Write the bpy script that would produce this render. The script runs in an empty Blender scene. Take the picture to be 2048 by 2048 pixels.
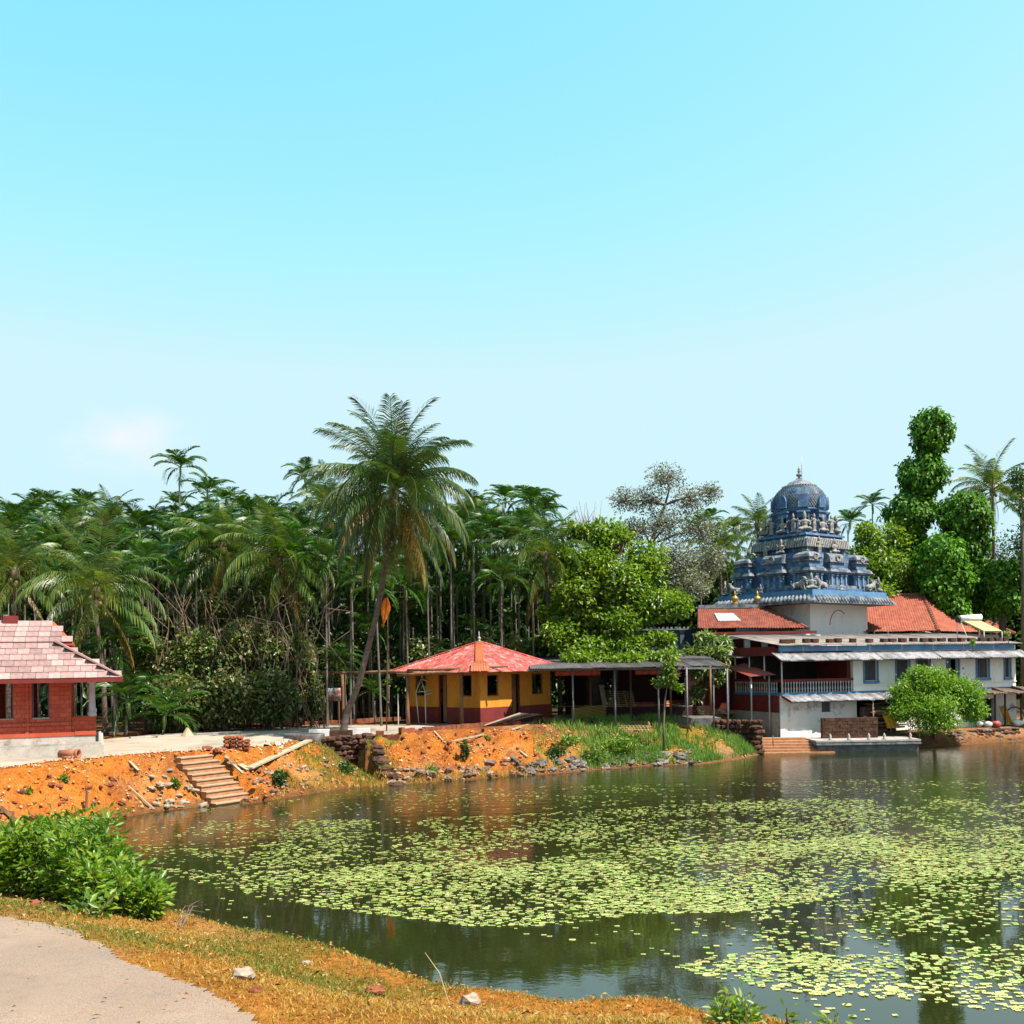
import bpy, math, random
import numpy as np
from mathutils import Vector, Matrix
R = math.radians
sc = bpy.context.scene
col = sc.collection
rng = np.random.default_rng(11)
random.seed(5)

# ------------------------------------------------------------------ camera, sky, sun, exposure
FPX, CAMZ, CX, CY, ROLL = 2048.0, 5.2, 1024.0, 1330.0, 0.0157
cam_d = bpy.data.cameras.new('camera'); cam = bpy.data.objects.new('camera', cam_d); col.objects.link(cam)
cam.location = (0, 0, CAMZ)
cam.rotation_euler = (Matrix.Rotation(R(90), 4, 'X') @ Matrix.Rotation(-ROLL, 4, 'Z')).to_euler()
cam_d.sensor_width = 36; cam_d.lens = 36; cam_d.shift_y = (CY-1024)/2048
cam_d.clip_start = 0.1; cam_d.clip_end = 3000
sc.camera = cam
SUN_AZ, SUN_EL = 120, 58
world = bpy.data.worlds.new('World'); sc.world = world; world.use_nodes = True
wn, wl = world.node_tree.nodes, world.node_tree.links
wn.clear()
sky = wn.new('ShaderNodeTexSky'); sky.sky_type = 'NISHITA'; sky.sun_disc = False
sky.sun_elevation = R(SUN_EL); sky.sun_rotation = R(SUN_AZ)
sky.air_density = 1.0; sky.dust_density = 1.6; sky.ozone_density = 0.0
tint = wn.new('ShaderNodeMix'); tint.data_type = 'RGBA'; tint.blend_type = 'MULTIPLY'; tint.inputs[0].default_value = 1
tint.inputs[7].default_value = (.72, 1.07, .98, 1)
bgn = wn.new('ShaderNodeBackground'); bgn.inputs['Strength'].default_value = 0.15
wo = wn.new('ShaderNodeOutputWorld')
wl.new(sky.outputs[0], tint.inputs[6]); wtc = wn.new('ShaderNodeTexCoord'); wmp = wn.new('ShaderNodeMapping'); wmp.inputs['Scale'].default_value = (1.0, 1.0, 1.7)
wns = wn.new('ShaderNodeTexNoise'); wns.inputs['Scale'].default_value = 14; wns.inputs['Detail'].default_value = 7; wns.inputs['Roughness'].default_value = .55
wrp = wn.new('ShaderNodeMapRange'); wrp.inputs[1].default_value = .42; wrp.inputs[2].default_value = .95; wrp.inputs[3].default_value = 0; wrp.inputs[4].default_value = .75
wcl = wn.new('ShaderNodeMix'); wcl.data_type = 'RGBA'; wcl.inputs[7].default_value = (2.6, 2.6, 2.7, 1)
wl.new(wtc.outputs['Generated'], wmp.inputs[0]); wl.new(wmp.outputs[0], wns.inputs['Vector']); 
wds = wn.new('ShaderNodeVectorMath'); wds.operation = 'DISTANCE'; _cd = Vector((-759, 2048, 452)).normalized(); wds.inputs[1].default_value = (_cd.x, _cd.y, _cd.z*1.7); wl.new(wmp.outputs[0], wds.inputs[0])
wdr = wn.new('ShaderNodeMapRange'); wdr.inputs[1].default_value = .10; wdr.inputs[2].default_value = .01; wdr.inputs[3].default_value = -.35; wdr.inputs[4].default_value = .32; wl.new(wds.outputs['Value'], wdr.inputs[0])
wad = wn.new('ShaderNodeMath'); wad.operation = 'ADD'; wl.new(wns.outputs['Fac'], wad.inputs[0]); wl.new(wdr.outputs[0], wad.inputs[1]); wl.new(wad.outputs[0], wrp.inputs[0]); wl.new(wrp.outputs[0], wcl.inputs[0]); wsp = wn.new('ShaderNodeSeparateColor'); wcb = wn.new('ShaderNodeCombineColor'); wl.new(tint.outputs[2], wsp.inputs[0])
for k, (gm, cf) in enumerate(((1.55, 1.02), (.42, 1.68), (.42, 1.80))):
    pw = wn.new('ShaderNodeMath'); pw.operation = 'POWER'; pw.inputs[1].default_value = gm; ml = wn.new('ShaderNodeMath'); ml.operation = 'MULTIPLY'; ml.inputs[1].default_value = cf
    wl.new(wsp.outputs[k], pw.inputs[0]); wl.new(pw.outputs[0], ml.inputs[0]); mn = wn.new('ShaderNodeMath'); mn.operation = 'MINIMUM'; mn.inputs[1].default_value = (1.75, 2.48, 2.75)[k]; wl.new(ml.outputs[0], mn.inputs[0]); wl.new(mn.outputs[0], wcb.inputs[k])
wl.new(wcb.outputs[0], wcl.inputs[6])
wl.new(wcl.outputs[2], bgn.inputs['Color']); wl.new(bgn.outputs[0], wo.inputs[0])
sun_d = bpy.data.lights.new('sun', 'SUN'); sun = bpy.data.objects.new('sun', sun_d); col.objects.link(sun)
sun_d.energy = 5.0; sun_d.angle = R(0.5); sun_d.color = (1, 0.91, 0.79)
sdir = Vector((math.sin(R(SUN_AZ))*math.cos(R(SUN_EL)), math.cos(R(SUN_AZ))*math.cos(R(SUN_EL)), math.sin(R(SUN_EL))))
sun.rotation_euler = sdir.to_track_quat('Z', 'Y').to_euler(); sun.location = sdir*80
vs = sc.view_settings; vs.view_transform = 'Standard'; vs.look = 'None'; vs.exposure = 1.3; vs.gamma = 1
sc.render.engine = 'CYCLES'
cy = sc.cycles; cy.max_bounces = 7; cy.diffuse_bounces = 3; cy.glossy_bounces = 3; cy.transmission_bounces = 4; cy.transparent_max_bounces = 6

# ------------------------------------------------------------------ pixel -> world helpers (2048 px photograph)
_c, _s = math.cos(ROLL), math.sin(ROLL)
def lev(px, py):
    u, v = px-CX, CY-py
    return u*_c+v*_s, -u*_s+v*_c
def W(px, py, d):
    u, v = lev(px, py); return Vector((u/FPX*d, d, CAMZ+v/FPX*d))
def GP(px, py, z=0.0):
    u, v = lev(px, py); d = (z-CAMZ)*FPX/v
    return Vector((u/FPX*d, d, z))
def PX(p):
    u, v = p[0]/p[1]*FPX, (p[2]-CAMZ)/p[1]*FPX
    return CX+u*_c-v*_s, CY-(u*_s+v*_c)

# ------------------------------------------------------------------ scene-graph helpers
def tag(o, label=None, cat=None, group=None, kind=None):
    if label: o['label'] = label
    if cat: o['category'] = cat
    if group: o['group'] = group
    if kind: o['kind'] = kind
    return o
def thing(name, label, cat, loc=(0,0,0), rz=0.0, group=None):
    o = bpy.data.objects.new(name, None); col.objects.link(o)
    o.empty_display_size = 0.2; o.location = loc; o.rotation_euler = (0, 0, rz)
    return tag(o, label, cat, group)
def mw(o):
    return Matrix.Translation(o.location) @ o.rotation_euler.to_matrix().to_4x4() @ Matrix.Diagonal((*o.scale, 1))
def wmat(o):
    m = mw(o)
    while o.parent:
        o = o.parent; m = mw(o) @ m
    return m
def link(name, me, mat, parent=None):
    o = bpy.data.objects.new(name, me); col.objects.link(o)
    if mat is not None and not me.materials: me.materials.append(mat)
    o.parent = parent
    return o
KIDS = {}
def copy_tree(o, parent=None):
    c = o.copy(); col.objects.link(c); c.parent = parent
    for ch in [x for x in ALLKIDS(o)]: copy_tree(ch, c)
    return c
def ALLKIDS(o): return list(o.children)
def fmesh(name, V, T, smooth=False):
    """fast mesh from vertex array and triangle (or quad) index array"""
    V = np.asarray(V, np.float32); T = np.asarray(T, np.int32); k = T.shape[1]
    me = bpy.data.meshes.new(name)
    me.vertices.add(len(V)); me.vertices.foreach_set('co', V.ravel())
    me.loops.add(T.size); me.loops.foreach_set('vertex_index', T.ravel())
    me.polygons.add(len(T)); me.polygons.foreach_set('loop_start', np.arange(len(T), dtype=np.int32)*k)
    me.polygons.foreach_set('loop_total', np.full(len(T), k, np.int32))
    if smooth: me.polygons.foreach_set('use_smooth', np.ones(len(T), bool))
    me.update(); me.validate(); return me
class MB:
    """collects shapes; build() links them as one mesh object"""
    def __init__(s): s.v = []; s.f = []
    def add(s, vs, fs):
        n = len(s.v); s.v += [tuple(p) for p in vs]; s.f += [tuple(i+n for i in q) for q in fs]; return s
    def box(s, c, d, rz=0.0, m=None):
        x, y, z = d[0]/2, d[1]/2, d[2]/2; cs, sn = math.cos(rz), math.sin(rz)
        P = []
        for dz in (-z, z):
            for dx, dy in ((-x,-y),(x,-y),(x,y),(-x,y)):
                if m is None: P.append((c[0]+dx*cs-dy*sn, c[1]+dx*sn+dy*cs, c[2]+dz))
                else:
                    q = m @ Vector((dx, dy, dz)); P.append((c[0]+q.x, c[1]+q.y, c[2]+q.z))
        return s.add(P, [(0,3,2,1),(4,5,6,7),(0,1,5,4),(1,2,6,5),(2,3,7,6),(3,0,4,7)])
    def bb(s, x0, x1, y0, y1, z0, z1): return s.box(((x0+x1)/2,(y0+y1)/2,(z0+z1)/2), (x1-x0,y1-y0,z1-z0))
    def bar(s, a, b, w, h=None):
        a, b = Vector(a), Vector(b); d = b-a; h = h or w
        q = d.to_track_quat('X', 'Z').to_matrix()
        return s.box((a+b)/2, (d.length, w, h), m=q)
    def tube(s, pts, rad, n=6, cap=True):
        pts = [Vector(p) for p in pts]
        if not hasattr(rad, '__len__'): rad = [rad]*len(pts)
        P = []; F = []
        for i, p in enumerate(pts):
            t = (pts[min(i+1,len(pts)-1)]-pts[max(i-1,0)]); t = t.normalized() if t.length > 1e-9 else Vector((0,0,1))
            a = Vector((0,1,0)) if abs(t.y) < .9 else Vector((1,0,0))
            u = t.cross(a).normalized(); w = t.cross(u)
            for k in range(n):
                g = 2*math.pi*k/n; P.append(p+(u*math.cos(g)+w*math.sin(g))*rad[i])
        for i in range(len(pts)-1):
            for k in range(n):
                F.append((i*n+k, i*n+(k+1)%n, (i+1)*n+(k+1)%n, (i+1)*n+k))
        if cap: F.append(tuple(range(n-1,-1,-1))); F.append(tuple((len(pts)-1)*n+k for k in range(n)))
        return s.add(P, F)
    def lathe(s, prof, n=16, c=(0,0,0), rot=0.0, sq=False):
        P = []; F = []
        for r, z in prof:
            for k in range(n):
                g = 2*math.pi*(k+.5)/n+rot
                P.append((c[0]+r*math.cos(g), c[1]+r*math.sin(g), c[2]+z))
        for i in range(len(prof)-1):
            for k in range(n): F.append((i*n+k, i*n+(k+1)%n, (i+1)*n+(k+1)%n, (i+1)*n+k))
        F.append(tuple(range(n-1,-1,-1))); F.append(tuple((len(prof)-1)*n+k for k in range(n)))
        return s.add(P, F)
    def ell(s, c, r, n=8, m=6, rot=None):
        P = []; F = []
        for i in range(m+1):
            a = math.pi*i/m
            for k in range(n):
                g = 2*math.pi*k/n; p = Vector((r[0]*math.sin(a)*math.cos(g), r[1]*math.sin(a)*math.sin(g), r[2]*math.cos(a)))
                if rot is not None: p = rot @ p
                P.append(p+Vector(c))
        for i in range(m):
            for k in range(n): F.append((i*n+k, (i+1)*n+k, (i+1)*n+(k+1)%n, i*n+(k+1)%n))
        return s.add(P, F)
    def rock(s, c, r, seed=0, flat=1.0, rz=0.0):
        rr = random.Random(seed); a = len(s.v); s.ell((0,0,0), (1,1,1), 7, 5)
        j = [rr.uniform(.72, 1.12) for _ in range(60)]
        cs, sn = math.cos(rz), math.sin(rz)
        for i in range(a, len(s.v)):
            x, y, z = s.v[i]; q = j[(i-a) % 42] if 7 <= (i-a) < 35 else .8
            x, y, z = x*r[0]*q, y*r[1]*q, z*r[2]*q*flat
            s.v[i] = (c[0]+x*cs-y*sn, c[1]+x*sn+y*cs, c[2]+z)
        return s
    def build(s, name, mat, parent=None, smooth=False, world=True, label=None):
        V = s.v
        if parent is not None and world:
            im = wmat(parent).inverted(); V = [im @ Vector(p) for p in V]
        me = bpy.data.meshes.new(name); me.from_pydata([tuple(p) for p in V], [], s.f)
        if smooth: me.polygons.foreach_set('use_smooth', np.ones(len(me.polygons), bool))
        me.update()
        o = link(name, me, mat, parent)
        if label: o['label'] = label
        return o
    def solo(s, name, mat, label, cat, base, group=None, smooth=False, rz=0.0):
        """top-level single mesh with its origin at base"""
        o = bpy.data.objects.new('tmp', None); o.location = base; o.rotation_euler = (0,0,rz)
        im = mw(o).inverted(); bpy.data.objects.remove(o)
        me = bpy.data.meshes.new(name); me.from_pydata([tuple(im @ Vector(p)) for p in s.v], [], s.f)
        if smooth: me.polygons.foreach_set('use_smooth', np.ones(len(me.polygons), bool))
        me.update(); q = link(name, me, mat); q.location = base; q.rotation_euler = (0,0,rz)
        return tag(q, label, cat, group)
def wall_cells(mb, o, ax, x0, x1, z0, z1, th, holes):
    """wall slab with rectangular openings: origin o, horizontal unit axis ax, thickness th behind (rotated -> inwards)"""
    ax = Vector(ax).normalized(); nn = Vector((-ax.y, ax.x, 0))*th; o = Vector(o)
    xs = sorted({x0, x1, *[h[0] for h in holes], *[h[1] for h in holes]}); xs = [x for x in xs if x0 <= x <= x1]
    zs = sorted({z0, z1, *[h[2] for h in holes], *[h[3] for h in holes]}); zs = [z for z in zs if z0 <= z <= z1]
    def solid(i, j):
        if i < 0 or j < 0 or i >= len(xs)-1 or j >= len(zs)-1: return False
        mx, mz = (xs[i]+xs[i+1])/2, (zs[j]+zs[j+1])/2
        return not any(h[0] < mx < h[1] and h[2] < mz < h[3] for h in holes)
    def P(x, z, b): return o+ax*x+Vector((0,0,z))+(nn if b else Vector())
    for i in range(len(xs)-1):
        for j in range(len(zs)-1):
            if not solid(i, j): continue
            a, b, c, d = xs[i], xs[i+1], zs[j], zs[j+1]
            mb.add([P(a,c,0),P(b,c,0),P(b,d,0),P(a,d,0)], [(0,1,2,3)])
            mb.add([P(a,c,1),P(b,c,1),P(b,d,1),P(a,d,1)], [(3,2,1,0)])
            if not solid(i-1,j): mb.add([P(a,c,0),P(a,d,0),P(a,d,1),P(a,c,1)], [(0,1,2,3)])
            if not solid(i+1,j): mb.add([P(b,c,0),P(b,d,0),P(b,d,1),P(b,c,1)], [(3,2,1,0)])
            if not solid(i,j-1): mb.add([P(a,c,0),P(b,c,0),P(b,c,1),P(a,c,1)], [(3,2,1,0)])
            if not solid(i,j+1): mb.add([P(a,d,0),P(b,d,0),P(b,d,1),P(a,d,1)], [(0,1,2,3)])
    return mb
def patch(p00, p10, p11, p01, nu, nv, off):
    """bilinear sheet; off(u,v)->normal offset; both sides thin"""
    p00, p10, p11, p01 = map(lambda q: np.array(q, float), (p00, p10, p11, p01))
    n = np.cross(p10-p00, p01-p00); n = n/np.linalg.norm(n)
    u, v = np.meshgrid(np.linspace(0,1,nu+1), np.linspace(0,1,nv+1), indexing='ij')
    U, Vv = u.ravel()[:,None], v.ravel()[:,None]
    P = (1-U)*(1-Vv)*p00+U*(1-Vv)*p10+U*Vv*p11+(1-U)*Vv*p01
    P = P+off(U, Vv)*n
    i, j = np.meshgrid(np.arange(nu), np.arange(nv), indexing='ij'); a = (i*(nv+1)+j).ravel()
    Q = np.stack([a, a+nv+1, a+nv+2, a+1], 1)
    return P, Q
def sheet(name, c4, waves, amp, mat, parent, nv=2, jit=0.0, smooth=True, th=0.012):
    """corrugated sheet with thickness; waves across u"""
    nu = max(4, int(waves*6))
    P, Q = patch(*c4, nu, nv, lambda u, v: amp*np.sin(u*waves*2*math.pi)+jit*np.sin(u*3.1+v*2.3))
    n = len(P); nrm = np.cross(np.array(c4[1])-np.array(c4[0]), np.array(c4[3])-np.array(c4[0])).astype(float); nrm /= np.linalg.norm(nrm)
    P2 = np.vstack([P, P-nrm*th]); Q2 = np.vstack([Q, Q[:, ::-1]+n])
    ed = []
    for a in range(nu): i0 = a*(nv+1); i1 = (a+1)*(nv+1); ed += [(i0, i0+n, i1+n, i1), (i0+nv, i1+nv, i1+nv+n, i0+nv+n)]
    for b in range(nv): k = nu*(nv+1); ed += [(b, b+1, b+1+n, b+n), (k+b, k+b+n, k+b+1+n, k+b+1)]
    Q2 = np.vstack([Q2, np.array(ed)])
    if parent is not None:
        im = np.array(wmat(parent).inverted()); P2 = P2 @ im[:3,:3].T+im[:3,3]
    me = fmesh(name, P2, Q2, smooth)
    return link(name, me, mat, parent)

# ------------------------------------------------------------------ materials
def nodes(name):
    m = bpy.data.materials.new(name); m.use_nodes = True; n = m.node_tree.nodes; l = m.node_tree.links
    return m, n, l, n['Principled BSDF']
def coordn(n, l, mode='Object', scale=(1,1,1)):
    t = n.new('ShaderNodeTexCoord'); mp = n.new('ShaderNodeMapping'); mp.inputs['Scale'].default_value = scale
    l.new(t.outputs[mode], mp.inputs[0]); return mp.outputs[0]
def noise(n, l, vec, scale, detail=4, rough=.55):
    t = n.new('ShaderNodeTexNoise'); t.inputs['Scale'].default_value = scale; t.inputs['Detail'].default_value = detail
    t.inputs['Roughness'].default_value = rough; l.new(vec, t.inputs['Vector']); return t.outputs['Fac']
def ramp(n, l, fac, stops):
    t = n.new('ShaderNodeValToRGB'); e = t.color_ramp.elements
    e[0].position, e[1].position = stops[0][0], stops[-1][0]; e[0].color = (*stops[0][1], 1); e[1].color = (*stops[-1][1], 1)
    for p, c in stops[1:-1]: x = e.new(p); x.color = (*c, 1)
    l.new(fac, t.inputs[0]); return t.outputs['Color']
ALB = .66
def sca(c, k=None): k = ALB if k is None else k; return tuple(x*k for x in c)
def mixc(n, l, f, a, b, blend='MIX'):
    t = n.new('ShaderNodeMix'); t.data_type = 'RGBA'; t.blend_type = blend
    for s, v in ((0, f), (6, a), (7, b)):
        if hasattr(v, 'is_output'): l.new(v, t.inputs[s])
        elif s == 0: t.inputs[0].default_value = v
        else: t.inputs[s].default_value = (*v, 1)
    return t.outputs[2]
def bump(n, l, h, strength, dist, bs):
    b = n.new('ShaderNodeBump'); b.inputs['Strength'].default_value = strength; b.inputs['Distance'].default_value = dist
    l.new(h, b.inputs['Height']); l.new(b.outputs[0], bs.inputs['Normal'])
def mk(name, c1, c2, scale=3.0, rough=.8, bstr=.3, bscale=30, bdist=.01, stretch=(1,1,1), lo=.35, hi=.65, c3=None, s3=1.0, t3=(.55,.7), spec=.3, objrand=0.0, metal=0.0):
    m, n, l, b = nodes(name)
    v = coordn(n, l, 'Object', stretch)
    c1, c2 = sca(c1), sca(c2); c3 = sca(c3) if c3 is not None else None
    c = ramp(n, l, noise(n, l, v, scale, 6, .65), [(lo, c1), (hi, c2)])
    if c3 is not None:
        f = ramp(n, l, noise(n, l, v, s3, 7, .7), [(t3[0], (0,0,0)), (t3[1], (1,1,1))])
        c = mixc(n, l, f, c, c3)
    if objrand:
        oi = n.new('ShaderNodeObjectInfo'); hs = n.new('ShaderNodeMapRange'); hs.inputs[3].default_value = 1-objrand; hs.inputs[4].default_value = 1+objrand
        l.new(oi.outputs['Random'], hs.inputs[0]); cc = n.new('ShaderNodeCombineColor')
        for k in range(3): l.new(hs.outputs[0], cc.inputs[k])
        c = mixc(n, l, 1.0, c, cc.outputs[0], 'MULTIPLY')
    l.new(c, b.inputs['Base Color']); b.inputs['Roughness'].default_value = rough
    b.inputs['Specular IOR Level'].default_value = spec; b.inputs['Metallic'].default_value = metal
    if bstr: bump(n, l, noise(n, l, v, bscale, 5, .6), bstr, bdist, b)
    return m
def leafmat(name, cols, trans=.35, tcol=None, rough=.4, spec=.4):
    m, n, l, b = nodes(name); g = n.new('ShaderNodeNewGeometry')
    st = [(i/(len(cols)-1), sca(c, .74)) for i, c in enumerate(cols)]
    c = ramp(n, l, g.outputs['Random Per Island'], st)
    oi = n.new('ShaderNodeObjectInfo'); mr = n.new('ShaderNodeMapRange'); mr.inputs[3].default_value = .8; mr.inputs[4].default_value = 1.2
    l.new(oi.outputs['Random'], mr.inputs[0]); cc = n.new('ShaderNodeCombineColor')
    for k in range(3): l.new(mr.outputs[0], cc.inputs[k])
    c = mixc(n, l, 1.0, c, cc.outputs[0], 'MULTIPLY')
    l.new(c, b.inputs['Base Color']); b.inputs['Roughness'].default_value = rough; b.inputs['Specular IOR Level'].default_value = spec
    t = n.new('ShaderNodeBsdfTranslucent'); tc = mixc(n, l, 1.0, c, tcol or (1.5, 1.5, .55), 'MULTIPLY'); l.new(tc, t.inputs[0])
    mx = n.new('ShaderNodeMixShader'); mx.inputs[0].default_value = trans
    l.new(b.outputs[0], mx.inputs[1]); l.new(t.outputs[0], mx.inputs[2]); l.new(mx.outputs[0], n['Material Output'].inputs[0])
    return m
M = {}
M['wood'] = mk('rough_wood', (.16,.08,.04), (.32,.17,.09), 4, .85, .4, 20, .01, (1,1,.2))
M['wood_pale'] = mk('pale_wood', (.38,.28,.18), (.55,.44,.32), 3, .85, .3, 25, .01)
M['steel'] = mk('galvanised_pipe', (.34,.36,.4), (.5,.52,.55), 5, .45, .1, 40, metal=.3)
M['white_pipe'] = mk('white_pipe', (.62,.58,.52), (.8,.76,.72), 6, .5, .1, 40)
M['white'] = mk('whitewash', (.92,.91,.90), (1.0,.99,.98), 1.2, .9, .15, 15, .01, (1,1,.35), c3=(.34,.33,.32), s3=1.6, t3=(.56,.8))
M['white_stain'] = mk('stained_whitewash', (.92,.90,.88), (1.0,.98,.96), 1.2, .9, .2, 15, .01, c3=(.1,.1,.1), s3=1.1, t3=(.54,.7))
M['teal'] = mk('faded_teal_paint', (.03,.085,.14), (.06,.14,.2), 1.5, .75, .2, 15, .01, c3=(.16,.2,.22), s3=2, t3=(.55,.75))
M['awning'] = mk('streaked_awning_sheet', (.26,.26,.29), (.52,.51,.53), 3.5, .75, .3, 25, .01, (1,1,.4), c3=(.11,.09,.08), s3=3.0, t3=(.52,.7), objrand=.3)
M['blue'] = mk('blue_paint', (.07,.2,.4), (.13,.3,.52), 1.5, .75, .2, 15, .01, c3=(.3,.36,.4), s3=2, t3=(.6,.75))
M['temple'] = mk('weathered_temple_blue', (.035,.10,.23), (.09,.21,.39), 1.3, .8, .4, 12, .02, c3=(.28,.33,.38), s3=2.6, t3=(.5,.7))
M['temple_grey'] = mk('weathered_temple_grey', (.13,.17,.23), (.34,.36,.37), 2.2, .85, .5, 10, .03, c3=(.04,.07,.13), s3=1.8, t3=(.46,.62))
M['statue'] = mk('weathered_statue', (.22,.22,.22), (.40,.38,.35), 4, .8, .4, 14, .02, c3=(.06,.09,.14), s3=3, t3=(.5,.66))
M['gold'] = mk('gilded_finial', (.5,.28,.05), (.62,.4,.1), 6, .4, 0, metal=.6)
M['maroon'] = mk('maroon_paint', (.15,.018,.018), (.22,.03,.025), 2, .7, .2, 20, .008, c3=(.28,.12,.1), s3=1.6, t3=(.6,.8))
M['yellow'] = mk('yellow_paint', (.62,.235,.02), (.72,.31,.035), 1.5, .85, .15, 20, .008, (1,1,.5), c3=(.36,.15,.03), s3=1.6, t3=(.52,.78))
M['redtin'] = mk('red_tin', (.40,.045,.04), (.54,.10,.085), 2.2, .6, .2, 30, .005, (1,1,.6), c3=(.70,.44,.42), s3=3.2, t3=(.48,.74), objrand=.3)
M['redtin_fresh'] = mk('red_awning_tin', (.40,.06,.05), (.48,.1,.08), 2, .5, .1, 30, objrand=.08)
M['rusttin'] = mk('rust_cap', (.42,.1,.04), (.5,.16,.06), 5, .7, .2, 30)
M['greytin'] = mk('weathered_tin', (.17,.17,.19), (.34,.33,.36), 2.5, .65, .2, 25, .006, c3=(.13,.1,.09), s3=1.7, t3=(.56,.75), objrand=.2)
M['paletin'] = mk('pale_fibre_sheet', (.42,.42,.44), (.6,.59,.58), 2.5, .75, .3, 25, .01, c3=(.15,.12,.1), s3=2.2, t3=(.56,.74), objrand=.22)
M['asbestos'] = mk('fibre_cement_sheet', (.24,.2,.19), (.40,.34,.32), 1.5, .85, .3, 18, .01, (1,1,1), c3=(.14,.11,.1), s3=1.1, t3=(.52,.72), objrand=.12)
M['tile'] = mk('clay_tile', (.24,.05,.028), (.38,.11,.06), 2.2, .8, .3, 20, .01, c3=(.12,.05,.04), s3=1.4, t3=(.58,.76))
M['tile_dark'] = mk('old_clay_tile', (.17,.035,.022), (.29,.085,.05), 2, .85, .3, 20, .01, c3=(.07,.04,.035), s3=1.2, t3=(.52,.7))
M['ridge'] = mk('ridge_tile', (.16,.06,.04), (.3,.1,.06), 5, .85, .3, 20)
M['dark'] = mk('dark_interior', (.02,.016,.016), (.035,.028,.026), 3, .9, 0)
M['mauve'] = mk('mauve_shutter', (.10,.09,.13), (.16,.14,.19), 3, .7, .1, 20, .005, (6,1,.3))
M['concrete'] = mk('concrete', (.34,.31,.28), (.5,.47,.43), 2, .9, .3, 25, .01, c3=(.16,.15,.14), s3=1.3, t3=(.55,.75))
M['dark_stone'] = mk('dark_stone', (.09,.085,.085), (.2,.19,.19), 3, .85, .4, 14, .02, c3=(.34,.33,.34), s3=2.2, t3=(.58,.72))
M['laterite'] = mk('laterite_block', (.2,.055,.028), (.36,.12,.055), 5, .95, .7, 14, .03, c3=(.08,.035,.025), s3=3, t3=(.54,.7), objrand=.25)
M['laterite_dark'] = mk('old_laterite', (.045,.024,.018), (.13,.055,.032), 4, .95, .7, 10, .04, objrand=.3)
M['tread'] = mk('worn_tread', (.36,.24,.15), (.5,.36,.24), 3, .9, .3, 20, .01)
M['step'] = mk('laterite_step', (.36,.16,.08), (.52,.27,.14), 4, .9, .4, 20, .01, objrand=.12)
M['stone'] = mk('rubble_stone', (.16,.10,.07), (.34,.23,.16), 6, .9, .5, 12, .02, objrand=.45)
M['stone_dark'] = mk('slate_rubble', (.09,.08,.075), (.22,.19,.17), 6, .85, .4, 12, .02, objrand=.4)
M['stone_pale'] = mk('pale_stone', (.26,.2,.15), (.46,.38,.3), 6, .8, .4, 15, .02)
M['terracotta'] = mk('terracotta', (.33,.11,.06), (.45,.18,.1), 4, .75, .2, 20)
M['orange_cloth'] = mk('orange_cloth', (.72,.28,.02), (.8,.36,.03), 3, .8, .1, 30)
M['yellow_sheet'] = mk('yellow_sheet', (.5,.34,.07), (.62,.45,.12), 3, .7, .2, 20)
M['bamboo'] = mk('bamboo', (.4,.3,.13), (.56,.44,.22), 5, .7, .2, 20)
M['bark'] = mk('bark', (.12,.085,.06), (.25,.19,.14), 5, .9, .6, 12, .03, (1,1,.35))
M['bark_dark'] = mk('dark_bark', (.05,.035,.028), (.12,.085,.065), 5, .9, .6, 12, .03, (1,1,.35))
M['bark_pale'] = mk('pale_palm_bark', (.10,.09,.08), (.22,.2,.175), 5, .9, .4, 10, .02, (.4,.4,3))
M['palm_bark'] = mk('coconut_bark', (.09,.06,.052), (.2,.145,.12), 4, .9, .6, 8, .03, (.4,.4,3))
M['twig'] = mk('twig', (.13,.09,.065), (.28,.2,.15), 5, .9, .3, 20)
M['coconut'] = mk('coconut_fruit', (.2,.16,.03), (.3,.2,.05), 5, .5, .1, 20)
M['black'] = mk('black_rubber', (.02,.02,.02), (.04,.04,.04), 5, .6, 0)
M['leaf_areca'] = leafmat('areca_leaf', [(.022,.07,.012), (.045,.125,.018), (.10,.22,.028)], .3)
M['leaf_coco'] = leafmat('coconut_leaf', [(.045,.10,.02), (.07,.15,.025), (.12,.19,.03), (.19,.2,.03)], .35)
M['leaf_coco_dark'] = leafmat('hero_coconut_leaf', [(.025,.07,.022), (.045,.105,.028), (.075,.14,.03), (.15,.17,.03)], .3)
M['leaf_old'] = leafmat('old_frond', [(.2,.14,.035), (.26,.19,.04), (.2,.2,.04)], .3)
M['leaf_thicket'] = leafmat('thicket_leaf', [(.05,.11,.025), (.09,.17,.035), (.15,.22,.06), (.22,.22,.09), (.19,.15,.08)], .35, rough=.35, spec=.45)
M['leaf_light'] = leafmat('light_leaf', [(.10,.20,.018), (.18,.32,.025), (.30,.44,.045)], .42)
M['leaf_mid'] = leafmat('mid_leaf', [(.025,.065,.012), (.05,.11,.018), (.085,.16,.026)], .3)
M['leaf_sparse'] = leafmat('sparse_leaf', [(.17,.18,.17), (.24,.26,.22), (.22,.28,.15)], .3)
M['leaf_ivy'] = leafmat('ivy_leaf', [(.04,.12,.01), (.07,.2,.014), (.13,.32,.02)], .33, rough=.5, spec=.2)
M['leaf_bush'] = leafmat('bush_leaf', [(.06,.14,.015), (.11,.22,.02), (.17,.29,.025), (.27,.34,.04)], .4)
M['leaf_shrub'] = leafmat('shrub_leaf', [(.10,.22,.015), (.16,.32,.02), (.25,.42,.03)], .42)
M['leaf_frangi'] = leafmat('pale_green_leaf', [(.10,.17,.05), (.18,.27,.09), (.28,.36,.15)], .35)
M['grass_green'] = leafmat('green_grass', [(.09,.15,.015), (.16,.21,.02), (.26,.26,.04)], .3, rough=.6)
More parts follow.
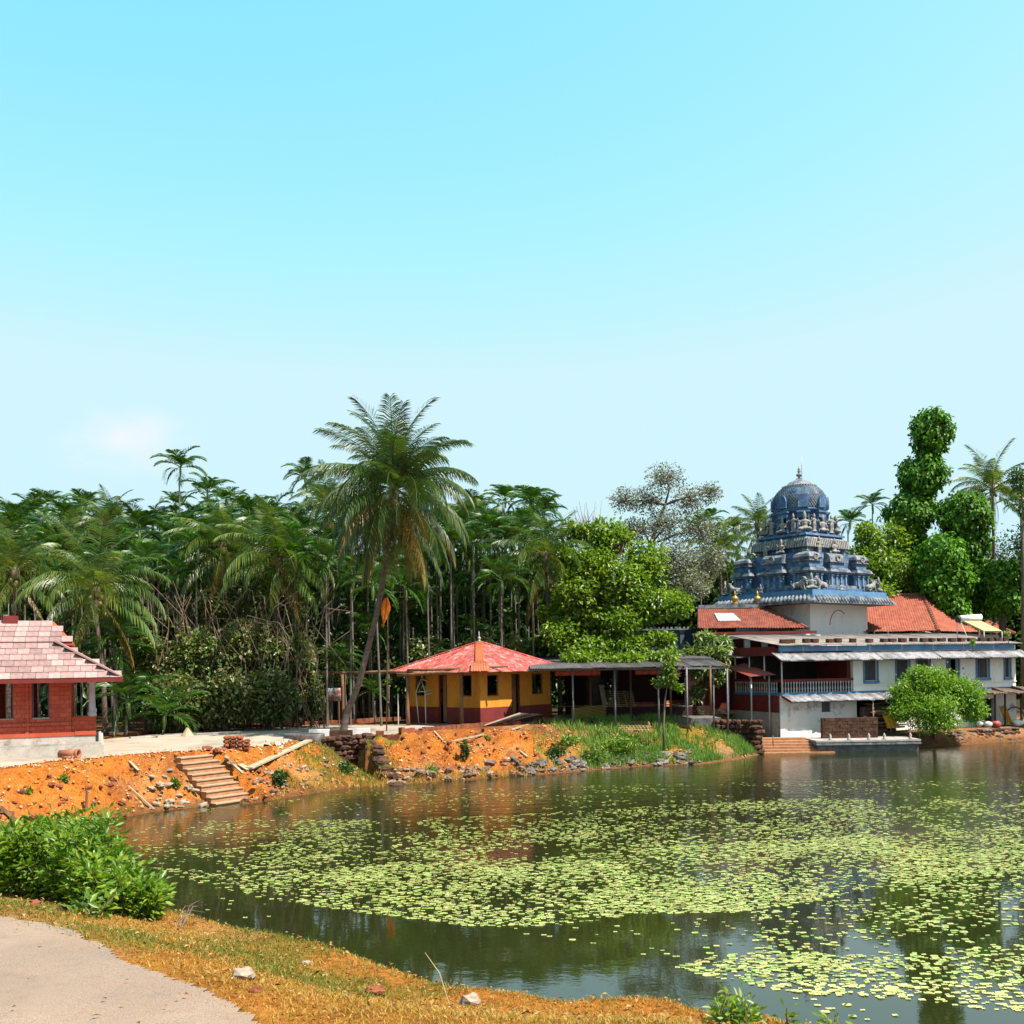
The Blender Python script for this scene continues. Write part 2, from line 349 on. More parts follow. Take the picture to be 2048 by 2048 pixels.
M['grass_lush'] = leafmat('lush_grass', [(.07,.17,.02), (.12,.26,.035), (.24,.36,.08)], .35, rough=.5)
M['grass_dry'] = leafmat('dry_grass', [(.24,.22,.025), (.40,.25,.035), (.50,.26,.04), (.58,.38,.09)], .25, rough=.7)
M['pad'] = leafmat('lily_pad_leaf', [(.28,.42,.09), (.42,.56,.14), (.50,.60,.18), (.58,.60,.22), (.46,.40,.14), (.20,.30,.06)], .12, rough=.3, spec=.6)
# ------------------------------------------------------------------ terrain
def vnoise(x, y, seed=0):
    xi, yi = np.floor(x).astype(np.int64), np.floor(y).astype(np.int64); fx, fy = x-xi, y-yi
    def h(a, b):
        k = (a*374761393+b*668265263+seed*1442695041) & 0xffffffff
        k = ((k ^ (k >> 13))*1274126177) & 0xffffffff
        return ((k ^ (k >> 16)) & 0xffff)/65535.0
    u, v = fx*fx*(3-2*fx), fy*fy*(3-2*fy)
    return (h(xi,yi)*(1-u)+h(xi+1,yi)*u)*(1-v)+(h(xi,yi+1)*(1-u)+h(xi+1,yi+1)*u)*v
def fbm(x, y, seed=0, o=4):
    a, s, t = 0, .5, 0
    for k in range(o): a = a+vnoise(x*2**k, y*2**k, seed+k)*s; t += s; s *= .5
    return a/t
CREST = [(340,1850),(420,1872),(500,1897),(640,1928),(720,1948),(800,1982),(900,2018),(1000,2032),(1110,2020),(1200,2000),(1260,2006),(1330,2018),(1420,2046)]
crest_w = [GP(a, b, 2.0) for a, b in CREST]
near_sh = []
for i, p in enumerate(crest_w):
    a, b = crest_w[max(i-1,0)], crest_w[min(i+1,len(crest_w)-1)]
    t = (b-a); t.z = 0; t.normalize(); nrm = Vector((-t.y, t.x, 0)); near_sh.append((p.x+.95, p.y+2.5))
far_px = [(120,1660),(220,1641),(300,1624),(400,1614),(500,1607),(600,1591),(690,1577),(770,1572),(900,1562),(1000,1555),(1100,1548),(1200,1540),(1290,1532),(1400,1529),(1492,1517)]
far_sh = [tuple(GP(a, b, 0).xy) for a, b in far_px]
SHORE = np.array([(-16.4,31.5)]+far_sh+[(14.4,58.2),(14.6,59.9),(24.2,59.9),(25.2,60.6)]
    +[tuple(GP(1905,1491,0).xy), tuple(GP(2048,1482,0).xy), (46,65), (55,40), (48,12), (30,7.5), (15,7.5), (6.5,9.6)]
    +near_sh[::-1]+[(-6.6,16.9),(-9.5,18.8),(-12.6,21.5),(-15.4,25.5)])
def sdist(x, y):
    x, y = np.asarray(x, float).ravel(), np.asarray(y, float).ravel()
    d = np.full(x.shape, 1e9); ins = np.zeros(x.shape, bool); n = len(SHORE)
    for i in range(n):
        ax, ay = SHORE[i]; bx, by = SHORE[(i+1) % n]; ex, ey = bx-ax, by-ay
        t = np.clip(((x-ax)*ex+(y-ay)*ey)/(ex*ex+ey*ey), 0, 1)
        d = np.minimum(d, (x-ax-t*ex)**2+(y-ay-t*ey)**2)
        if ay != by: ins ^= ((ay > y) != (by > y)) & (x < (bx-ax)*(y-ay)/(by-ay)+ax)
    d = np.sqrt(d); return np.where(ins, -d, d)
#            x    y   Hc   w    Hf  rough
CTRL = np.array([(-4,14,2.0,2.1,2.75,.3),(0,11,2.0,2.1,2.75,.3),(3,10,1.9,2.1,2.75,.3),(20,6,2.0,2.5,2.8,.3),(45,10,2,2.5,2.8,.3),
    (-9,17,2.0,2.1,2.5,.4),(-15,24,1.95,2.4,2.0,.6),(-16,31,1.9,2.4,1.9,1),(-14,36,1.9,2.5,1.9,1),(-11,40,1.85,2.4,1.9,1),(-9,43,1.9,3.2,1.9,1),(-7,45,1.9,4.6,1.9,1),
    (-3,46,1.9,5.6,1.9,1),(1,48,1.9,6.2,1.9,1),(5,51,1.9,6.6,1.9,.8),(9,53,1.95,6.4,1.95,.7),(12.5,55,1.95,4.6,1.95,.6),(14.5,59,.7,1.2,.75,.1),(18,60.5,.6,.5,.75,.1),
    (24,61,.75,.8,.8,.3),(28,62.5,.8,1.1,.85,.5),(34,64,.85,1.2,.9,.5),(50,60,1.5,4,2,.4),(-12,58,1.9,6,1.9,.4),(-4,60,1.92,6,1.92,.4),(2,61,1.92,6,1.92,.4),(7,61,1.95,6,1.95,.4),(11,62,1.95,5,1.95,.4),(5,72,1.9,6,1.9,.4),(-10,72,1.9,6,1.9,.4),(-26,55,1.9,6,1.9,.4),(-26,38,1.9,4,1.9,.4),(12,75,1.9,6,1.9,.3),(30,85,1.2,6,1.3,.3),(22,72,.8,3,.8,.2)])
STB = GP(462, 1606, 0).xy
def gz(x, y, detail=True):
    x, y = np.atleast_1d(np.asarray(x, float)), np.atleast_1d(np.asarray(y, float)); shp = x.shape; x, y = x.ravel(), y.ravel()
    sd = sdist(x, y); w = np.zeros((len(CTRL), len(x)))
    for i, c in enumerate(CTRL): w[i] = 1/((x-c[0])**2+(y-c[1])**2+.6)**2.2
    w /= w.sum(0); Hc, ww, Hf, ro = (CTRL[:,2:].T @ w)
    t = np.clip(sd/ww, 0, 1); prof = t*(1.75-.75*t) if False else 1-(1-t)**1.35
    z = Hc*prof
    t2 = np.clip((sd-ww)/3.2, 0, 1); z = z+(Hf-Hc)*t2*t2*(3-2*t2)
    z = np.where(sd < 0, -1.1*(1-np.exp(sd*.55)), z)
    if detail:
        on = np.clip(sd/.5, 0, 1)*np.clip((ww+.9-sd)/1.4, 0, 1)*ro
        z = z+on*((fbm(x*.8, y*.8, 3)-.5)*.55+(fbm(x*2.6, y*2.6, 9)-.5)*.55)
        qg = np.where(x < -7.3, x*.63+y*.77, x*.97+y*.25); gl = 1-np.clip(np.abs(fbm(qg*1.15, sd*.22, 85)-.5)*9, 0, 1)
        z = z-on*np.clip(ro,0,1)*.34*gl*np.clip(sd/.8,0,1)*np.clip((24-y)/-3,0,1)*np.clip((3.5-x)/2,0,1)
        bx_, by_ = STB; tt = -(x-bx_)*.8+(y-by_)*.6; ss = (x-bx_)*.6+(y-by_)*.8
        cv = (np.abs(ss) < 1.08)&(tt > -.5)&(tt < 2.75); z = np.where(cv, np.minimum(z, tt*.205/.29-.22), z)
        ax_, ay_ = -7.55, 49.6; ex_, ey_ = 1.9, -4.7; ll_ = math.hypot(ex_, ey_); tn = ((x-ax_)*ex_+(y-ay_)*ey_)/ll_/ll_; sn_ = -((x-ax_)*ey_-(y-ay_)*ex_)/ll_*-1.0
        sl_ = ((x-ax_)*ey_-(y-ay_)*ex_)/ll_; nt = (tn > 0)&(tn < 1.05)&(sl_ > -.05)&(sl_ < 2.6); q_ = np.clip(sl_/2.6, 0, 1); z = np.where(nt&(sd > 0), z*(.22+.78*q_*q_*(3-2*q_)), z)
        z = z+.28*np.exp(-((x-.95)/.55)**2-((y-9.75)/.5)**2)*on
        z = z+(fbm(x*1.3, y*1.3, 21)-.5)*.07*np.clip((sd-.3)/1.0,0,1)*np.clip(ro*1.5,0,1)
    return z.reshape(shp)
def g1(x, y): return float(gz([x], [y])[0])
def hit(px, py, lift=0.0):
    u, v = lev(px, py); d = np.concatenate([np.arange(5, 30, .05), np.arange(30, 130, .1)])
    z = gz(u/FPX*d, d); k = np.argmax(z >= CAMZ+v/FPX*d)
    return Vector((u/FPX*d[k], d[k], float(z[k])+lift))
gx = np.concatenate([-np.geomspace(900, 62, 16), np.arange(-58, -22, 1.2), np.arange(-22, -8, .26), np.arange(-8, 8, .17), np.arange(8, 33, .3), np.arange(33, 62, 1.2), np.geomspace(64, 900, 16)])
gy = np.concatenate([-np.geomspace(300, 4, 8), np.arange(-2, 5, .8), np.arange(5, 17, .15), np.arange(17, 30, .4), np.arange(30, 66, .26), np.arange(66, 110, 1.3), np.geomspace(112, 1500, 18)])
XX, YY = np.meshgrid(gx, gy, indexing='ij')
ZZ = gz(XX, YY)
nx, ny = XX.shape
i, j = np.meshgrid(np.arange(nx-1), np.arange(ny-1), indexing='ij'); a = (i*ny+j).ravel()
me = fmesh('ground', np.stack([XX.ravel(), YY.ravel(), ZZ.ravel()], 1), np.stack([a, a+ny, a+ny+1, a+1], 1), True)
# soil / grass / litter colouring by place (real ground cover, not light)
def sstep(a, b, t): t = np.clip((t-a)/(b-a), 0, 1); return t*t*(3-2*t)
def groundcol(x, y):
    sd = sdist(x, y); n1 = fbm(x*.35, y*.35, 31); n2 = fbm(x*1.1, y*1.1, 41); n3 = fbm(x*3.2, y*3.2, 51)
    def C(*c): return np.array(c)[None, :]*np.ones((len(x), 1))
    soil = C(.45,.135,.022)*(.75+.5*n3[:, None]); soil2 = C(.36,.085,.014)
    soil = soil+(soil2-soil)*sstep(.5,.7,n2)[:, None]
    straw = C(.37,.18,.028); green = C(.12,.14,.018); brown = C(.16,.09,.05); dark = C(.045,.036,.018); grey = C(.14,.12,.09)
    c = soil.copy()
    def put(cc, f):
        nonlocal c; c = c+(cc-c)*np.clip(f, 0, 1)[:, None]
    put(straw, sstep(.45,.62,n2)*.45)
    nearm = sstep(24, 18, y)
    put(straw, nearm*.3); put(green, nearm*sstep(.5,.66,fbm(x*.7,y*.7,61))*.5)
    # green slope of the mid and right bank
    mid = sstep(-9.5,-8.2,x)*sstep(-5.0,-6.5,x)*sstep(38,41,y); put(green, mid*sstep(.35,.6,n2))
    rb = sstep(2.0,5.0,x+(n1-.5)*4)*sstep(40,44,y)*sstep(16,14.5,x); put(green, rb*(.35+.6*n2)); put(grey, rb*sstep(1.6,.4,sd)*.9)
    put(brown, sstep(-3,0,x)*sstep(40,43,y)*sstep(1.5,.4,sd)*.6)
    put(brown, sstep(-8,-5,x)*sstep(-1,-4,x)*sstep(40,43,y)*sstep(2.2,.6,sd)*.75)
    put(brown, sstep(14,16,x)*sstep(56,58,y)); put(C(.33,.15,.06), sstep(24,26,x)*sstep(58,60,y)*n2)
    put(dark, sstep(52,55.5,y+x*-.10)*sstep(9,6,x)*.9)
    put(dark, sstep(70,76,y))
    put(C(.40,.19,.07), sstep(.5,.68,fbm(x*.55,y*.55,57))*.6*sstep(70,60,y)); put(C(.2,.06,.02), sstep(.5,.66,fbm(x*.9,y*.5,58))*.55*sstep(8,-2,x)*sstep(24,28,y))
    put(C(.13,.06,.025), sstep(.55,.1,sd)*.85)
    put(C(.11,.075,.03), sstep(.0,-.5,sd))
    return c
gc = groundcol(XX.ravel(), YY.ravel())
at = me.color_attributes.new('soil', 'FLOAT_COLOR', 'POINT')
at.data.foreach_set('color', np.concatenate([gc, np.ones((len(gc),1))], 1).astype(np.float32).ravel())
m, n, l, b = nodes('ground_soil')
ca = n.new('ShaderNodeAttribute'); ca.attribute_name = 'soil'
v = coordn(n, l, 'Object')
f1 = noise(n, l, v, 2.5, 8, .7); f2 = noise(n, l, v, 14, 6, .7)
c = mixc(n, l, .75, ca.outputs['Color'], ramp(n, l, f1, [(.3,(.36,.3,.26)),(.5,(.95,.95,.95)),(.72,(1.3,1.4,1.6))]), 'MULTIPLY')
c = mixc(n, l, .7, c, ramp(n, l, f2, [(.34,(.3,.24,.2)),(.5,(.95,.95,.95)),(.68,(1.3,1.4,1.6))]), 'MULTIPLY')
l.new(c, b.inputs['Base Color']); b.inputs['Roughness'].default_value = .95; b.inputs['Specular IOR Level'].default_value = .1
bump(n, l, f2, 1.0, .12, b)
ground = link('ground', me, m); tag(ground, kind='structure')

# ------------------------------------------------------------------ water
m, n, l, b = nodes('pond_water')
b.inputs['Base Color'].default_value = (.014,.017,.005,1); b.inputs['Roughness'].default_value = .012; b.inputs['IOR'].default_value = 1.7
v = coordn(n, l, 'Object', (1, 1.6, 1))
rip = noise(n, l, v, 1.1, 4, .55); fine = noise(n, l, v, 5.0, 3, .5)
v2 = coordn(n, l, 'Object'); msk = noise(n, l, v2, .09, 2, .5)
sx = n.new('ShaderNodeSeparateXYZ'); l.new(v2, sx.inputs[0])
mr = n.new('ShaderNodeMapRange'); mr.inputs[1].default_value = 22; mr.inputs[2].default_value = 46; mr.inputs[3].default_value = .07; mr.inputs[4].default_value = 1.0
l.new(sx.outputs['Y'], mr.inputs[0])
ad = n.new('ShaderNodeMath'); ad.operation = 'ADD'; l.new(rip, ad.inputs[0])
mf = n.new('ShaderNodeMath'); mf.operation = 'MULTIPLY'; mf.inputs[1].default_value = .35; l.new(fine, mf.inputs[0]); l.new(mf.outputs[0], ad.inputs[1])
ms = n.new('ShaderNodeMath'); ms.operation = 'MULTIPLY'; l.new(mr.outputs[0], ms.inputs[0]); l.new(msk, ms.inputs[1])
hm = n.new('ShaderNodeMath'); hm.operation = 'MULTIPLY'; l.new(ad.outputs[0], hm.inputs[0]); l.new(ms.outputs[0], hm.inputs[1])
bump(n, l, hm.outputs[0], .5, .10, b)
wv = [(-30,4,0),(62,4,0),(62,70,0),(-30,70,0)]
wme = fmesh('pond_water', wv, [(0,1,2,3)]); tag(link('pond_water', wme, m), kind='structure')

# ------------------------------------------------------------------ roads (sheets following the ground)
def sheet_on_ground(name, poly, step, lift, mat, ragged=.0):
    P = np.array(poly); x0, y0 = P.min(0); x1, y1 = P.max(0)
    xs, ys = np.arange(x0, x1+step, step), np.arange(y0, y1+step, step); X, Y = np.meshgrid(xs, ys, indexing='ij')
    cx, cy_ = (X[:-1,:-1]+step/2).ravel(), (Y[:-1,:-1]+step/2).ravel()
    tx = cx+ragged*(fbm(cx*.9, cy_*.9, 71)-.5)*2+ragged*.6*(fbm(cx*4, cy_*4, 73)-.5)*2; ty = cy_+ragged*(fbm(cx*.9, cy_*.9, 72)-.5)*2+ragged*.6*(fbm(cx*4, cy_*4, 74)-.5)*2
    ins = np.zeros(len(tx), bool)
    for k in range(len(P)):
        ax, ay = P[k]; bx, by = P[(k+1) % len(P)]
        if ay != by: ins ^= ((ay > ty) != (by > ty)) & (tx < (bx-ax)*(ty-ay)/(by-ay)+ax)
    nyy = len(ys); ii, jj = np.meshgrid(np.arange(len(xs)-1), np.arange(nyy-1), indexing='ij'); a = (ii*nyy+jj).ravel()[ins]
    Q = np.stack([a, a+nyy, a+nyy+1, a+1], 1); V = np.stack([X.ravel(), Y.ravel(), gz(X, Y).ravel()+lift], 1)
    u, inv = np.unique(Q, return_inverse=True)
    me = fmesh(name, V[u], inv.reshape(Q.shape), True); o = link(name, me, mat); tag(o, kind='structure'); return o
m_road = mk('dusty_road', (.29,.205,.155), (.41,.30,.228), 1.6, .95, .6, 70, .012, c3=(.19,.15,.125), s3=.8, t3=(.45,.7))
_n, _l = m_road.node_tree.nodes, m_road.node_tree.links; _b = _n['Principled BSDF']; _src = _b.inputs['Base Color'].links[0].from_socket
_v = coordn(_n, _l, 'Object'); _l.new(mixc(_n, _l, .8, _src, ramp(_n, _l, noise(_n, _l, _v, 95, 4, .8), [(.36,(.45,.42,.4)),(.5,(1,1,1)),(.66,(1.35,1.3,1.25))]), 'MULTIPLY'), _b.inputs['Base Color'])
m_farroad = mk('pale_road', (.38,.31,.245), (.48,.40,.325), .5, .95, .3, 40, .006, (1,1,1), c3=(.24,.2,.17), s3=.35, t3=(.5,.7))
def gpt(px, py, z): q = GP(px, py, z); return (q.x, q.y)
sheet_on_ground('road', [(-9,15.5),gpt(0,1822,2.75),gpt(100,1848,2.75),gpt(230,1888,2.75),gpt(330,1945,2.75),gpt(440,2000,2.75),gpt(530,2052,2.75),(-.9,5.5),(-1.5,1),(-14,1),(-18,8),(-13,13)], .05, .014, m_road, .16)
sheet_on_ground('far_road', [gpt(0,1536,1.9),gpt(120,1521,1.9),gpt(215,1512,1.9),gpt(330,1503,1.9),gpt(440,1497,1.9),gpt(560,1487,1.9),gpt(600,1476,1.9),gpt(720,1470,1.9),gpt(800,1466,1.9),(-3.8,57.2),gpt(600,1451,1.9),gpt(480,1457,1.9),gpt(360,1466,1.9),gpt(250,1476,1.9),(-22,46),(-30,44),(-32,26),(-24,24),(-21,31)], .22, .028, m_farroad, .12)
# ------------------------------------------------------------------ red laterite house
HB = hit(205, 1510); HB.z = 1.9
HY = R(22)
house = thing('red_brick_house', 'red laterite brick house with pink stone tiled roof and round verandah column', 'house', HB, HY)
m_hwall = None
m, n, l, b = nodes('red_block_wall')
v = coordn(n, l, 'Object')
sw = n.new('ShaderNodeMapping'); sw.inputs['Rotation'].default_value = (R(90), 0, 0); l.new(v, sw.inputs[0])
bt = n.new('ShaderNodeTexBrick'); bt.inputs['Scale'].default_value = 1; bt.inputs['Brick Width'].default_value = .34; bt.inputs['Row Height'].default_value = .17; bt.inputs['Mortar Size'].default_value = .012
bt.inputs['Color1'].default_value = (.34,.055,.03,1); bt.inputs['Color2'].default_value = (.44,.085,.045,1); bt.inputs['Mortar'].default_value = (.2,.045,.03,1)
l.new(sw.outputs[0], bt.inputs[0]); c = mixc(n, l, .5, bt.outputs['Color'], ramp(n, l, noise(n, l, v, 9, 6, .7), [(.3,(.6,.55,.5)),(.7,(1.3,1.3,1.3))]), 'MULTIPLY')
l.new(c, b.inputs['Base Color']); b.inputs['Roughness'].default_value = .9; bump(n, l, noise(n, l, v, 22, 6, .7), .6, .02, b); M['redwall'] = m
M['redplaster'] = mk('red_plaster', (.48,.075,.035), (.58,.11,.05), 2, .85, .2, 20, .01)
M['plinth'] = mk('whitewashed_plinth', (.46,.41,.36), (.62,.57,.52), 2, .9, .3, 12, .02, c3=(.24,.15,.10), s3=2.2, t3=(.52,.72))
M['rooftile'] = mk('pink_stone_tile', (.34,.18,.165), (.5,.31,.29), 2.2, .75, .3, 30, .006, c3=(.24,.21,.22), s3=2.8, t3=(.46,.68), objrand=.32)
M['column'] = mk('painted_column', (.5,.5,.56), (.62,.62,.68), 3, .7, .1, 20)
def hb(name, mat, parent=house, smooth=False):
    def f(mb): return mb.build(name, mat, parent, smooth, world=False)
    return f
x0 = -11.5
MB().bb(x0, .05, -.12, 8, -.4, .42).build('plinth', M['plinth'], house, world=False)
MB().bb(x0, -.02, -.05, 8, .423, .5).build('plinth_band', M['concrete'], house, world=False)
MB().bb(x0, -.25, .1, 8, .503, .78).build('upper_plinth', M['plinth'], house, world=False)
MB().bb(x0, -1.0, .08, .45, .78, .93).build('ledge', M['redplaster'], house, world=False)
MB().bb(-1.0+.003, -.22, .06, .5, .80, .95).build('ledge', M['redplaster'], house, world=False)
wins = [(-2.52-1.27*k, -1.9-1.27*k, 1.48, 3.0) for k in range(7)]
wall_cells(MB(), (0,.2,0), (1,0,0), x0, -1.12, .93, 3.3, .3, wins).build('wall', M['redwall'], house, world=False)
wall_cells(MB(), (0,5.6,0), (1,0,0), x0, -1.12, .78, 3.3, .3, [(-2.6-1.27*k, -1.8-1.27*k, 1.3, 3.0) for k in range(7)]).build('back_wall', M['redwall'], house, world=False)
wall_cells(MB(), (-1.12,.5,0), (0,1,0), 0, 5.1, .78, 3.3, .3, [(1.5,2.6,.78,3.0),(3.4,4.2,1.4,3.0)]).build('end_wall', M['redwall'], house, world=False)
for w in wins[:4]:
    q = MB().bb(w[0]+.003, w[1]-.003, .22, .48, w[2], w[2]+.05); q.build('window_sill', M['concrete'], house, world=False)
    q = MB()
    q.bb(w[0]+.003, w[0]+.06, .3, .4, w[2]+.05, w[3]).bb(w[1]-.06, w[1]-.003, .3, .4, w[2]+.05, w[3]).bb(w[0]+.06, w[1]-.06, .3, .4, w[3]-.06, w[3]-.003)
    q.build('window_frame', M['mauve'], house, world=False)
    MB().bb(w[0]-.24, w[0]-.12, .15, .2, .93, 3.25).build('pilaster', M['redwall'], house, world=False)
MB().bb(x0,-1.12,.14,.2,1.22,1.32).build('string_course', M['redwall'], house, world=False)
MB().bb(-1.11,-.22,.25,.45,.95,1.45).build('parapet', M['redwall'], house, world=False)
MB().bb(-1.1,-.2,.22,.5,1.45,1.52).build('parapet_cap', M['redplaster'], house, world=False)
MB().bb(-.42,-.24,.5,5.6,.78,1.45).build('parapet', M['redwall'], house, world=False)
cl = MB().lathe([(.17,1.52),(.17,1.66),(.13,1.7),(.12,1.8),(.10,2.6),(.09,2.82),(.13,2.86),(.13,2.95),(.10,2.98),(.17,3.05),(.17,3.12)], 14, (-.36,.36,0)).build('column', M['column'], house, True, False)
MB().lathe([(.17,1.52),(.17,1.66),(.13,1.7),(.12,1.8),(.10,2.6),(.09,2.82),(.13,2.86),(.13,2.95),(.10,2.98),(.17,3.05),(.17,3.12)], 14, (-.36,5.3,0)).build('column', M['column'], house, True, False)
MB().bb(x0,-.2,.2,.5,3.3,3.42).bb(-.5,-.2,.5,5.9,3.3,3.42).build('wall_beam', M['redwall'], house, world=False)
# hip roof with upper tier
S = .60; EZ = 3.02; YB = 6.4+.75
def rp(x, t): return Vector((x, -.75+t, EZ+S*t))
roof = MB()
xr = .75; T1, T2 = 2.4, 3.9
roof.add([rp(x0,0), rp(xr,0), rp(xr-T1,T1), rp(x0,T1), (xr,YB,EZ), (xr-T1,YB-T1,EZ+S*T1), (x0,YB,EZ), (x0,YB-T1,EZ+S*T1),
          rp(x0,0)-Vector((0,0,.1)), rp(xr,0)-Vector((0,0,.1)), Vector((xr,YB,EZ-.1)), Vector((x0,YB,EZ-.1))],
         [(0,1,2,3),(1,4,5,2),(4,6,7,5),(8,9,1,0),(9,10,4,1),(10,11,6,4),(11,10,9,8)])
rf = roof.build('roof', M['redplaster'], house, world=False)
up = MB(); UX = xr-T1+.62; UZ = EZ+S*T1+.03; RZ = EZ+S*T2+.03; ym = -.75+T2
up.add([(x0,-.75+T1,UZ),(UX,-.75+T1,UZ),(UX-.75,ym,RZ),(x0,ym,RZ),(UX,2*ym+.75-T1,UZ),(x0,2*ym+.75-T1,UZ),
        (x0,-.75+T1,UZ-.1),(UX,-.75+T1,UZ-.1),(UX,2*ym+.75-T1,UZ-.1),(x0,2*ym+.75-T1,UZ-.1)],
       [(0,1,2,3),(1,4,2),(4,5,3,2),(6,7,1,0),(7,8,4,1),(9,8,7,6)])
uf = up.build('upper_roof', M['redplaster'], house, world=False)
MB().bb(x0,xr+.02,-.79,-.75,EZ-.13,EZ+.02).bb(xr,xr+.04,-.75,YB,EZ-.13,EZ+.02).build('fascia', M['maroon'], house, world=False)
MB().bb(-3.7,-3.15,ym-.25,ym+.25,RZ-.1,RZ+.25).build('chimney', M['maroon'], house, world=False)
MB().tube([(-3.5,ym,RZ+.2),(-3.5,ym,RZ+.75)], .012, 5).build('lightning_rod', M['steel'], house, world=False)
up3 = MB(); up3.add([(x0,1.2,RZ-.5),(-4.9,1.2,RZ-.5),(-5.9,ym,RZ+.55),(x0,ym,RZ+.55),(-4.9,2*ym-1.2,RZ-.5),(x0,2*ym-1.2,RZ-.5)], [(0,1,2,3),(1,4,2),(4,5,3,2)])
up3.build('porch_roof', M['redplaster'], house, world=False)
# stone tiles: thin slabs overlapping up the slope
sl = math.sqrt(1+S*S); TW, TL = .44, .5
tmesh = None
def tile_at(x, t, parent, zoff, w=TW, L=.62, nrm=(0,-S/sl,1/sl), up_=(0,1/sl,S/sl), ax=(1,0,0), base=None):
    global tmesh
    if tmesh is None:
        q = MB().bb(-.5,.5,0,1,0,1); tmesh = bpy.data.meshes.new('roof_tile'); tmesh.from_pydata(q.v, [], q.f); tmesh.materials.append(M['rooftile'])
    o = bpy.data.objects.new('roof_tile', tmesh); col.objects.link(o); o.parent = parent
    A, U, N = Vector(ax), Vector(up_), Vector(nrm)
    tl = .05; U2 = (U-N*tl).normalized(); N2 = A.cross(U2)
    B = base+N*zoff
    o.matrix_basis = Matrix(((A.x*(w-.012),U2.x*L,N2.x*.028,B.x),(A.y*(w-.012),U2.y*L,N2.y*.028,B.y),(A.z*(w-.012),U2.z*L,N2.z*.028,B.z),(0,0,0,1)))
rr = random.Random(3)
nrow = 6
for k in range(nrow):
    t = T1*k/nrow; xe = xr-t; x = xe-(.22 if k % 2 else 0.0)
    first = True
    while x > -6.6:
        w = TW if not first or k % 2 == 0 else TW
        tile_at(0, 0, house, .036+rr.uniform(0,.008), TW, .52, base=rp(x-TW/2, t)); x -= TW; first = False
for k in range(4):
    t = T1+(T2-T1)*k/4; xe = UX-.75*k/4-.02; x = xe-(.22 if k % 2 else 0.0)
    while x > -6.4:
        tile_at(0, 0, house, .036+.03+rr.uniform(0,.008), TW, .50, base=rp(x-TW/2, t)); x -= TW
for k in range(nrow):   # right hip side
    t = T1*k/nrow; y = -.75+t
    while y < YB-t-.5:
        tile_at(0, 0, house, .036, TW, .60, nrm=(S/sl,0,1/sl), up_=(-1/sl,0,S/sl), ax=(0,1,0), base=Vector((xr-t, y+TW/2, EZ+S*t))); y += TW
MB().tube([rp(xr,0)+Vector((0,0,.05)), rp(xr-T1,T1)+Vector((0,0,.07))], .06, 6).build('hip_ridge', M['rooftile'], house, world=False)
# clay pipes by the plinth
def hw(x, y, z): return mw(house) @ Vector((x, y, z))
def pipe(a, b, r, label):
    a, b = Vector(a), Vector(b); d = (b-a).normalized(); base = (a+b)/2; base.z -= r
    o = thing('clay_pipe', label, 'pipe', base, 0, 'clay pipes beside the plinth')
    n_ = 16; q = MB(); P = []
    u = d.cross(Vector((0,0,1))).normalized(); w = u.cross(d)
    for e, rad in ((a,r),(b,r),(b,r*.82),(a,r*.82)):
        for k in range(n_): g = 2*math.pi*k/n_; P.append(e+(u*math.cos(g)+w*math.sin(g))*rad)
    F = [(i*n_+k, i*n_+(k+1)%n_, ((i+1)%4)*n_+(k+1)%n_, ((i+1)%4)*n_+k) for i in range(4) for k in range(n_)]
    q.add(P, F); q.build('barrel', M['terracotta'], o, True)
    rim = MB(); P = []
    for e, rad in ((b-d*.1,r*1.02),(b-d*.1,r*1.16),(b,r*1.16),(b,r*1.02)):
        for k in range(n_): g = 2*math.pi*k/n_; P.append(e+(u*math.cos(g)+w*math.sin(g))*rad)
    rim.add(P, F); rim.build('collar', M['terracotta'], o, True)
p = hit(143, 1516)
pipe((p.x-.4, p.y-.1, p.z+.16), (p.x+.38, p.y-.22, p.z+.17), .16, 'large brown clay pipe lying beside the white house plinth')
p = hit(146, 1519)
pipe((p.x-.2, p.y-.4, p.z+.08), (p.x+.25, p.y-.45, p.z+.08), .08, 'small clay pipe in front of the large clay pipe')

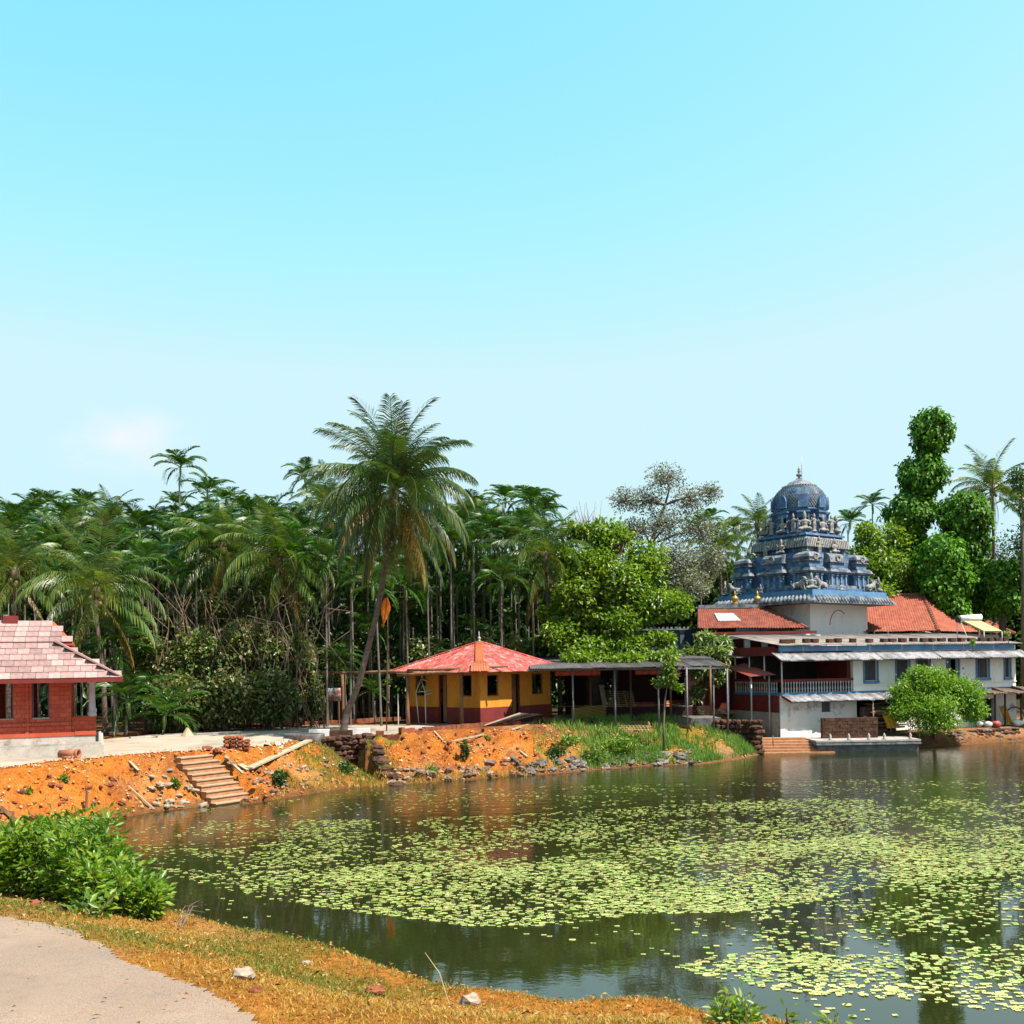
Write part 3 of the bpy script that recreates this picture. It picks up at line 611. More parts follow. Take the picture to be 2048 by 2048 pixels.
# ------------------------------------------------------------------ yellow pavilion
PD = 59.5; pc = W(959, 1330, PD)
pav = thing('yellow_pavilion', 'yellow and maroon square pavilion with a red tin pyramid roof', 'pavilion', (pc.x, PD, 1.95), R(45+2))
hw_, he = 2.9, 3.8; EZ2, AZ2 = 2.92, 4.62
for k in range(4):
    a = k*math.pi/2; ax = Vector((math.cos(a), math.sin(a), 0)); nn = Vector((ax.y, -ax.x, 0))
    o_ = nn*hw_-ax*hw_
    L = 2*hw_
    hol = [(.55,1.45,1.55,2.75),(2.5,3.2,.05,2.75),(4.2,5.15,1.55,2.75)]
    wl_ = wall_cells(MB(), o_, ax, .16 if k % 2 else 0, L-.16 if k % 2 else L, .95, 2.95, .16, hol).build('wall', M['yellow'], pav, world=False)
    wall_cells(MB(), o_+nn*.02, ax, (.16 if k % 2 else -.02), L-.16 if k % 2 else L+.02, 0, .95, .2, [(2.5,3.2,-.05,.96)]).build('dado', M['maroon'], pav, world=False)
    for h in (hol[0], hol[2]):
        q = MB(); c0 = o_-nn*.06
        def fr(x0_, x1_, z0_, z1_): q.box(c0+ax*((x0_+x1_)/2)+Vector((0,0,(z0_+z1_)/2)), (x1_-x0_, .06, z1_-z0_), a)
        fr(h[0]+.002, h[0]+.06, h[2], h[3]); fr(h[1]-.06, h[1]-.002, h[2], h[3]); fr(h[0]+.06, h[1]-.06, h[3]-.06, h[3]-.002); fr(h[0]+.06, h[1]-.06, h[2]+.002, h[2]+.06)
        q.build('window_frame', M['wood'], pav, world=False)
    q = MB(); c0 = o_-nn*.06
    q.box(c0+ax*2.55+Vector((0,0,1.4)), (.08,.07,2.68), a); q.box(c0+ax*3.15+Vector((0,0,1.4)), (.08,.07,2.68), a)
    q.build('door_frame', M['maroon'], pav, world=False)
    if k in (0, 3):
        q = MB(); q.box(c0+ax*2.86+Vector((0,0,1.4))-nn*.2, (.5,.04,2.6), a); q.build('door', M['wood'], pav, world=False)
MB().bb(-2.95,2.95,-2.95,2.95,-.3,0.0).build('floor_slab', M['concrete'], pav, world=False)
nsh = 9
for k in range(4):
    a = k*math.pi/2; ax = np.array([math.cos(a), math.sin(a), 0]); nn = np.array([ax[1], -ax[0], 0])
    for i in range(nsh):
        u0, u1 = -he+2*he*i/nsh, -he+2*he*(i+1)/nsh; u0 -= .03
        nu = 22; us = np.linspace(u0, min(u1, he), nu+1); lift = .012*(i % 2)
        P = []; 
        for q, uu in enumerate(us):
            tmax = 1-abs(uu)/he
            for s_ in (0, .5, 1):
                t = max(tmax, 0)*s_; r_ = he*(1-t)+(.06 if s_ == 0 else 0)
                p = ax*uu+nn*r_; z = EZ2+(AZ2-EZ2)*t-(.02 if s_ == 0 else 0)
                zz = .022*math.sin((uu-u0)/(2*he/nsh)*2*math.pi*7)
                P.append((p[0], p[1], z+lift+zz))
        Q = [(q*3+e, (q+1)*3+e, (q+1)*3+e+1, q*3+e+1) for q in range(nu) for e in range(2)]
        meh = fmesh('roof_sheet', np.array(P), np.array(Q), True); o = link('roof_sheet', meh, M['redtin'], pav)
    a2 = a-math.pi/4
    d2 = Vector((math.cos(a2), math.sin(a2), 0)); e0 = d2*he*1.414+Vector((0,0,EZ2+.04)); e1 = Vector((0,0,AZ2+.05))
    sd_ = Vector((-d2.y, d2.x, 0))
    if k == 3:
        for (t0, t1, wd) in ((0,.28,.5),(.28,1.0,.24)):
            p0 = e0+(e1-e0)*t0; p1 = e0+(e1-e0)*t1
            sheet('ridge_cap', [wmat(pav)@(p0-sd_*wd), wmat(pav)@(p0+sd_*wd), wmat(pav)@(p1+sd_*wd*.9), wmat(pav)@(p1-sd_*wd*.9)], 7, .015, M['rusttin'], pav)
    else:
        MB().tube([e0, e1], .05, 6).build('ridge_cap', M['redtin'], pav, world=False)
    MB().bar(e0+Vector((0,0,-.12)), e1+Vector((0,0,-.15)), .06, .1).build('hip_rafter', M['wood'], pav, world=False)
    for uu in (-2.2, -.75, .75, 2.2):
        t = 1-abs(uu)/he; A = Vector(ax*uu+nn*he)+Vector((0,0,EZ2-.09)); B = Vector(ax*uu+nn*he*(1-t))+Vector((0,0,EZ2+(AZ2-EZ2)*t-.12))
        MB().bar(A, B, .05, .08).build('rafter', M['wood'], pav, world=False)
MB().lathe([(.12,AZ2),(.14,AZ2+.05),(.05,AZ2+.1),(.1,AZ2+.18),(.1,AZ2+.26),(.03,AZ2+.32),(.05,AZ2+.38),(.01,AZ2+.62)], 10).build('finial', M['steel'], pav, True, False)
# pandal frame of rough poles in front of it
pf = thing('pandal_frame', 'rough wooden pole frame standing before the yellow pavilion', 'pole frame', hit(597, 1452))
def post(par, px, ytop, ybot, r, mat, wob=.03, d=None):
    g = hit(px[0], ybot); t = W(px[1], ytop, g.y)
    pts = [g-Vector((0,0,.1))]+[g+(t-g)*f+Vector((random.uniform(-wob,wob), 0, 0)) for f in (.3,.65)]+[t]
    return MB().tube(pts, [r*1.1,r,r*.95,r*.9], 7).build('post', mat, par, True), g, t
_, g0, t0 = post(pf, (602,597), 1345, 1452, .10, M['wood'])
post(pf, (686,684), 1345, 1448, .10, M['wood']); post(pf, (711,713), 1346, 1440, .09, M['wood'])
_, g1_, t1 = post(pf, (817,815), 1341, 1452, .11, M['wood'])
_, g2_, t2 = post(pf, (923,922), 1336, 1453, .11, M['wood'])
post(pf, (1006,1004), 1334, 1436, .07, M['wood'])
def pole(par, a, b, r, mat=M['wood'], sag=.0, nm='beam'):
    a, b = Vector(a), Vector(b); pts = [a+(b-a)*f+Vector((0,0,-sag*4*f*(1-f)+random.uniform(-.02,.02))) for f in (0,.25,.5,.75,1)]
    return MB().tube(pts, [r*1.05,r,r,r*.92,r*.85], 7).build(nm, mat, par, True)
top = lambda px, py, d: W(px, py, d)
pole(pf, top(593,1344,g0.y), top(700,1346,g0.y-.2), .085); pole(pf, top(690,1346,g0.y-.1), top(826,1343,g1_.y), .09); pole(pf, top(795,1350,g1_.y+.12), top(938,1343,g2_.y), .10)
pole(pf, top(815,1341,g1_.y-.1), top(1015,1333,g2_.y-.2), .08); pole(pf, top(815,1345,g1_.y), top(818,1340,58.0), .07); pole(pf, top(597,1347,g0.y), top(713,1348,g0.y+2.5), .05); pole(pf, top(1004,1336,57.2), top(922,1340,g2_.y), .05)
# white pipe canopy frame and bits under the pandal
wf = thing('pipe_canopy_frame', 'small white pipe canopy frame with a peaked top', 'frame', hit(838, 1449))
gA, gB, gC = hit(838,1449), hit(852,1450), hit(894,1446)
hA, hB, hC = W(832,1384,gA.y), W(850,1383,gB.y), W(888,1374,gC.y); pk = W(842,1358,gA.y)
for a, b_ in ((gA,hA),(gB,hB),(gC,hC)): MB().tube([a-Vector((0,0,.05)),b_], .035, 6).build('leg', M['white_pipe'], wf, True)
for a, b_ in ((hA,hB),(hB,hC),(hA,pk),(hB,pk),(pk,hC),(hB-Vector((0,0,.2)),hC-Vector((0,0,.18)))): MB().tube([a,b_], .028, 6).build('rail', M['white_pipe'], wf, True)
g = hit(797,1452); MB().tube([g-Vector((0,0,.1)), W(796,1387,g.y)], .035, 6).solo('white_stake', M['white_pipe'], 'lone white stake standing left of the pipe canopy frame', 'stake', g)
g = hit(942,1442)
tub = MB()
for (rr_, z0_, z1_) in ((.33,0,.75),):
    tub.lathe([(.27,0),(.36,.66),(.40,.68),(.40,.74),(.34,.74),(.24,.08)], 16, g)
tub.solo('grey_tub', M['concrete'], 'grey concrete tub standing before the maroon pavilion wall', 'tub', g, smooth=False)
g = hit(1050, 1424); est = thing('wooden_stand', 'pale wooden easel stand with a square frame by pavilion door', 'stand', g)
e = [W(1050,1376,g.y), W(1070,1376,g.y), W(1070,1401,g.y), W(1050,1401,g.y)]
for k in range(4): MB().bar(e[k], e[(k+1)%4], .05).build('frame_bar', M['wood_pale'], est)
MB().bar(g-Vector((.1,0,.05)), e[3]+Vector((.1,0,0)), .05).build('leg', M['wood_pale'], est)
MB().bar(hit(1062,1424)-Vector((0,0,.05)), e[2]+Vector((-.05,0,0)), .05).build('leg', M['wood_pale'], est)
M['shade_maroon'] = mk('shaded_maroon', (.035,.01,.01), (.06,.018,.016), 2, .8, .1, 20)  # maroon with the deep shade under the shed roof painted into the colour
M['shed_steel'] = mk('dull_steel', (.14,.14,.16), (.26,.26,.29), 5, .6, .1, 40)
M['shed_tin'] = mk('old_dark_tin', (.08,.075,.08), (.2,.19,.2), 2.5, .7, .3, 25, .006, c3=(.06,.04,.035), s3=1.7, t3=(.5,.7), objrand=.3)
# ------------------------------------------------------------------ long tin-roofed shed (dark inside)
shed = thing('open_tin_shed', 'long low open shed with tin roof, steel posts and maroon back wall', 'shed', (7.5, 60, 1.95))
SX0, SX1 = W(1075,1330,56).x, 11.9
for px, yb in ((1145,1424),(1229,1424),(1316,1424),(1373,1420),(1426,1420),(1454,1420)):
    dd = 56.0 if px < 1400 else 57.5
    t = W(px, 1330, dd); gzz = g1(t.x, dd)
    MB().tube([(t.x, dd, gzz-.1), (t.x, dd, 4.92)], .05, 8).build('post', M['shed_steel'], shed, True)
for px in (1100,1180,1260,1340,1420):
    t = W(px, 1330, 61); MB().tube([(t.x, 61, 1.8), (t.x, 61, 5.3)], .07, 8).build('post', M['wood'], shed, True)
    MB().bar((t.x, 55.6, 4.93), (t.x, 66, 5.66), .08, .1).build('rafter', M['wood'], shed)
MB().bar((SX0-.6, 56, 4.9), (SX1, 56.3, 4.86), .08, .1).build('beam', M['shed_steel'], shed)
MB().bar((SX0, 61, 5.28), (SX1, 61, 5.28), .1, .12).build('beam', M['wood'], shed)
n_sh = 16
for k in range(n_sh):
    xa, xb = SX0-.4+(SX1-SX0+.4)*k/n_sh-.02, SX0-.4+(SX1-SX0+.4)*(k+1)/n_sh+.03; zz = .012*(k % 2)+random.uniform(-.02,.02)
    yf = 55.4 if xa < 9 else 56.2
    sheet('roof_sheet', [(xa,yf,4.98+zz),(xb,yf,4.98+zz),(xb,60.6,5.36+zz),(xa,60.6,5.36+zz)], 8, .025, M['shed_tin'], shed)
    sheet('roof_sheet', [(xa,60.4,5.40+zz),(xb,60.4,5.40+zz),(xb,66.2,5.76+zz),(xa,66.2,5.76+zz)], 8, .025, M['shed_tin'], shed)
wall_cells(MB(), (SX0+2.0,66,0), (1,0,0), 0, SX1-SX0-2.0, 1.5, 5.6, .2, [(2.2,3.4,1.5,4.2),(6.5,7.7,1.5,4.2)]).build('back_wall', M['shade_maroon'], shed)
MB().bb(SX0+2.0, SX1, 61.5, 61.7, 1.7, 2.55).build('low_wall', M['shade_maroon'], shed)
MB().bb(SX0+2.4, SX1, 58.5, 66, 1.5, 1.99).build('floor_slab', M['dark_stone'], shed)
for k, px in enumerate((1140,1300)):
    a = W(px-30,1335,57.4); b_ = W(px+60,1333,57.4)
    sheet('valance', [(a.x,57.4,4.55),(b_.x,57.4,4.55),(b_.x,57.35,4.86),(a.x,57.35,4.86)], 6, .03, M['redtin_fresh'], shed)
MB().bar((SX0+1.0, 59.6, 2.75), (9.5, 59.6, 2.75), .05).build('rail', M['wood'], shed)

# ------------------------------------------------------------------ blue parapet hall with old clay tile roof
hall = thing('blue_parapet_hall', 'temple hall with blue parapet, grey tin skirt roof and old red tiles', 'hall', (11.5, 70, 1.9))
a0, a1 = W(1262,1300,70).x, W(1467,1300,70).x
def mangalore(name, c4, rows, cols, mat, parent):
    rows_u = rows; P, Q = patch(*c4, cols*4, rows*2, lambda u, v: .06*np.abs(np.sin(u*cols*math.pi))+.0)
    # saw-tooth courses: raise lower edge of each course
    p = np.array(c4, float); nrm = np.cross(p[1]-p[0], p[3]-p[0]); nrm /= np.linalg.norm(nrm)
    jj = np.tile(np.arange(rows*2+1), cols*4+1); P = P+nrm*np.where(jj % 2 == 0, .075, -.03)[:, None]
    P += nrm*((fbm(P[:,0]*1.5, P[:,1]*1.5+P[:,2], 5)-.5)*.09)[:, None]
    if parent is not None:
        im = np.array(wmat(parent).inverted()); P = P @ im[:3,:3].T+im[:3,3]
    o = link(name, fmesh(name, P, Q, False), mat, parent); o['kind'] = 'stuff'; return o
wall_cells(MB(), (a0,70,0), (1,0,0), 0, a1-a0, 5.7, 7.5, .25, []).build('wall', M['teal'], hall)
wall_cells(MB(), (a0,70,0), (1,0,0), 0, a1-a0, 1.5, 5.7, .25, [(1,2,1.6,4),(5,6,1.6,4)]).build('lower_wall', M['shade_maroon'], hall)  # lower part darkened in colour to stand for the shade behind the shed
MB().bb(a1-.25, a1, 70.25, 82, 1.5, 7.5).build('wall', M['blue'], hall)
MB().bb(a0, a0+.25, 70.25, 82, 1.5, 7.5).build('wall', M['blue'], hall)
n_p = 7
for k in range(n_p):
    x = a0+.2+(a1-a0-.4)*k/(n_p-1)
    MB().bb(x-.14, x+.14, 69.86, 70-.002, 6.0, 7.3).bb(x-.2, x+.2, 69.8, 70-.002, 7.3, 7.42).build('pilaster', M['temple_grey'], hall)
MB().lathe([(.22,7.42),(.22,7.6),(.14,7.66),(.14,7.9),(.24,7.96),(.2,8.1),(.04,8.3)], 10, (a1-.2,69.9,0)).build('corner_pot', M['paletin'], hall, True)
for k in range(22):
    x = a0+.5+(a1-a0-1)*k/21; MB().box((x,70.0,7.56), (.13,.12,.14)).build('merlon', M['temple_grey'], hall)
MB().bb(a0-.1, a1+.1, 69.75, 70.3, 7.42, 7.5).build('cornice', M['temple_grey'], hall)
for k in range(9):
    xa = a0-.3+(a1-a0+.6)*k/9; xb = a0-.3+(a1-a0+.6)*(k+1)/9+.04; z_ = .015*(k % 2)
    sheet('roof_sheet', [(xa,66.8,5.45+z_),(xb,66.8,5.45+z_),(xb,69.99,6.05+z_),(xa,69.99,6.05+z_)], 8, .035, M['paletin'], hall)
# old tiled hip roof between the hall and the shaft of the tower
tr = thing('old_tiled_roof_hall', 'low hall with an old dark red tile roof beside the tower shaft', 'hall', (16.5, 68, 1.9))
q = [W(1395,1259,66.4), W(1618,1258,66.4), W(1530,1217,70.4), W(1395,1218,70.4)]
mangalore('tile_courses', q, 13, 40, M['tile_dark'], tr)
q2 = [W(1618,1258,66.4), Vector((19.1, 70.0, W(1618,1258,66.4).z)), Vector((17.4, 72.0, W(1530,1217,70.4).z)), W(1530,1217,70.4)]
mangalore('tile_courses', q2, 10, 30, M['tile_dark'], tr)
MB().tube([W(1617,1257,66.4), W(1530,1215.5,70.4)], .12, 7).build('hip_ridge', M['ridge'], tr)
xw0, xw1 = W(1400,1262,66.8).x, W(1600,1262,66.8).x; ze = W(1500,1262,66.7).z
MB().bb(xw0, xw1+.9, 66.15, 66.3, ze-.22, ze-.06).build('eave_board', M['maroon'], tr)
MB().bb(xw0, xw1+.6, 66.6, 66.75, ze-.5, ze-.24).build('eave_beam', M['white'], tr)
MB().bb(xw0, xw1, 67.9, 68.1, 1.5, ze-.05).build('wall', M['maroon'], tr)
for k in range(7): MB().bb(xw0+.6+k*1.15, xw0+.95+k*1.15, 66.76, 67.1, ze-1.6, ze-.3).build('pillar', M['white'], tr)
a = W(1428,1229,69.1); b_ = W(1466,1229,69.1); c_ = W(1482,1244,67.6); d_ = W(1436,1245,67.6)
up_ = Vector((0,-.03,.1))
sheet('skylight_sheet', [d_+up_, c_+up_, b_+up_, a+up_], 5, .01, M['paletin'], tr)
MB().bb(W(1395,1213,70.6).x, W(1528,1213,70.6).x, 70.2, 71.2, W(1450,1217,70.6).z, W(1450,1210,70.6).z).build('ridge_slab', M['temple_grey'], tr)
for px in (1470, 1515):
    g = W(px, 1210, 70.6); MB().lathe([(.2,0),(.24,.12),(.12,.2),(.24,.34),(.27,.46),(.16,.58),(.06,.64),(.13,.72),(.03,.86),(.01,1.0)], 12, g).build('gilded_finial', M['gold'], tr, True)

# ------------------------------------------------------------------ temple tower
TC = W(1602, 1193, 73)
TYAW = R(36.4)
tw = thing('temple_tower', 'blue weathered tiered temple tower with octagonal dome, statues and finial', 'temple tower', (TC.x, 73, .7), TYAW)
Z0 = .7
def zt(vv): return 9.85+(1560-vv)*.00665-Z0
def sq(mb, w, z0, z1, w2=None):
    w2 = w if w2 is None else w2; a, b_ = w/2, w2/2
    return mb.add([(-a,-a,z0),(a,-a,z0),(a,a,z0),(-a,a,z0),(-b_,-b_,z1),(b_,-b_,z1),(b_,b_,z1),(-b_,b_,z1)], [(3,2,1,0),(4,5,6,7),(0,1,5,4),(1,2,6,5),(2,3,7,6),(3,0,4,7)])
sq(MB(), 6.4, 0, zt(1690)+.02).build('shaft', M['white'], tw, world=False)
arch = MB()
for k in range(9):   # stained arch line on the right wall of the shaft
    a = math.pi*(.02+.62*k/8); b_ = math.pi*(.02+.62*(k+1)/8)
    arch.bar((-1.1+1.0-1.0*math.cos(a),-3.205,zt(1910)+1.1*math.sin(a)), (-1.1+1.0-1.0*math.cos(b_),-3.205,zt(1910)+1.1*math.sin(b_)), .05, .05)
arch.build('arch_moulding', M['terracotta'], tw, world=False)
# drip eave: sloping slab with curved ribs
ev = MB(); sq(ev, 9.2, zt(1690), zt(1672)); sq(ev, 9.15, zt(1672), zt(1612), 8.35); eave = ev.build('eave', M['temple_grey'], tw, world=False)
for k in range(4):
    a = k*math.pi/2; cs, sn = math.cos(a), math.sin(a); rb = MB()
    for i in range(26):
        u = -4.3+8.6*(i+.5)/26
        def rt(x, y, z): return (x*cs-y*sn, x*sn+y*cs, z)
        rb.tube([rt(u, -4.58, zt(1678)), rt(u*.975, -4.44, zt(1640)), rt(u*.94, -4.2, zt(1612))], [.10,.12,.08], 6)
    o = rb.build('eave_ribs', M['temple_grey'], eave, True, False); o['kind'] = 'stuff'
sq(MB(), 8.26, zt(1612), zt(1556)).build('ledge', M['blue'], tw, world=False)
sq(MB(), 6.9, zt(1556), zt(1520)).build('tier_base', M['temple'], tw, world=False)
sq(MB(), 6.55, zt(1520), zt(1488)).build('tier_base', M['temple_grey'], tw, world=False)
sq(MB(), 5.3, zt(1488), zt(1150)).build('tier_wall', M['temple'], tw, world=False)
M['temple_pilaster'] = mk('pale_blue_pilaster', (.12,.24,.4), (.22,.36,.5), 2, .8, .3, 14, .01, c3=(.05,.09,.16), s3=2.4, t3=(.52,.66))
def shrine(cx, cy_, w, d, rot, long_):
    """miniature shrine: pilastered body, cornices, barrel or domed roof with horseshoe arches"""
    p_ = bpy.data.objects.new('miniature_shrine', None); col.objects.link(p_); p_.parent = tw; p_.location = (cx, cy_, 0); p_.rotation_euler = (0,0,rot); p_.empty_display_size = .1
    body = MB().bb(-w/2, w/2, -d/2, d/2, zt(1488), zt(1372)); body.build('body', M['temple'], p_, world=False)
    k = 4 if long_ else 3; mp_ = M['temple_pilaster']
    for sgn in (-1, 1):
        for i in range(k):
            x = -w/2+.1+(w-.2)*i/(k-1)
            MB().box((x, sgn*(d/2+.03), (zt(1480)+zt(1390))/2), (.15,.1,zt(1390)-zt(1480))).box((x, sgn*(d/2+.05), zt(1384)), (.26,.16,.08)).box((x, sgn*(d/2+.05), zt(1482)), (.24,.14,.07)).build('pilaster', mp_, p_, world=False)
        for i in range(2 if not long_ else 2):
            y = -d/2+.1+(d-.2)*i
            MB().box((sgn*(w/2+.03), y, (zt(1480)+zt(1390))/2), (.1,.15,zt(1390)-zt(1480))).box((sgn*(w/2+.05), y, zt(1384)), (.16,.26,.08)).build('pilaster', mp_, p_, world=False)
    cn = MB()
    for z0_, z1_, o1, o2 in ((1372,1352,.16,.26),(1352,1322,.26,.16),(1322,1310,.1,.1)):
        a, b_ = w/2+o1, d/2+o1; a2, b2 = w/2+o2, d/2+o2
        cn.add([(-a,-b_,zt(z0_)),(a,-b_,zt(z0_)),(a,b_,zt(z0_)),(-a,b_,zt(z0_)),(-a2,-b2,zt(z1_)),(a2,-b2,zt(z1_)),(a2,b2,zt(z1_)),(-a2,b2,zt(z1_))], [(3,2,1,0),(4,5,6,7),(0,1,5,4),(1,2,6,5),(2,3,7,6),(3,0,4,7)])
    cn.build('cornice', M['temple_grey'], p_, world=False)
    MB().bb(-w/2+.08, w/2-.08, -d/2+.08, d/2-.08, zt(1310), zt(1250)).build('frieze', M['temple'], p_, world=False)
    MB().bb(-w/2-.04, w/2+.04, -d/2-.04, d/2+.04, zt(1250), zt(1238)).build('upper_cornice', M['temple_grey'], p_, world=False)
    rf = MB(); h = zt(1148)-zt(1238)
    if long_:
        N = 10; P = []
        for e in (-w/2+.02, w/2-.02):
            for i in range(N+1):
                a = math.pi*i/N; P.append((e, -math.cos(a)*(d/2+.02)*(1.05 if .1 < i/N < .9 else .95), zt(1238)+math.sin(a)*h))
        F = [(i, i+1, N+2+i, N+1+i) for i in range(N)]+[tuple(range(N,-1,-1)), tuple(range(N+1, 2*N+2))]
        rf.add(P, F)
    else:
        for (r0, z0_, r1, z1_) in ((.46,1238,.54,1210),(.54,1210,.48,1180),(.48,1180,.28,1156),(.28,1156,.08,1146)):
            a, b_ = w*r0, w*r1; rf.add([(-a,-a,zt(z0_)),(a,-a,zt(z0_)),(a,a,zt(z0_)),(-a,a,zt(z0_)),(-b_,-b_,zt(z1_)),(b_,-b_,zt(z1_)),(b_,b_,zt(z1_)),(-b_,b_,zt(z1_))], [(3,2,1,0),(4,5,6,7),(0,1,5,4),(1,2,6,5),(2,3,7,6),(3,0,4,7)])
    rf.build('vault', M['temple_grey'], p_, world=False)
    kd = MB()
    for sgn in (-1, 1):
        kd.lathe([(.24,0),(.24,.1),(.14,.1),(.14,.02)], 12, (0,0,0)); nn_ = len(kd.v)-48
        for i in range(nn_, len(kd.v)):
            x, y, z = kd.v[i]; kd.v[i] = (x, sgn*(d/2-.02+z), zt(1205)+y)
    kd.build('horseshoe_arch', M['statue'], p_, world=False)
    MB().lathe([(.07,0),(.1,.08),(.03,.16),(.01,.3)], 8, (0,0,zt(1150))).build('shrine_finial', M['statue'], p_, world=False)
h1 = 6.46/2-.62
for sx in (-1, 1):
    for sy in (-1, 1): shrine(sx*h1, sy*h1, 1.3, 1.3, 0, False)
for k in range(4):
    a = k*math.pi/2; shrine(math.sin(a)*(h1-.05), -math.cos(a)*(h1-.05), 1.75, 1.2, a, True)
t2 = MB(); sq(t2, 4.3, zt(1150), zt(1092)); t2.build('recess_wall', M['temple'], tw, world=False)
c2 = MB(); sq(c2, 4.35, zt(1100), zt(1086), 4.9); sq(c2, 4.9, zt(1086), zt(1010), 4.7); sq(c2, 4.7, zt(1010), zt(980), 4.2); c2o = c2.build('upper_cornice', M['temple_grey'], tw, world=False)
rb = MB()
for k in range(4):
    a = k*math.pi/2; cs, sn = math.cos(a), math.sin(a)
    for i in range(22):
        u = -2.25+4.5*(i+.5)/22; rb.add([(x*cs-y*sn, x*sn+y*cs, z) for x, y, z in ((u-.06,-2.5,zt(1088)),(u+.06,-2.5,zt(1088)),(u+.06,-2.38,zt(1000)),(u-.06,-2.38,zt(1000)),(u-.06,-2.3,zt(1088)),(u+.06,-2.3,zt(1088)),(u+.06,-2.2,zt(1000)),(u-.06,-2.2,zt(1000)))], [(0,1,2,3),(0,3,7,4),(1,5,6,2),(3,2,6,7)])
rb.build('cornice_ribs', M['statue'], c2o, world=False)['kind'] = 'stuff'
s2 = MB(); sq(s2, 4.1, zt(980), zt(962)); sq(s2, 4.4, zt(962), zt(940), 4.3); sq(s2, 3.9, zt(940), zt(924)); s2.build('step_moulding', M['temple'], tw, world=False)
MB().lathe([(1.75,zt(924)),(1.75,zt(895)),(1.6,zt(890)),(1.55,zt(760)),(1.7,zt(752)),(1.75,zt(735)),(1.62,zt(728)),(1.58,zt(700)),(1.72,zt(690))], 8, rot=0).build('neck', M['temple'], tw, world=False)
for k in range(8):
    a = k*math.pi/4; q = MB(); cs, sn = math.cos(a), math.sin(a)
    def bx(x, y, z, dx, dy, dz): q.box((x*cs-y*sn, x*sn+y*cs, z), (dx,dy,dz), a)
    bx(0,-1.7,zt(735),.8,.5,.36); bx(0,-1.78,zt(700),.95,.5,.12); bx(0,-1.65,zt(665),.56,.36,.30); bx(0,-1.7,zt(632),.72,.4,.12); bx(-.36,-1.72,zt(820),.14,.3,.9); bx(.36,-1.72,zt(820),.14,.3,.9); bx(0,-1.75,zt(905),1.0,.5,.2)
    q.build('neck_bracket', M['temple'], tw, world=False)
DP = [(1.78,zt(690)),(1.88,zt(670)),(1.74,zt(655)),(1.76,zt(640)),(1.84,zt(590)),(1.86,zt(555)),(1.80,zt(515)),(1.62,zt(470)),(1.36,zt(432)),(1.12,zt(405))]
dome = MB().lathe(DP, 16, rot=0).build('dome', M['temple'], tw, world=False)
sc_ = MB()
rows = [(zt(640)+(zt(410)-zt(640))*i/13) for i in range(14)]
def rad(z):
    for (r0, z0_), (r1, z1_) in zip(DP[3:], DP[4:]):
        if z0_ <= z <= z1_: return r0+(r1-r0)*(z-z0_)/(z1_-z0_)
    return 1.1
for i, z in enumerate(rows):
    for k in range(56):
        g_ = 2*math.pi*(k+.5*(i % 2))/56; r_ = rad(z)*(math.cos(math.pi/16)+.006)
        sc_.box((r_*math.cos(g_), r_*math.sin(g_), z), (.07,.12,.09), g_)
o = sc_.build('dome_scales', M['temple_grey'], dome, world=False); o['kind'] = 'stuff'
for k in range(8):
    a = k*math.pi/4; q = MB(); N = 10; P = []
    for e in (1.55, 1.98):
        for i in range(N+1):
            t = math.pi*i/N; P.append((-math.cos(t)*.36, -e, zt(600)+math.sin(t)*.55)) 
        P += [(.36, -e, zt(655)), (-.36, -e, zt(655))]
    m_ = N+3; F = [(i, (i+1) % m_, m_+(i+1) % m_, m_+i) for i in range(m_)]+[tuple(range(m_)), tuple(range(2*m_-1, m_-1, -1))]
    cs, sn = math.cos(a), math.sin(a); q.add([(x*cs-y*sn, x*sn+y*cs, z) for x, y, z in P], F)
    nich = q.build('dome_niche', M['temple'], dome, world=False)
MB().lathe([(1.12,zt(408)),(1.18,zt(398)),(1.05,zt(392)),(.95,zt(385)),(.72,zt(352)),(.45,zt(335)),(.3,zt(325)),(.22,zt(318))], 16).build('lotus_cap', M['temple_grey'], tw, world=False)
bd = MB()
for k in range(40):
    g_ = 2*math.pi*k/40; bd.box((1.17*math.cos(g_),1.17*math.sin(g_),zt(405)), (.09,.1,.12), g_)
bd.build('cap_beads', M['statue'], tw, world=False)['kind'] = 'stuff'
MB().lathe([(.2,zt(320)),(.22,zt(312)),(.1,zt(305)),(.09,zt(292)),(.2,zt(280)),(.22,zt(268)),(.1,zt(255)),(.06,zt(248)),(.15,zt(236)),(.07,zt(228)),(.11,zt(215)),(.02,zt(178))], 12).build('finial', M['statue'], tw, True, False)
MB().tube([(.18,-.1,zt(330)), (.18,-.1,zt(66))], .02, 6).build('lightning_rod', M['steel'], tw, True, False)
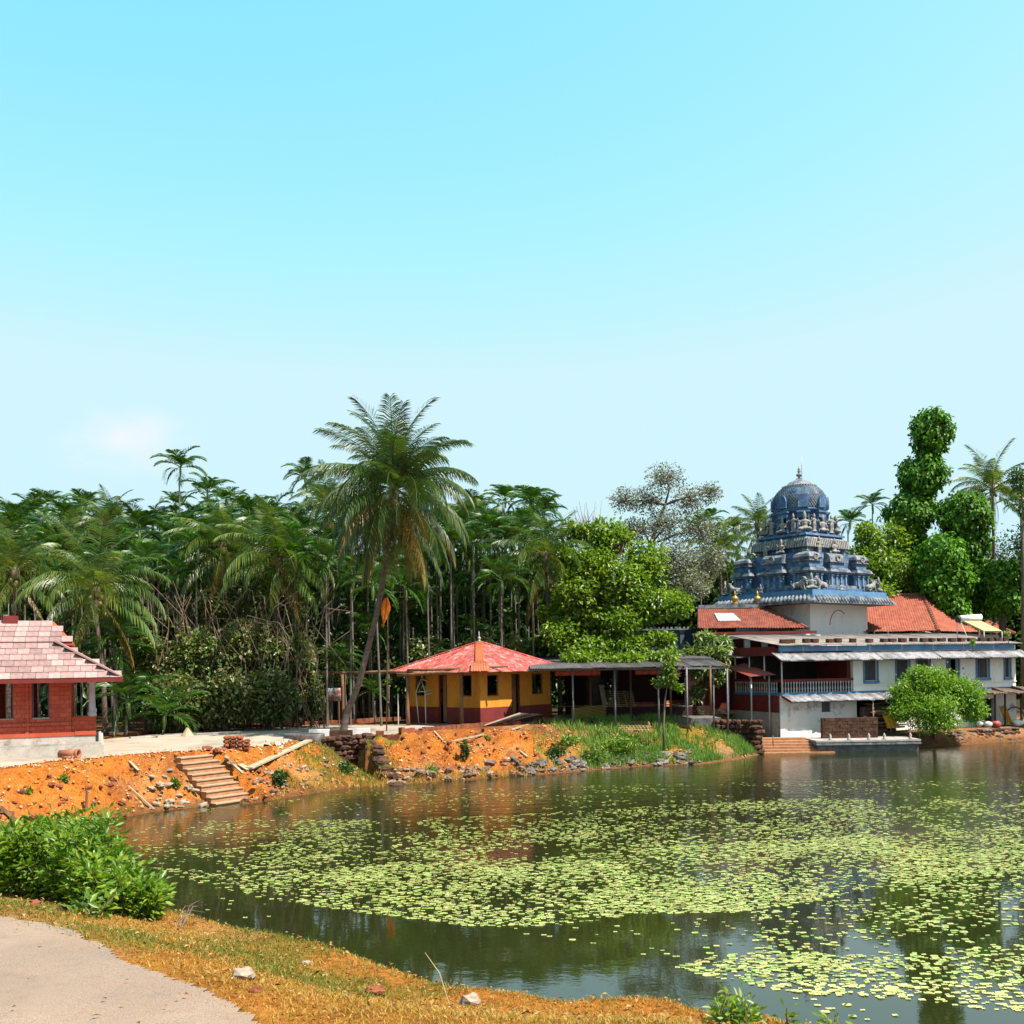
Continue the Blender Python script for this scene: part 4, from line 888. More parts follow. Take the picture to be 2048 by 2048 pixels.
# statues (fused sculpture bodies)
def sculpt(kind, h):
    q = MB(); s_ = h
    if kind == 'seated':
        q.ell((0,0,.14*s_), (.27*s_,.22*s_,.12*s_)); q.ell((.2*s_,-.12*s_,.12*s_), (.16*s_,.12*s_,.08*s_)); q.ell((-.2*s_,-.12*s_,.12*s_), (.16*s_,.12*s_,.08*s_))
        q.ell((0,0,.38*s_), (.15*s_,.11*s_,.2*s_)); q.ell((0,0,.5*s_), (.19*s_,.11*s_,.1*s_)); q.ell((0,-.01*s_,.68*s_), (.09*s_,.09*s_,.11*s_))
        q.tube([(0,0,.74*s_),(0,0,.85*s_),(0,0,1.0*s_)], [.1*s_,.075*s_,.02*s_], 8)
        for e in (-1, 1): q.tube([(e*.17*s_,0,.52*s_),(e*.27*s_,-.03*s_,.38*s_),(e*.22*s_,-.16*s_,.28*s_)], [.055*s_,.05*s_,.045*s_], 6); q.tube([(e*.17*s_,.03*s_,.52*s_),(e*.31*s_,.02*s_,.5*s_),(e*.33*s_,-.02*s_,.66*s_)], [.05*s_,.045*s_,.05*s_], 6)
    elif kind == 'standing':
        q.ell((0,0,.03*s_), (.2*s_,.16*s_,.05*s_))
        for e in (-1, 1): q.tube([(e*.07*s_,0,.02*s_),(e*.075*s_,0,.25*s_),(e*.06*s_,0,.45*s_)], [.05*s_,.06*s_,.08*s_], 7); q.tube([(e*.13*s_,0,.68*s_),(e*.22*s_,-.02*s_,.55*s_),(e*.24*s_,-.1*s_,.66*s_)], [.045*s_,.04*s_,.04*s_], 6)
        q.ell((0,0,.48*s_), (.13*s_,.09*s_,.09*s_)); q.ell((0,0,.6*s_), (.11*s_,.08*s_,.14*s_)); q.ell((0,0,.67*s_), (.14*s_,.08*s_,.06*s_)); q.ell((0,0,.8*s_), (.065*s_,.065*s_,.08*s_))
        q.tube([(0,0,.84*s_),(0,0,.92*s_),(0,0,1.02*s_)], [.07*s_,.05*s_,.015*s_], 7)
    else:   # crouching lion / bull: faces +x
        q.ell((0,0,.42*s_), (.42*s_,.19*s_,.2*s_)); q.ell((.28*s_,0,.5*s_), (.2*s_,.2*s_,.24*s_)); q.ell((-.34*s_,0,.36*s_), (.2*s_,.21*s_,.22*s_))
        q.tube([(.3*s_,0,.55*s_),(.46*s_,0,.76*s_)], [.17*s_,.13*s_], 8); q.ell((.54*s_,0,.8*s_), (.17*s_,.14*s_,.15*s_)); q.ell((.68*s_,0,.74*s_), (.1*s_,.09*s_,.08*s_))
        for e in (-1, 1):
            q.tube([(.3*s_,e*.13*s_,.4*s_),(.38*s_,e*.14*s_,.2*s_),(.44*s_,e*.14*s_,.02*s_)], [.09*s_,.065*s_,.06*s_], 7); q.ell((.5*s_,e*.14*s_,.04*s_), (.1*s_,.06*s_,.05*s_))
            q.tube([(-.36*s_,e*.16*s_,.36*s_),(-.2*s_,e*.19*s_,.2*s_),(-.38*s_,e*.19*s_,.12*s_),(-.3*s_,e*.19*s_,.02*s_)], [.12*s_,.09*s_,.06*s_,.055*s_], 7)
            q.ell((.5*s_,e*.12*s_,.93*s_), (.04*s_,.05*s_,.07*s_))
        q.tube([(-.5*s_,0,.42*s_),(-.66*s_,0,.5*s_),(-.62*s_,0,.7*s_)], [.05*s_,.035*s_,.05*s_], 6)
    return q
smesh = {}
def statue(kind, loc, rz, h=1.0, par=None):
    nm = {'seated':'seated_statue','standing':'standing_statue','lion':'lion_statue'}[kind]
    if kind not in smesh:
        q = sculpt(kind, 1.0); me_ = bpy.data.meshes.new(nm); me_.from_pydata(q.v, [], q.f); me_.materials.append(M['statue']); smesh[kind] = me_
    o = bpy.data.objects.new(nm, smesh[kind]); col.objects.link(o); o.parent = par or tw; o.location = loc; o.rotation_euler = (0,0,rz); o.scale = (h,h,h)
    md = o.modifiers.new('fuse', 'REMESH'); md.mode = 'VOXEL'; md.voxel_size = .035; md.use_smooth_shade = True
    return o
zl = zt(1556)
for k in range(4):
    a = k*math.pi/2; cs, sn = math.cos(a), math.sin(a)
    def rt(x, y): return x*cs-y*sn, x*sn+y*cs
    x, y = rt(-3.75, -3.75); statue('seated', (x, y, zl), a-math.pi/4, 1.15)
    x, y = rt(-2.75, -3.8); statue('lion', (x, y, zl), a+math.pi, .95)
    x, y = rt(2.75, -3.8); statue('lion', (x, y, zl), a, .95)
    x, y = rt(-.5, -3.75); statue('seated', (x, y, zl), a, .7)
    x, y = rt(-1.95, -2.2); statue('standing', (x, y, zt(1238)), a, 1.25)
    x, y = rt(1.95, -2.2); statue('standing', (x, y, zt(1238)), a, 1.25)
    x, y = rt(-1.1, -2.45); statue('standing', (x, y, zt(1180)), a, 1.35)
    x, y = rt(0, -1.95); statue('seated', (x, y, zt(924)), a, 1.3); x, y = rt(.95, -1.95); statue('standing', (x, y, zt(924)), a, 1.35); x, y = rt(-.95, -1.95); statue('standing', (x, y, zt(924)), a, 1.3)
    x, y = rt(1.75, -1.75); statue('seated', (x, y, zt(924)), a+.78, 1.45)
    x, y = rt(.4, -2.6); statue('seated', (x, y, zt(1150)), a, 1.1)

# ------------------------------------------------------------------ white two-storey building (front recedes to the right)
BYAW = R(20)
wb = thing('white_two_storey_house', 'white two storey house with blue windows, balcony and corrugated awnings', 'house', (15.7, 60, 0), BYAW)
class LMB(MB):
    def build(s, name, mat, parent=None, smooth=False, world=False, label=None): return MB.build(s, name, mat, parent, smooth, False, label)
WM = wmat(wb)
def lsheet(name, c4, *a, **k): return sheet(name, [WM @ Vector(p) for p in c4], *a, **k)
def fl(px, ly=0.0):
    """facade coordinate seen at photograph column px"""
    k = (px-1024)/2048; ox, oy = 15.7-math.sin(BYAW)*ly, 60+math.cos(BYAW)*ly
    return (k*oy-ox)/(math.cos(BYAW)-math.sin(BYAW)*k)
XB, XM, DEP = fl(2031), fl(1706), 5.0
LMB().bb(0, XB, 0, DEP, 3.14, 3.30).build('floor_slab', M['blue'], wb)
wx0, wx1 = fl(1642), fl(1660); px0_, px1_ = fl(1712), fl(1790); qx0, qx1 = fl(1966), fl(1988)
wall_cells(LMB(), (0,0,0), (1,0,0), 0, XB, .3, 3.14, .3, [(wx0,wx1,2.1,2.72),(px0_,px1_,.8,2.85),(qx0,qx1,.8,2.6)]).build('lower_wall', M['white_stain'], wb)
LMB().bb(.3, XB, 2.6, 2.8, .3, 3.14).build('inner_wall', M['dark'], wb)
LMB().bb(-.06, fl(1620), -.1, -.002, .3, 1.05).build('stained_plinth', M['white_stain'], wb)
LMB().bb(-.12, .35, -.14, -.103, .3, 2.25).build('stained_buttress', M['white_stain'], wb)
LMB().bb(wx0, wx1, .12, .16, 2.1, 2.72).build('lower_window', M['mauve'], wb)
ups = [(fl(a), fl(b)) for a, b in ((1727,1755),(1791,1819),(1833,1860),(1893,1918),(1952,1978),(2008,2021))]
holes = [(u[0]-XM+.07, u[1]-XM-.07, 3.92 if i != 3 else 3.32, 5.12) for i, u in enumerate(ups)]
wall_cells(LMB(), (XM,0,0), (1,0,0), 0, XB-XM, 3.30, 6.0, .25, holes).build('upper_wall', M['white'], wb)
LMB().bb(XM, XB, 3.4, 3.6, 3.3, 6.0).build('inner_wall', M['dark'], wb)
LMB().bb(XB-.25, XB, .25, DEP, .3, 6.0).build('end_wall', M['white'], wb)
LMB().bb(XM-.02, XB+.03, -.05, -.002, 3.62, 3.68).build('string_course', M['white'], wb)
for i, h in enumerate(holes):
    win = LMB(); x0_, x1_, z0_, z1_ = XM+h[0], XM+h[1], h[2], h[3]
    win.bb(x0_-.11, x0_-.001, -.05, -.002, z0_-.09, z1_+.05).bb(x1_+.001, x1_+.11, -.05, -.002, z0_-.09, z1_+.05).bb(x0_-.11, x1_+.11, -.051, -.003, z1_+.001, z1_+.09)
    w_ = win.build('window', M['blue'], wb)
    if i != 3:
        LMB().bb(x0_-.14, x1_+.14, -.10, -.052, z0_-.16, z0_-.02).build('sill', M['blue'], w_)
        LMB().bb(x0_+.003, (x0_+x1_)/2-.01, .12, .15, z0_, z1_).build('shutter', M['mauve'], w_); LMB().bb((x0_+x1_)/2+.01, x1_-.003, .12, .15, z0_, z1_).build('shutter', M['mauve'], w_)
        for k in range(6): x = x0_+(x1_-x0_)*(k+.5)/6; LMB().bb(x-.012, x+.012, .07, .09, z0_, z1_).build('window_bar', M['dark_stone'], w_)
    else:
        LMB().bb(x0_+.003, x0_+(x1_-x0_)*.45, .12, .16, z0_, z1_).build('shutter', M['mauve'], w_)
LMB().bb(fl(1926)-.05, fl(1926)+.05, -.012, -.003, 4.5, 4.6).build('vent_hole', M['dark'], wb)
# balcony
LMB().bb(0, XM, -.02, .14, 3.95, 4.10).build('balcony_rail', M['maroon'], wb)
BP = [(.05,3.3),(.05,3.36),(.03,3.4),(.055,3.52),(.03,3.68),(.03,3.8),(.05,3.86),(.05,3.95)]
bq = MB().lathe(BP, 7); bme = bpy.data.meshes.new('baluster'); bme.from_pydata(bq.v, [], bq.f); bme.materials.append(M['paletin'])
def balu(x, y):
    o = bpy.data.objects.new('baluster', bme); col.objects.link(o); o.parent = wb; o.location = (x, y, 0)
for k in range(26): balu(.2+(XM-.3)*k/25, .06)
for k in range(18): balu(.06, .45+(DEP-.7)*k/17)
LMB().bb(-.02, .14, .14, DEP, 3.95, 4.10).build('balcony_rail', M['maroon'], wb)
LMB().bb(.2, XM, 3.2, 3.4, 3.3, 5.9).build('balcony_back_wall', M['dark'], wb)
LMB().bb(XM-.25, XM-.002, .25, 3.4, 3.3, 6.0).build('balcony_side_wall', M['maroon'], wb)
for (x, y) in ((.07,-.06),(.07,1.7),(.07,3.3),(.07,DEP-.1)): LMB().tube([(x,y,3.3),(x,y,5.8)], .045, 7).build('balcony_post', M['white_pipe'], wb, True)
LMB().bb(-.05, XM, .26, .4, 5.45, 5.95).build('balcony_beam', M['maroon'], wb)
LMB().bb(-.1, .1, .4, DEP, 5.5, 6.05).build('side_beam', M['maroon'], wb)
LMB().bb(0, XM, 0, DEP, 5.96, 6.02).build('ceiling', M['dark'], wb)
LMB().bb(-.1, -.002, .1, DEP, 2.15, 3.13).build('side_screen', M['maroon'], wb)
LMB().bb(-.2, -.002, .12, DEP, .3, 2.15).build('side_plinth', M['concrete'], wb)
LMB().bb(.3, .5, .3, DEP, .3, 3.14).build('side_wall', M['dark'], wb)
# awnings
ns = 34; x9 = XB+.45
for k in range(ns):
    xa = -.55+(x9+.55)*k/ns-.015; xb = -.55+(x9+.55)*(k+1)/ns+.03; z_ = .018*(k % 2); dz = random.uniform(-.03,.03)
    lsheet('awning_sheet', [(xa,-.95+random.uniform(-.1,.04),5.2+z_+dz),(xb,-.95+random.uniform(-.1,.04),5.2+z_+dz),(xb,-.01,5.66+z_),(xa,-.01,5.66+z_)], 4, .03, M['awning'], wb)
LMB().bar((-.5, -.85, 5.17), (x9-.1, -.85, 5.17), .05, .06).build('awning_rail', M['dark_stone'], wb)
LMB().bar((-.5, -.92, 5.16), (-.5, 0, 5.62), .06, .12).build('awning_end', M['maroon'], wb)
for k in range(20):
    xa = .1+(fl(1782)-.1)*k/20-.015; xb = .1+(fl(1782)-.1)*(k+1)/20+.03; z_ = .018*(k % 2); dz = random.uniform(-.03,.03)
    lsheet('awning_sheet', [(xa,-.9+random.uniform(-.1,.04),2.80+z_+dz),(xb,-.9+random.uniform(-.1,.04),2.80+z_+dz),(xb,-.01,3.14+z_),(xa,-.01,3.14+z_)], 4, .03, M['awning'], wb)
LMB().bar((.1, -.82, 2.77), (fl(1782), -.82, 2.77), .05, .06).build('awning_rail', M['dark_stone'], wb)
LMB().bar((.08, -.9, 2.82), (.08, 0, 3.12), .05, .12).build('awning_end', M['maroon'], wb)
for px in (1745, 1780): LMB().tube([(fl(px,-.8),-.8,.55),(fl(px,-.8),-.8,2.75)], .05, 7).build('awning_post', M['wood_pale'], wb, True)
# fascia and roof
LMB().bb(-.1, XB-.2, -.12, -.013, 5.74, 6.06).build('fascia', M['blue'], wb)
for k in range(7): LMB().bb(1.5+2.4*k, 1.56+2.4*k, -.14, -.121, 5.74, 6.06).build('fascia_joint', M['paletin'], wb)
ns = 17
for k in range(ns):
    xa = -.2+(XB+.4)*k/ns-.02; xb = -.2+(XB+.4)*(k+1)/ns+.04; z_ = .02*(k % 2)
    lsheet('roof_sheet', [(xa,-.35,6.10+z_),(xb,-.35,6.10+z_),(xb,5.4,6.86+z_),(xa,5.4,6.86+z_)], 7, .03, M['asbestos'], wb)
def roofz(ly): return 6.10+(ly+.35)*.1322
# blocks weighing the roof edge
bxs = [(1571,1.0),(1582,.6),(1613,.5),(1630,.5),(1660,.5),(1676,.5),(1706,.4),(1739,.5),(1768,.5),(1785,.6),(1805,.6),(1827,.6),(1848,.6),(1864,.6),(1883,.7),(1905,.6),(1923,.6),(1943,.6),(1965,.7),(1980,.7),(1995,.6),(2009,.6)]
for i, (px, w_) in enumerate(bxs):
    ly = .55+random.uniform(-.12,.12); p = WM @ Vector((fl(px, ly), ly, roofz(ly)+.045))
    q = MB().box((0,0,.11), (.46*w_+.16,.3,.2+random.uniform(-.02,.04)))
    o = q.solo('roof_block', M['laterite_dark'], 'dark laterite block weighing down the grey corrugated roof edge', 'block', (0,0,0), 'blocks weighing down the roof edge'); o.location = p; o.rotation_euler = (.1, 0, BYAW+random.uniform(-.25,.25))
# red awning on the side
ra = thing('red_awning', 'red corrugated awning over the side steps on thin posts', 'awning', (W(1500,1420,60.6).x, 60.6, .8))
c4 = [W(1500,1353,60.3), W(1560,1349,60.3)+Vector((-.25,0,0)), W(1488,1326,64.5), W(1454,1335,64.5)]
for k in range(4):
    def lp(a, b_, t): return a+(b_-a)*t
    sheet('awning_sheet', [lp(c4[0],c4[1],k/4-.01), lp(c4[0],c4[1],(k+1)/4+.01), lp(c4[3],c4[2],(k+1)/4+.01), lp(c4[3],c4[2],k/4-.01)], 4, .018, M['redtin_fresh'], ra)
for (px, d_) in ((1457,63.8),(1502,60.5),(1538,60.5)):
    t = W(px, 1350, d_); MB().tube([(t.x,d_,1.1 if d_ > 62 else .6),(t.x,d_,4.32 if d_ < 62 else 4.66)], .05, 7).build('post', M['steel'], ra, True)
# ------------------------------------------------------------------ tiled hip roof house behind
th = thing('red_tiled_house', 'house with bright red tiled hip roof behind the white house', 'house', (28, 76, 1.0))
dE, dR = 72.0, 78.0
eL, eC, eR = W(1700,1268,dE), W(1877,1263,dE), W(2041,1258,dE+7)
rL, rC = W(1700,1197,dR), W(1845,1190,dR)
eL.z = eC.z = eR.z = W(1800,1265,dE).z
mangalore('tile_courses', [eL, eC, rC, rL], 20, 34, M['tile'], th)
mangalore('tile_courses', [eC, Vector((eR.x+1.5, eR.y+4, eR.z)), rC+Vector((.02,.02,0)), rC], 20, 40, M['tile'], th)
rdg = MB()
def ridge(a, b_, nn_):
    for k in range(nn_):
        p, q_ = a+(b_-a)*(k/nn_), a+(b_-a)*((k+1.08)/nn_); rdg.tube([p, q_], [.15,.11], 7)
ridge(eC+Vector((0,0,.06)), rC+Vector((0,0,.08)), 18); ridge(rL+Vector((0,0,.06)), rC+Vector((0,0,.06)), 14); ridge(Vector((eR.x+1.5,eR.y+4,eR.z+.08)), rC+Vector((0,0,.06)), 24)
rdg.build('ridge_tiles', M['ridge'], th)['kind'] = 'stuff'
MB().bb(eL.x, eC.x-.5, dE+.5, dE+.7, 1.0, eL.z-.1).build('wall', M['white'], th)
MB().bb(eL.x, eC.x-.1, dE+.1, dE+.2, eL.z-.3, eL.z-.06).build('eave_board', M['concrete'], th)
MB().bar(eC+Vector((-.1,.2,-.2)), Vector((eR.x+1.2,eR.y+4,eR.z-.2)), .1, .26).build('eave_board', M['concrete'], th)
MB().bar(eC+Vector((-.5,.7,-1.5)), Vector((eR.x+.6,eR.y+4.4,eR.z-1.5)), .2, 2.6).build('wall', M['white'], th)
# solar water heater
so = thing('solar_water_heater', 'solar water heater with white tank and yellowed panel on white house roof', 'solar heater', W(1935,1276,66))
ta, tb = W(1914,1238,67.2), W(1962,1235,67.2)
MB().tube([ta, tb], .22, 16).build('tank', M['white'], so, True)
MB().tube([ta+Vector((-.03,0,0)), ta+Vector((.16,0,0))], .235, 16).build('tank_cap', M['black'], so, True)
pa, pb, pc_, pd = W(1927,1243,67), W(1962,1243,67), W(2004,1263,66), W(1968,1263,66)
P_ = [pa, pb, pc_, pd]; nrm = (pb-pa).cross(pd-pa).normalized()*.05
MB().add([p+nrm for p in P_]+[p-nrm for p in P_], [(0,1,2,3),(7,6,5,4),(0,4,5,1),(1,5,6,2),(2,6,7,3),(3,7,4,0)]).build('panel', mk('yellowed_panel', (.42,.38,.16),(.52,.47,.22),3,.5,.1,20), so)
rz_ = lambda p: roofz((WM.inverted() @ Vector(p)).y)+.02
for a in (ta, W(1958,1240,67.2), pd, pc_): MB().tube([a, (a.x, a.y, rz_(a))], .03, 6).build('leg', M['white_pipe'], so, True)
MB().tube([ta+Vector((.2,0,-.1)), Vector((ta.x+.3, ta.y-1.0, rz_((ta.x+.3,ta.y-1.0,0))))], .025, 6).build('leg', M['white_pipe'], so, True)
# antenna on roof
g = WM @ Vector((fl(1777,2.0), 2.0, roofz(2.0))); an = thing('roof_antenna', 'thin rooftop antenna mast with a crossbar', 'antenna', g)
MB().tube([g, g+Vector((0,0,.85))], .018, 5).build('mast', M['steel'], an); MB().tube([g+Vector((-.3,0,.82)), g+Vector((.25,.1,.84))], .012, 5).build('crossbar', M['steel'], an)

# ------------------------------------------------------------------ ghat: steps, platform, block wall
gs = thing('ghat_steps', 'broad stone steps running down into the pond below the white house', 'steps', (15.8, 59, 0))
xl, xr_ = W(1516,1500,58).x, W(1650,1500,58).x
for k in range(6):
    z1_ = .06+.135*k; y0_ = 57.3+.36*k
    MB().bb(xl+.05*k-.1, xr_+.35-.22*k, y0_, 60.0-.11, z1_-.135 if k else -.5, z1_).build('step', M['step'], gs)
MB().bb(xl-.1, xl+.55, 59.3, 60.5, .7, .95).build('step', M['step'], gs); MB().bb(xl-.3, xl+.35, 60.0, 61.2, .95, 1.2).build('step', M['step'], gs); MB().bb(xl-.45, xl+.2, 60.7, 61.9, 1.2, 1.45).build('step', M['step'], gs)
for px in (1524, 1546):
    t = W(px, 1480, 58.4); MB().tube([(t.x,58.4,.3),(t.x,58.4,.95)], .03, 6).build('hand_post', M['dark_stone'], gs, True)
pt = thing('stone_platform', 'low dark stone bathing platform with moulded edge standing in the pond', 'platform', (19.9, 58.6, 0))
x0p, x1p = W(1627,1490,58).x, W(1835,1490,58).x
MB().bb(x0p+.1, x1p-.1, 57.6, 59.85, -.6, .42).build('base', M['dark_stone'], pt)
nst = 6
for k in range(nst):
    xa = x0p+(x1p-x0p)*k/nst; xb = x0p+(x1p-x0p)*(k+1)/nst-.012
    MB().bb(xa, xb, 57.42, 59.86, .42, .52).build('coping', M['temple_grey'], pt); MB().bb(xa+.01, xb-.01, 57.5, 59.87, .52, .58).build('coping', M['dark_stone'], pt); MB().bb(xa, xb, 57.45, 59.88, .58, .68).build('coping', M['concrete'], pt)
for px in (1660,1697,1737,1768,1820):
    t = W(px, 1478, 57.8); q = MB().lathe([(.1,0),(.1,.06),(.06,.1),(.09,.2),(.05,.28),(.02,.36)], 8, (t.x,57.75,.68)); q.solo('stone_bollard', M['concrete'], 'small carved stone knob on the bathing platform edge', 'stone knob', (t.x,57.75,.68), 'stone knobs along the platform edge', True)
bw = thing('block_wall', 'dark laterite block wall standing on the bathing platform', 'wall', (19.5, 59.2, .68))
x0b, x1b = W(1643,1450,59.2).x, W(1754,1450,59.2).x; zb1 = W(1700,1435,59.2).z
bmesh_ = {}
nr, nc = 6, 11
for r_ in range(nr):
    for c_ in range(nc+1):
        L = (x1b-x0b)/nc; xa = x0b+(c_-.5*(r_ % 2))*L; xb = xa+L; xa, xb = max(xa, x0b), min(xb, x1b)
        if xb-xa < .08: continue
        h_ = (zb1-.68)/nr; dy = random.uniform(-.015,.015)
        MB().bb(xa+.006, xb-.006, 59.05+dy, 59.4+dy, .68+h_*r_+.004, .68+h_*(r_+1)-.006).build('block', M['laterite_dark'], bw)
MB().bb(x0b+.02, x1b-.02, 59.1, 59.36, .68, zb1-.03).build('core', M['laterite_dark'], bw)
# stacked timber under the lower awning
wp = thing('timber_pile', 'stack of dark weathered timber under the lower awning', 'timber pile', WM @ Vector((fl(1740),-.4,.7)))
rr = random.Random(8)
for k in range(30):
    z_ = .8+.065*k; xa = fl(1700)+rr.uniform(0,1.6)+.02*k; L = rr.uniform(1.8,3.6)
    yy = -.38+rr.uniform(-.25,.2); tl = rr.uniform(-.08,.1)
    MB().bar(WM @ Vector((xa,yy,z_*.95+.03)), WM @ Vector((min(xa+L,fl(1800)),yy+rr.uniform(-.1,.1),z_*.95+tl+.03)), rr.uniform(.12,.3), rr.uniform(.04,.08)).build('board', M[rr.choice(['wood','wood','wood_pale','bark_dark','bark'])], wp)
MB().box(WM @ Vector((fl(1745),-.35,1.5)), (fl(1775)-fl(1712),.3,1.7), BYAW).build('stack_core', M['bark_dark'], wp)
# orange cloths
def cloth(name, label, p_top, p_bot, w0, w1, folds, mat, depth=.22):
    top_, bot = Vector(p_top), Vector(p_bot); nu, nv = 24, 14; P = []; ax = Vector((1,0,0))
    for i in range(nu+1):
        for j in range(nv+1):
            u, v_ = i/nu-.5, j/nv; w_ = w0+(w1-w0)*v_
            p = top_+(bot-top_)*v_+ax*(u*w_)+Vector((.05*math.sin(v_*4+u*3), -depth*(v_**1.5)*(.5+.5*math.sin(u*folds*6.28+v_))-.02, .05*math.sin(u*7)*(1-v_)))
            P.append(p)
    Q = [(i*(nv+1)+j,(i+1)*(nv+1)+j,(i+1)*(nv+1)+j+1,i*(nv+1)+j+1) for i in range(nu) for j in range(nv)]
    base = Vector((bot.x, bot.y, bot.z)); me_ = fmesh(name, [tuple(p-base) for p in P], Q, True)
    o = link(name, me_, mat); o.location = base; md = o.modifiers.new('thick', 'SOLIDIFY'); md.thickness = .02
    return tag(o, label, 'cloth')
cloth('orange_cloth', 'orange cloth hung over the timber pile beside the block wall', W(1776,1430,60.6), W(1785,1456,60.4), .55, .85, 3.5, M['orange_cloth'])
cloth('orange_cloth', 'orange cloth draped beside the tyre under the thatched lean-to', W(2004,1412,65.2), W(2016,1445,64.8), .35, .55, 2.5, M['orange_cloth'])
cloth('orange_cloth', 'small orange cloth strip behind the green waterside shrub', W(1834,1436,63.0), W(1836,1456,62.9), .18, .22, 1.5, M['orange_cloth'], .05)
# thatched lean-to at the right with tyre and sack
lt = thing('thatched_lean_to', 'thatched lean-to on dark posts against the white house end', 'lean-to', hit(1995, 1446))
for px in (1968, 1990, 2010, 2042):
    t = W(px, 1440, 64.6); MB().tube([(t.x,64.6,.6),(t.x+.02,64.6,3.0)], .06, 7).build('post', M['bark_dark'], lt, True)
a = W(1955,1380,64.2); 
for k in range(7):
    xa = a.x+.75*k; z_ = 2.98+rr.uniform(-.05,.05); sheet('thatch_sheet', [(xa,63.7,z_),(xa+.85,63.7,z_+rr.uniform(-.04,.04)),(xa+.85,66.2,z_+.3),(xa,66.2,z_+.3)], 5, .03, M['twig'], lt, jit=.05, th=.07)
t = W(2030,1418,65.6); ty = MB(); P = [t+Vector((.55*math.cos(k*2*math.pi/24),0.05,.55*math.sin(k*2*math.pi/24))) for k in range(25)]; P = [Vector((p.x, p.y, p.z)) for p in P]
zmin = min(p.z for p in P); gg = g1(t.x, 65.6); P = [p+Vector((0,0,gg+.04-zmin)) for p in P]
ty.tube(P, .04, 6, cap=False); ty.solo('bicycle_tyre', M['black'], 'worn black bicycle tyre leaning under the thatched lean-to', 'tyre', (t.x, 65.6, gg), smooth=True)
t = W(2036,1440,64.7); gg = g1(t.x, 64.7); MB().rock((t.x,64.7,gg+.22), (.42,.3,.26), 4).solo('white_sack', M['white'], 'white sack slumped before the bicycle tyre', 'sack', (t.x,64.7,gg), smooth=True)
t = W(1975,1432,64.2)
for k in range(5):
    p = Vector((t.x+rr.uniform(-.5,.6), 64.2+rr.uniform(-.2,.2), 0)); p.z = g1(p.x, p.y)
    MB().rock(p+Vector((0,0,.2)), (.3,.22,.26), 20+k).solo('scrap_bundle', M['paletin'] if k % 2 else M['redtin_fresh'], ['red','grey'][k % 2]+' scrap bundle heaped beside the thatched lean-to', 'scrap', p, 'scrap heaped by the lean-to', True)
# laterite rubble retaining wall under the right yard
rw = thing('rubble_retaining_wall', 'rough dark stone retaining wall along the far right shore', 'wall', hit(1990, 1484))
for k in range(95):
    px = 1905+rr.uniform(0,170); t = GP(px, 1490-(px-1905)*.06, 0); row = rr.randint(0,3)
    MB().rock((t.x, t.y+.1+.18*row+rr.uniform(-.05,.05), .1+.2*row), (rr.uniform(.16,.3),.2,rr.uniform(.1,.15)), k, rz=rr.uniform(-.3,.3)).build('stone', M['laterite_dark'] if k % 3 else M['stone_dark'], rw)

def rblock(c, d, rz_, par, seed, mat=M['laterite_dark']):
    q = MB().rock((0,0,0), (d[0]*.66,d[1]*.66,d[2]*.66), seed)
    q.v = [(max(-d[0]/2,min(d[0]/2,x)), max(-d[1]/2,min(d[1]/2,y)), max(-d[2]/2,min(d[2]/2,z))) for x, y, z in q.v]
    m_ = Matrix.Rotation(rz_, 3, 'Z') @ Matrix.Rotation(random.uniform(-.08,.08), 3, 'X'); q.v = [tuple(m_ @ Vector(p)+Vector(c)) for p in q.v]
    return q.build('block', mat, par)
# ------------------------------------------------------------------ left bank steps
st = thing('laterite_stairs', 'narrow laterite stairs running down the orange bank into the pond', 'stairs', GP(455, 1603, 0))
dn = Vector((.80,-.60,0)); sd_ = Vector((dn.y*-1, dn.x, 0)); bc = GP(462, 1606, 0); ns_ = 9
sa = math.atan2(sd_.y, sd_.x)
for k in range(ns_):
    z1_ = .05+.205*k; c0 = bc-dn*(.29*k)
    MB().box((c0.x, c0.y, z1_-.25), (1.75 if k < 8 else 1.5, .42, .5), sa).build('riser', M['step'], st)
    MB().box((c0.x+dn.x*.02, c0.y+dn.y*.02, z1_+.022), (1.79 if k < 8 else 1.54, .46, .04), sa).build('tread', M['tread'], st)
# laterite pile
def blockpile(name, label, c, nx_, nz_, L, H, D, mat, rzz, seed, jit=.05):
    rr_ = random.Random(seed); o = thing(name, label, 'stone pile', c, rzz)
    for k in range(nz_):
        for i in range(nx_-(1 if k == nz_-1 and nx_ > 2 else 0)):
            for dj in (-.5,.5):
                q = MB().rock((0,0,0), (L*.62,D*.6,H*.62), seed*50+k*9+i, rz=rr_.uniform(-.2,.2))
                for ii, p in enumerate(q.v): q.v[ii] = (max(-L*.5,min(L*.5,p[0]))+(i-(nx_-1)/2)*L+rr_.uniform(-jit,jit)*.2, max(-D*.45,min(D*.45,p[1]))+dj*D*.9, max(-H*.5,min(H*.5,p[2]))+H*(k+.5))
                q.build('block', mat, o, world=False)
    return o
blockpile('laterite_block_pile', 'square stack of rough red laterite blocks beside the road', hit(474,1499)-Vector((0,0,.05)), 4, 4, .27, .155, .36, M['laterite'], .1, 3)
p = hit(425,1513)
for k in range(7):
    q = Vector((p.x+rr.uniform(-.5,.6), p.y+rr.uniform(-.3,.3), 0)); q.z = g1(q.x,q.y)
    MB().rock(q+Vector((0,0,.06)), (rr.uniform(.12,.26),.16,.12), 70+k).solo('laterite_lump', M['laterite'], 'loose red laterite lump at the head of the stairs', 'stone', q, 'laterite lumps at the head of the stairs')
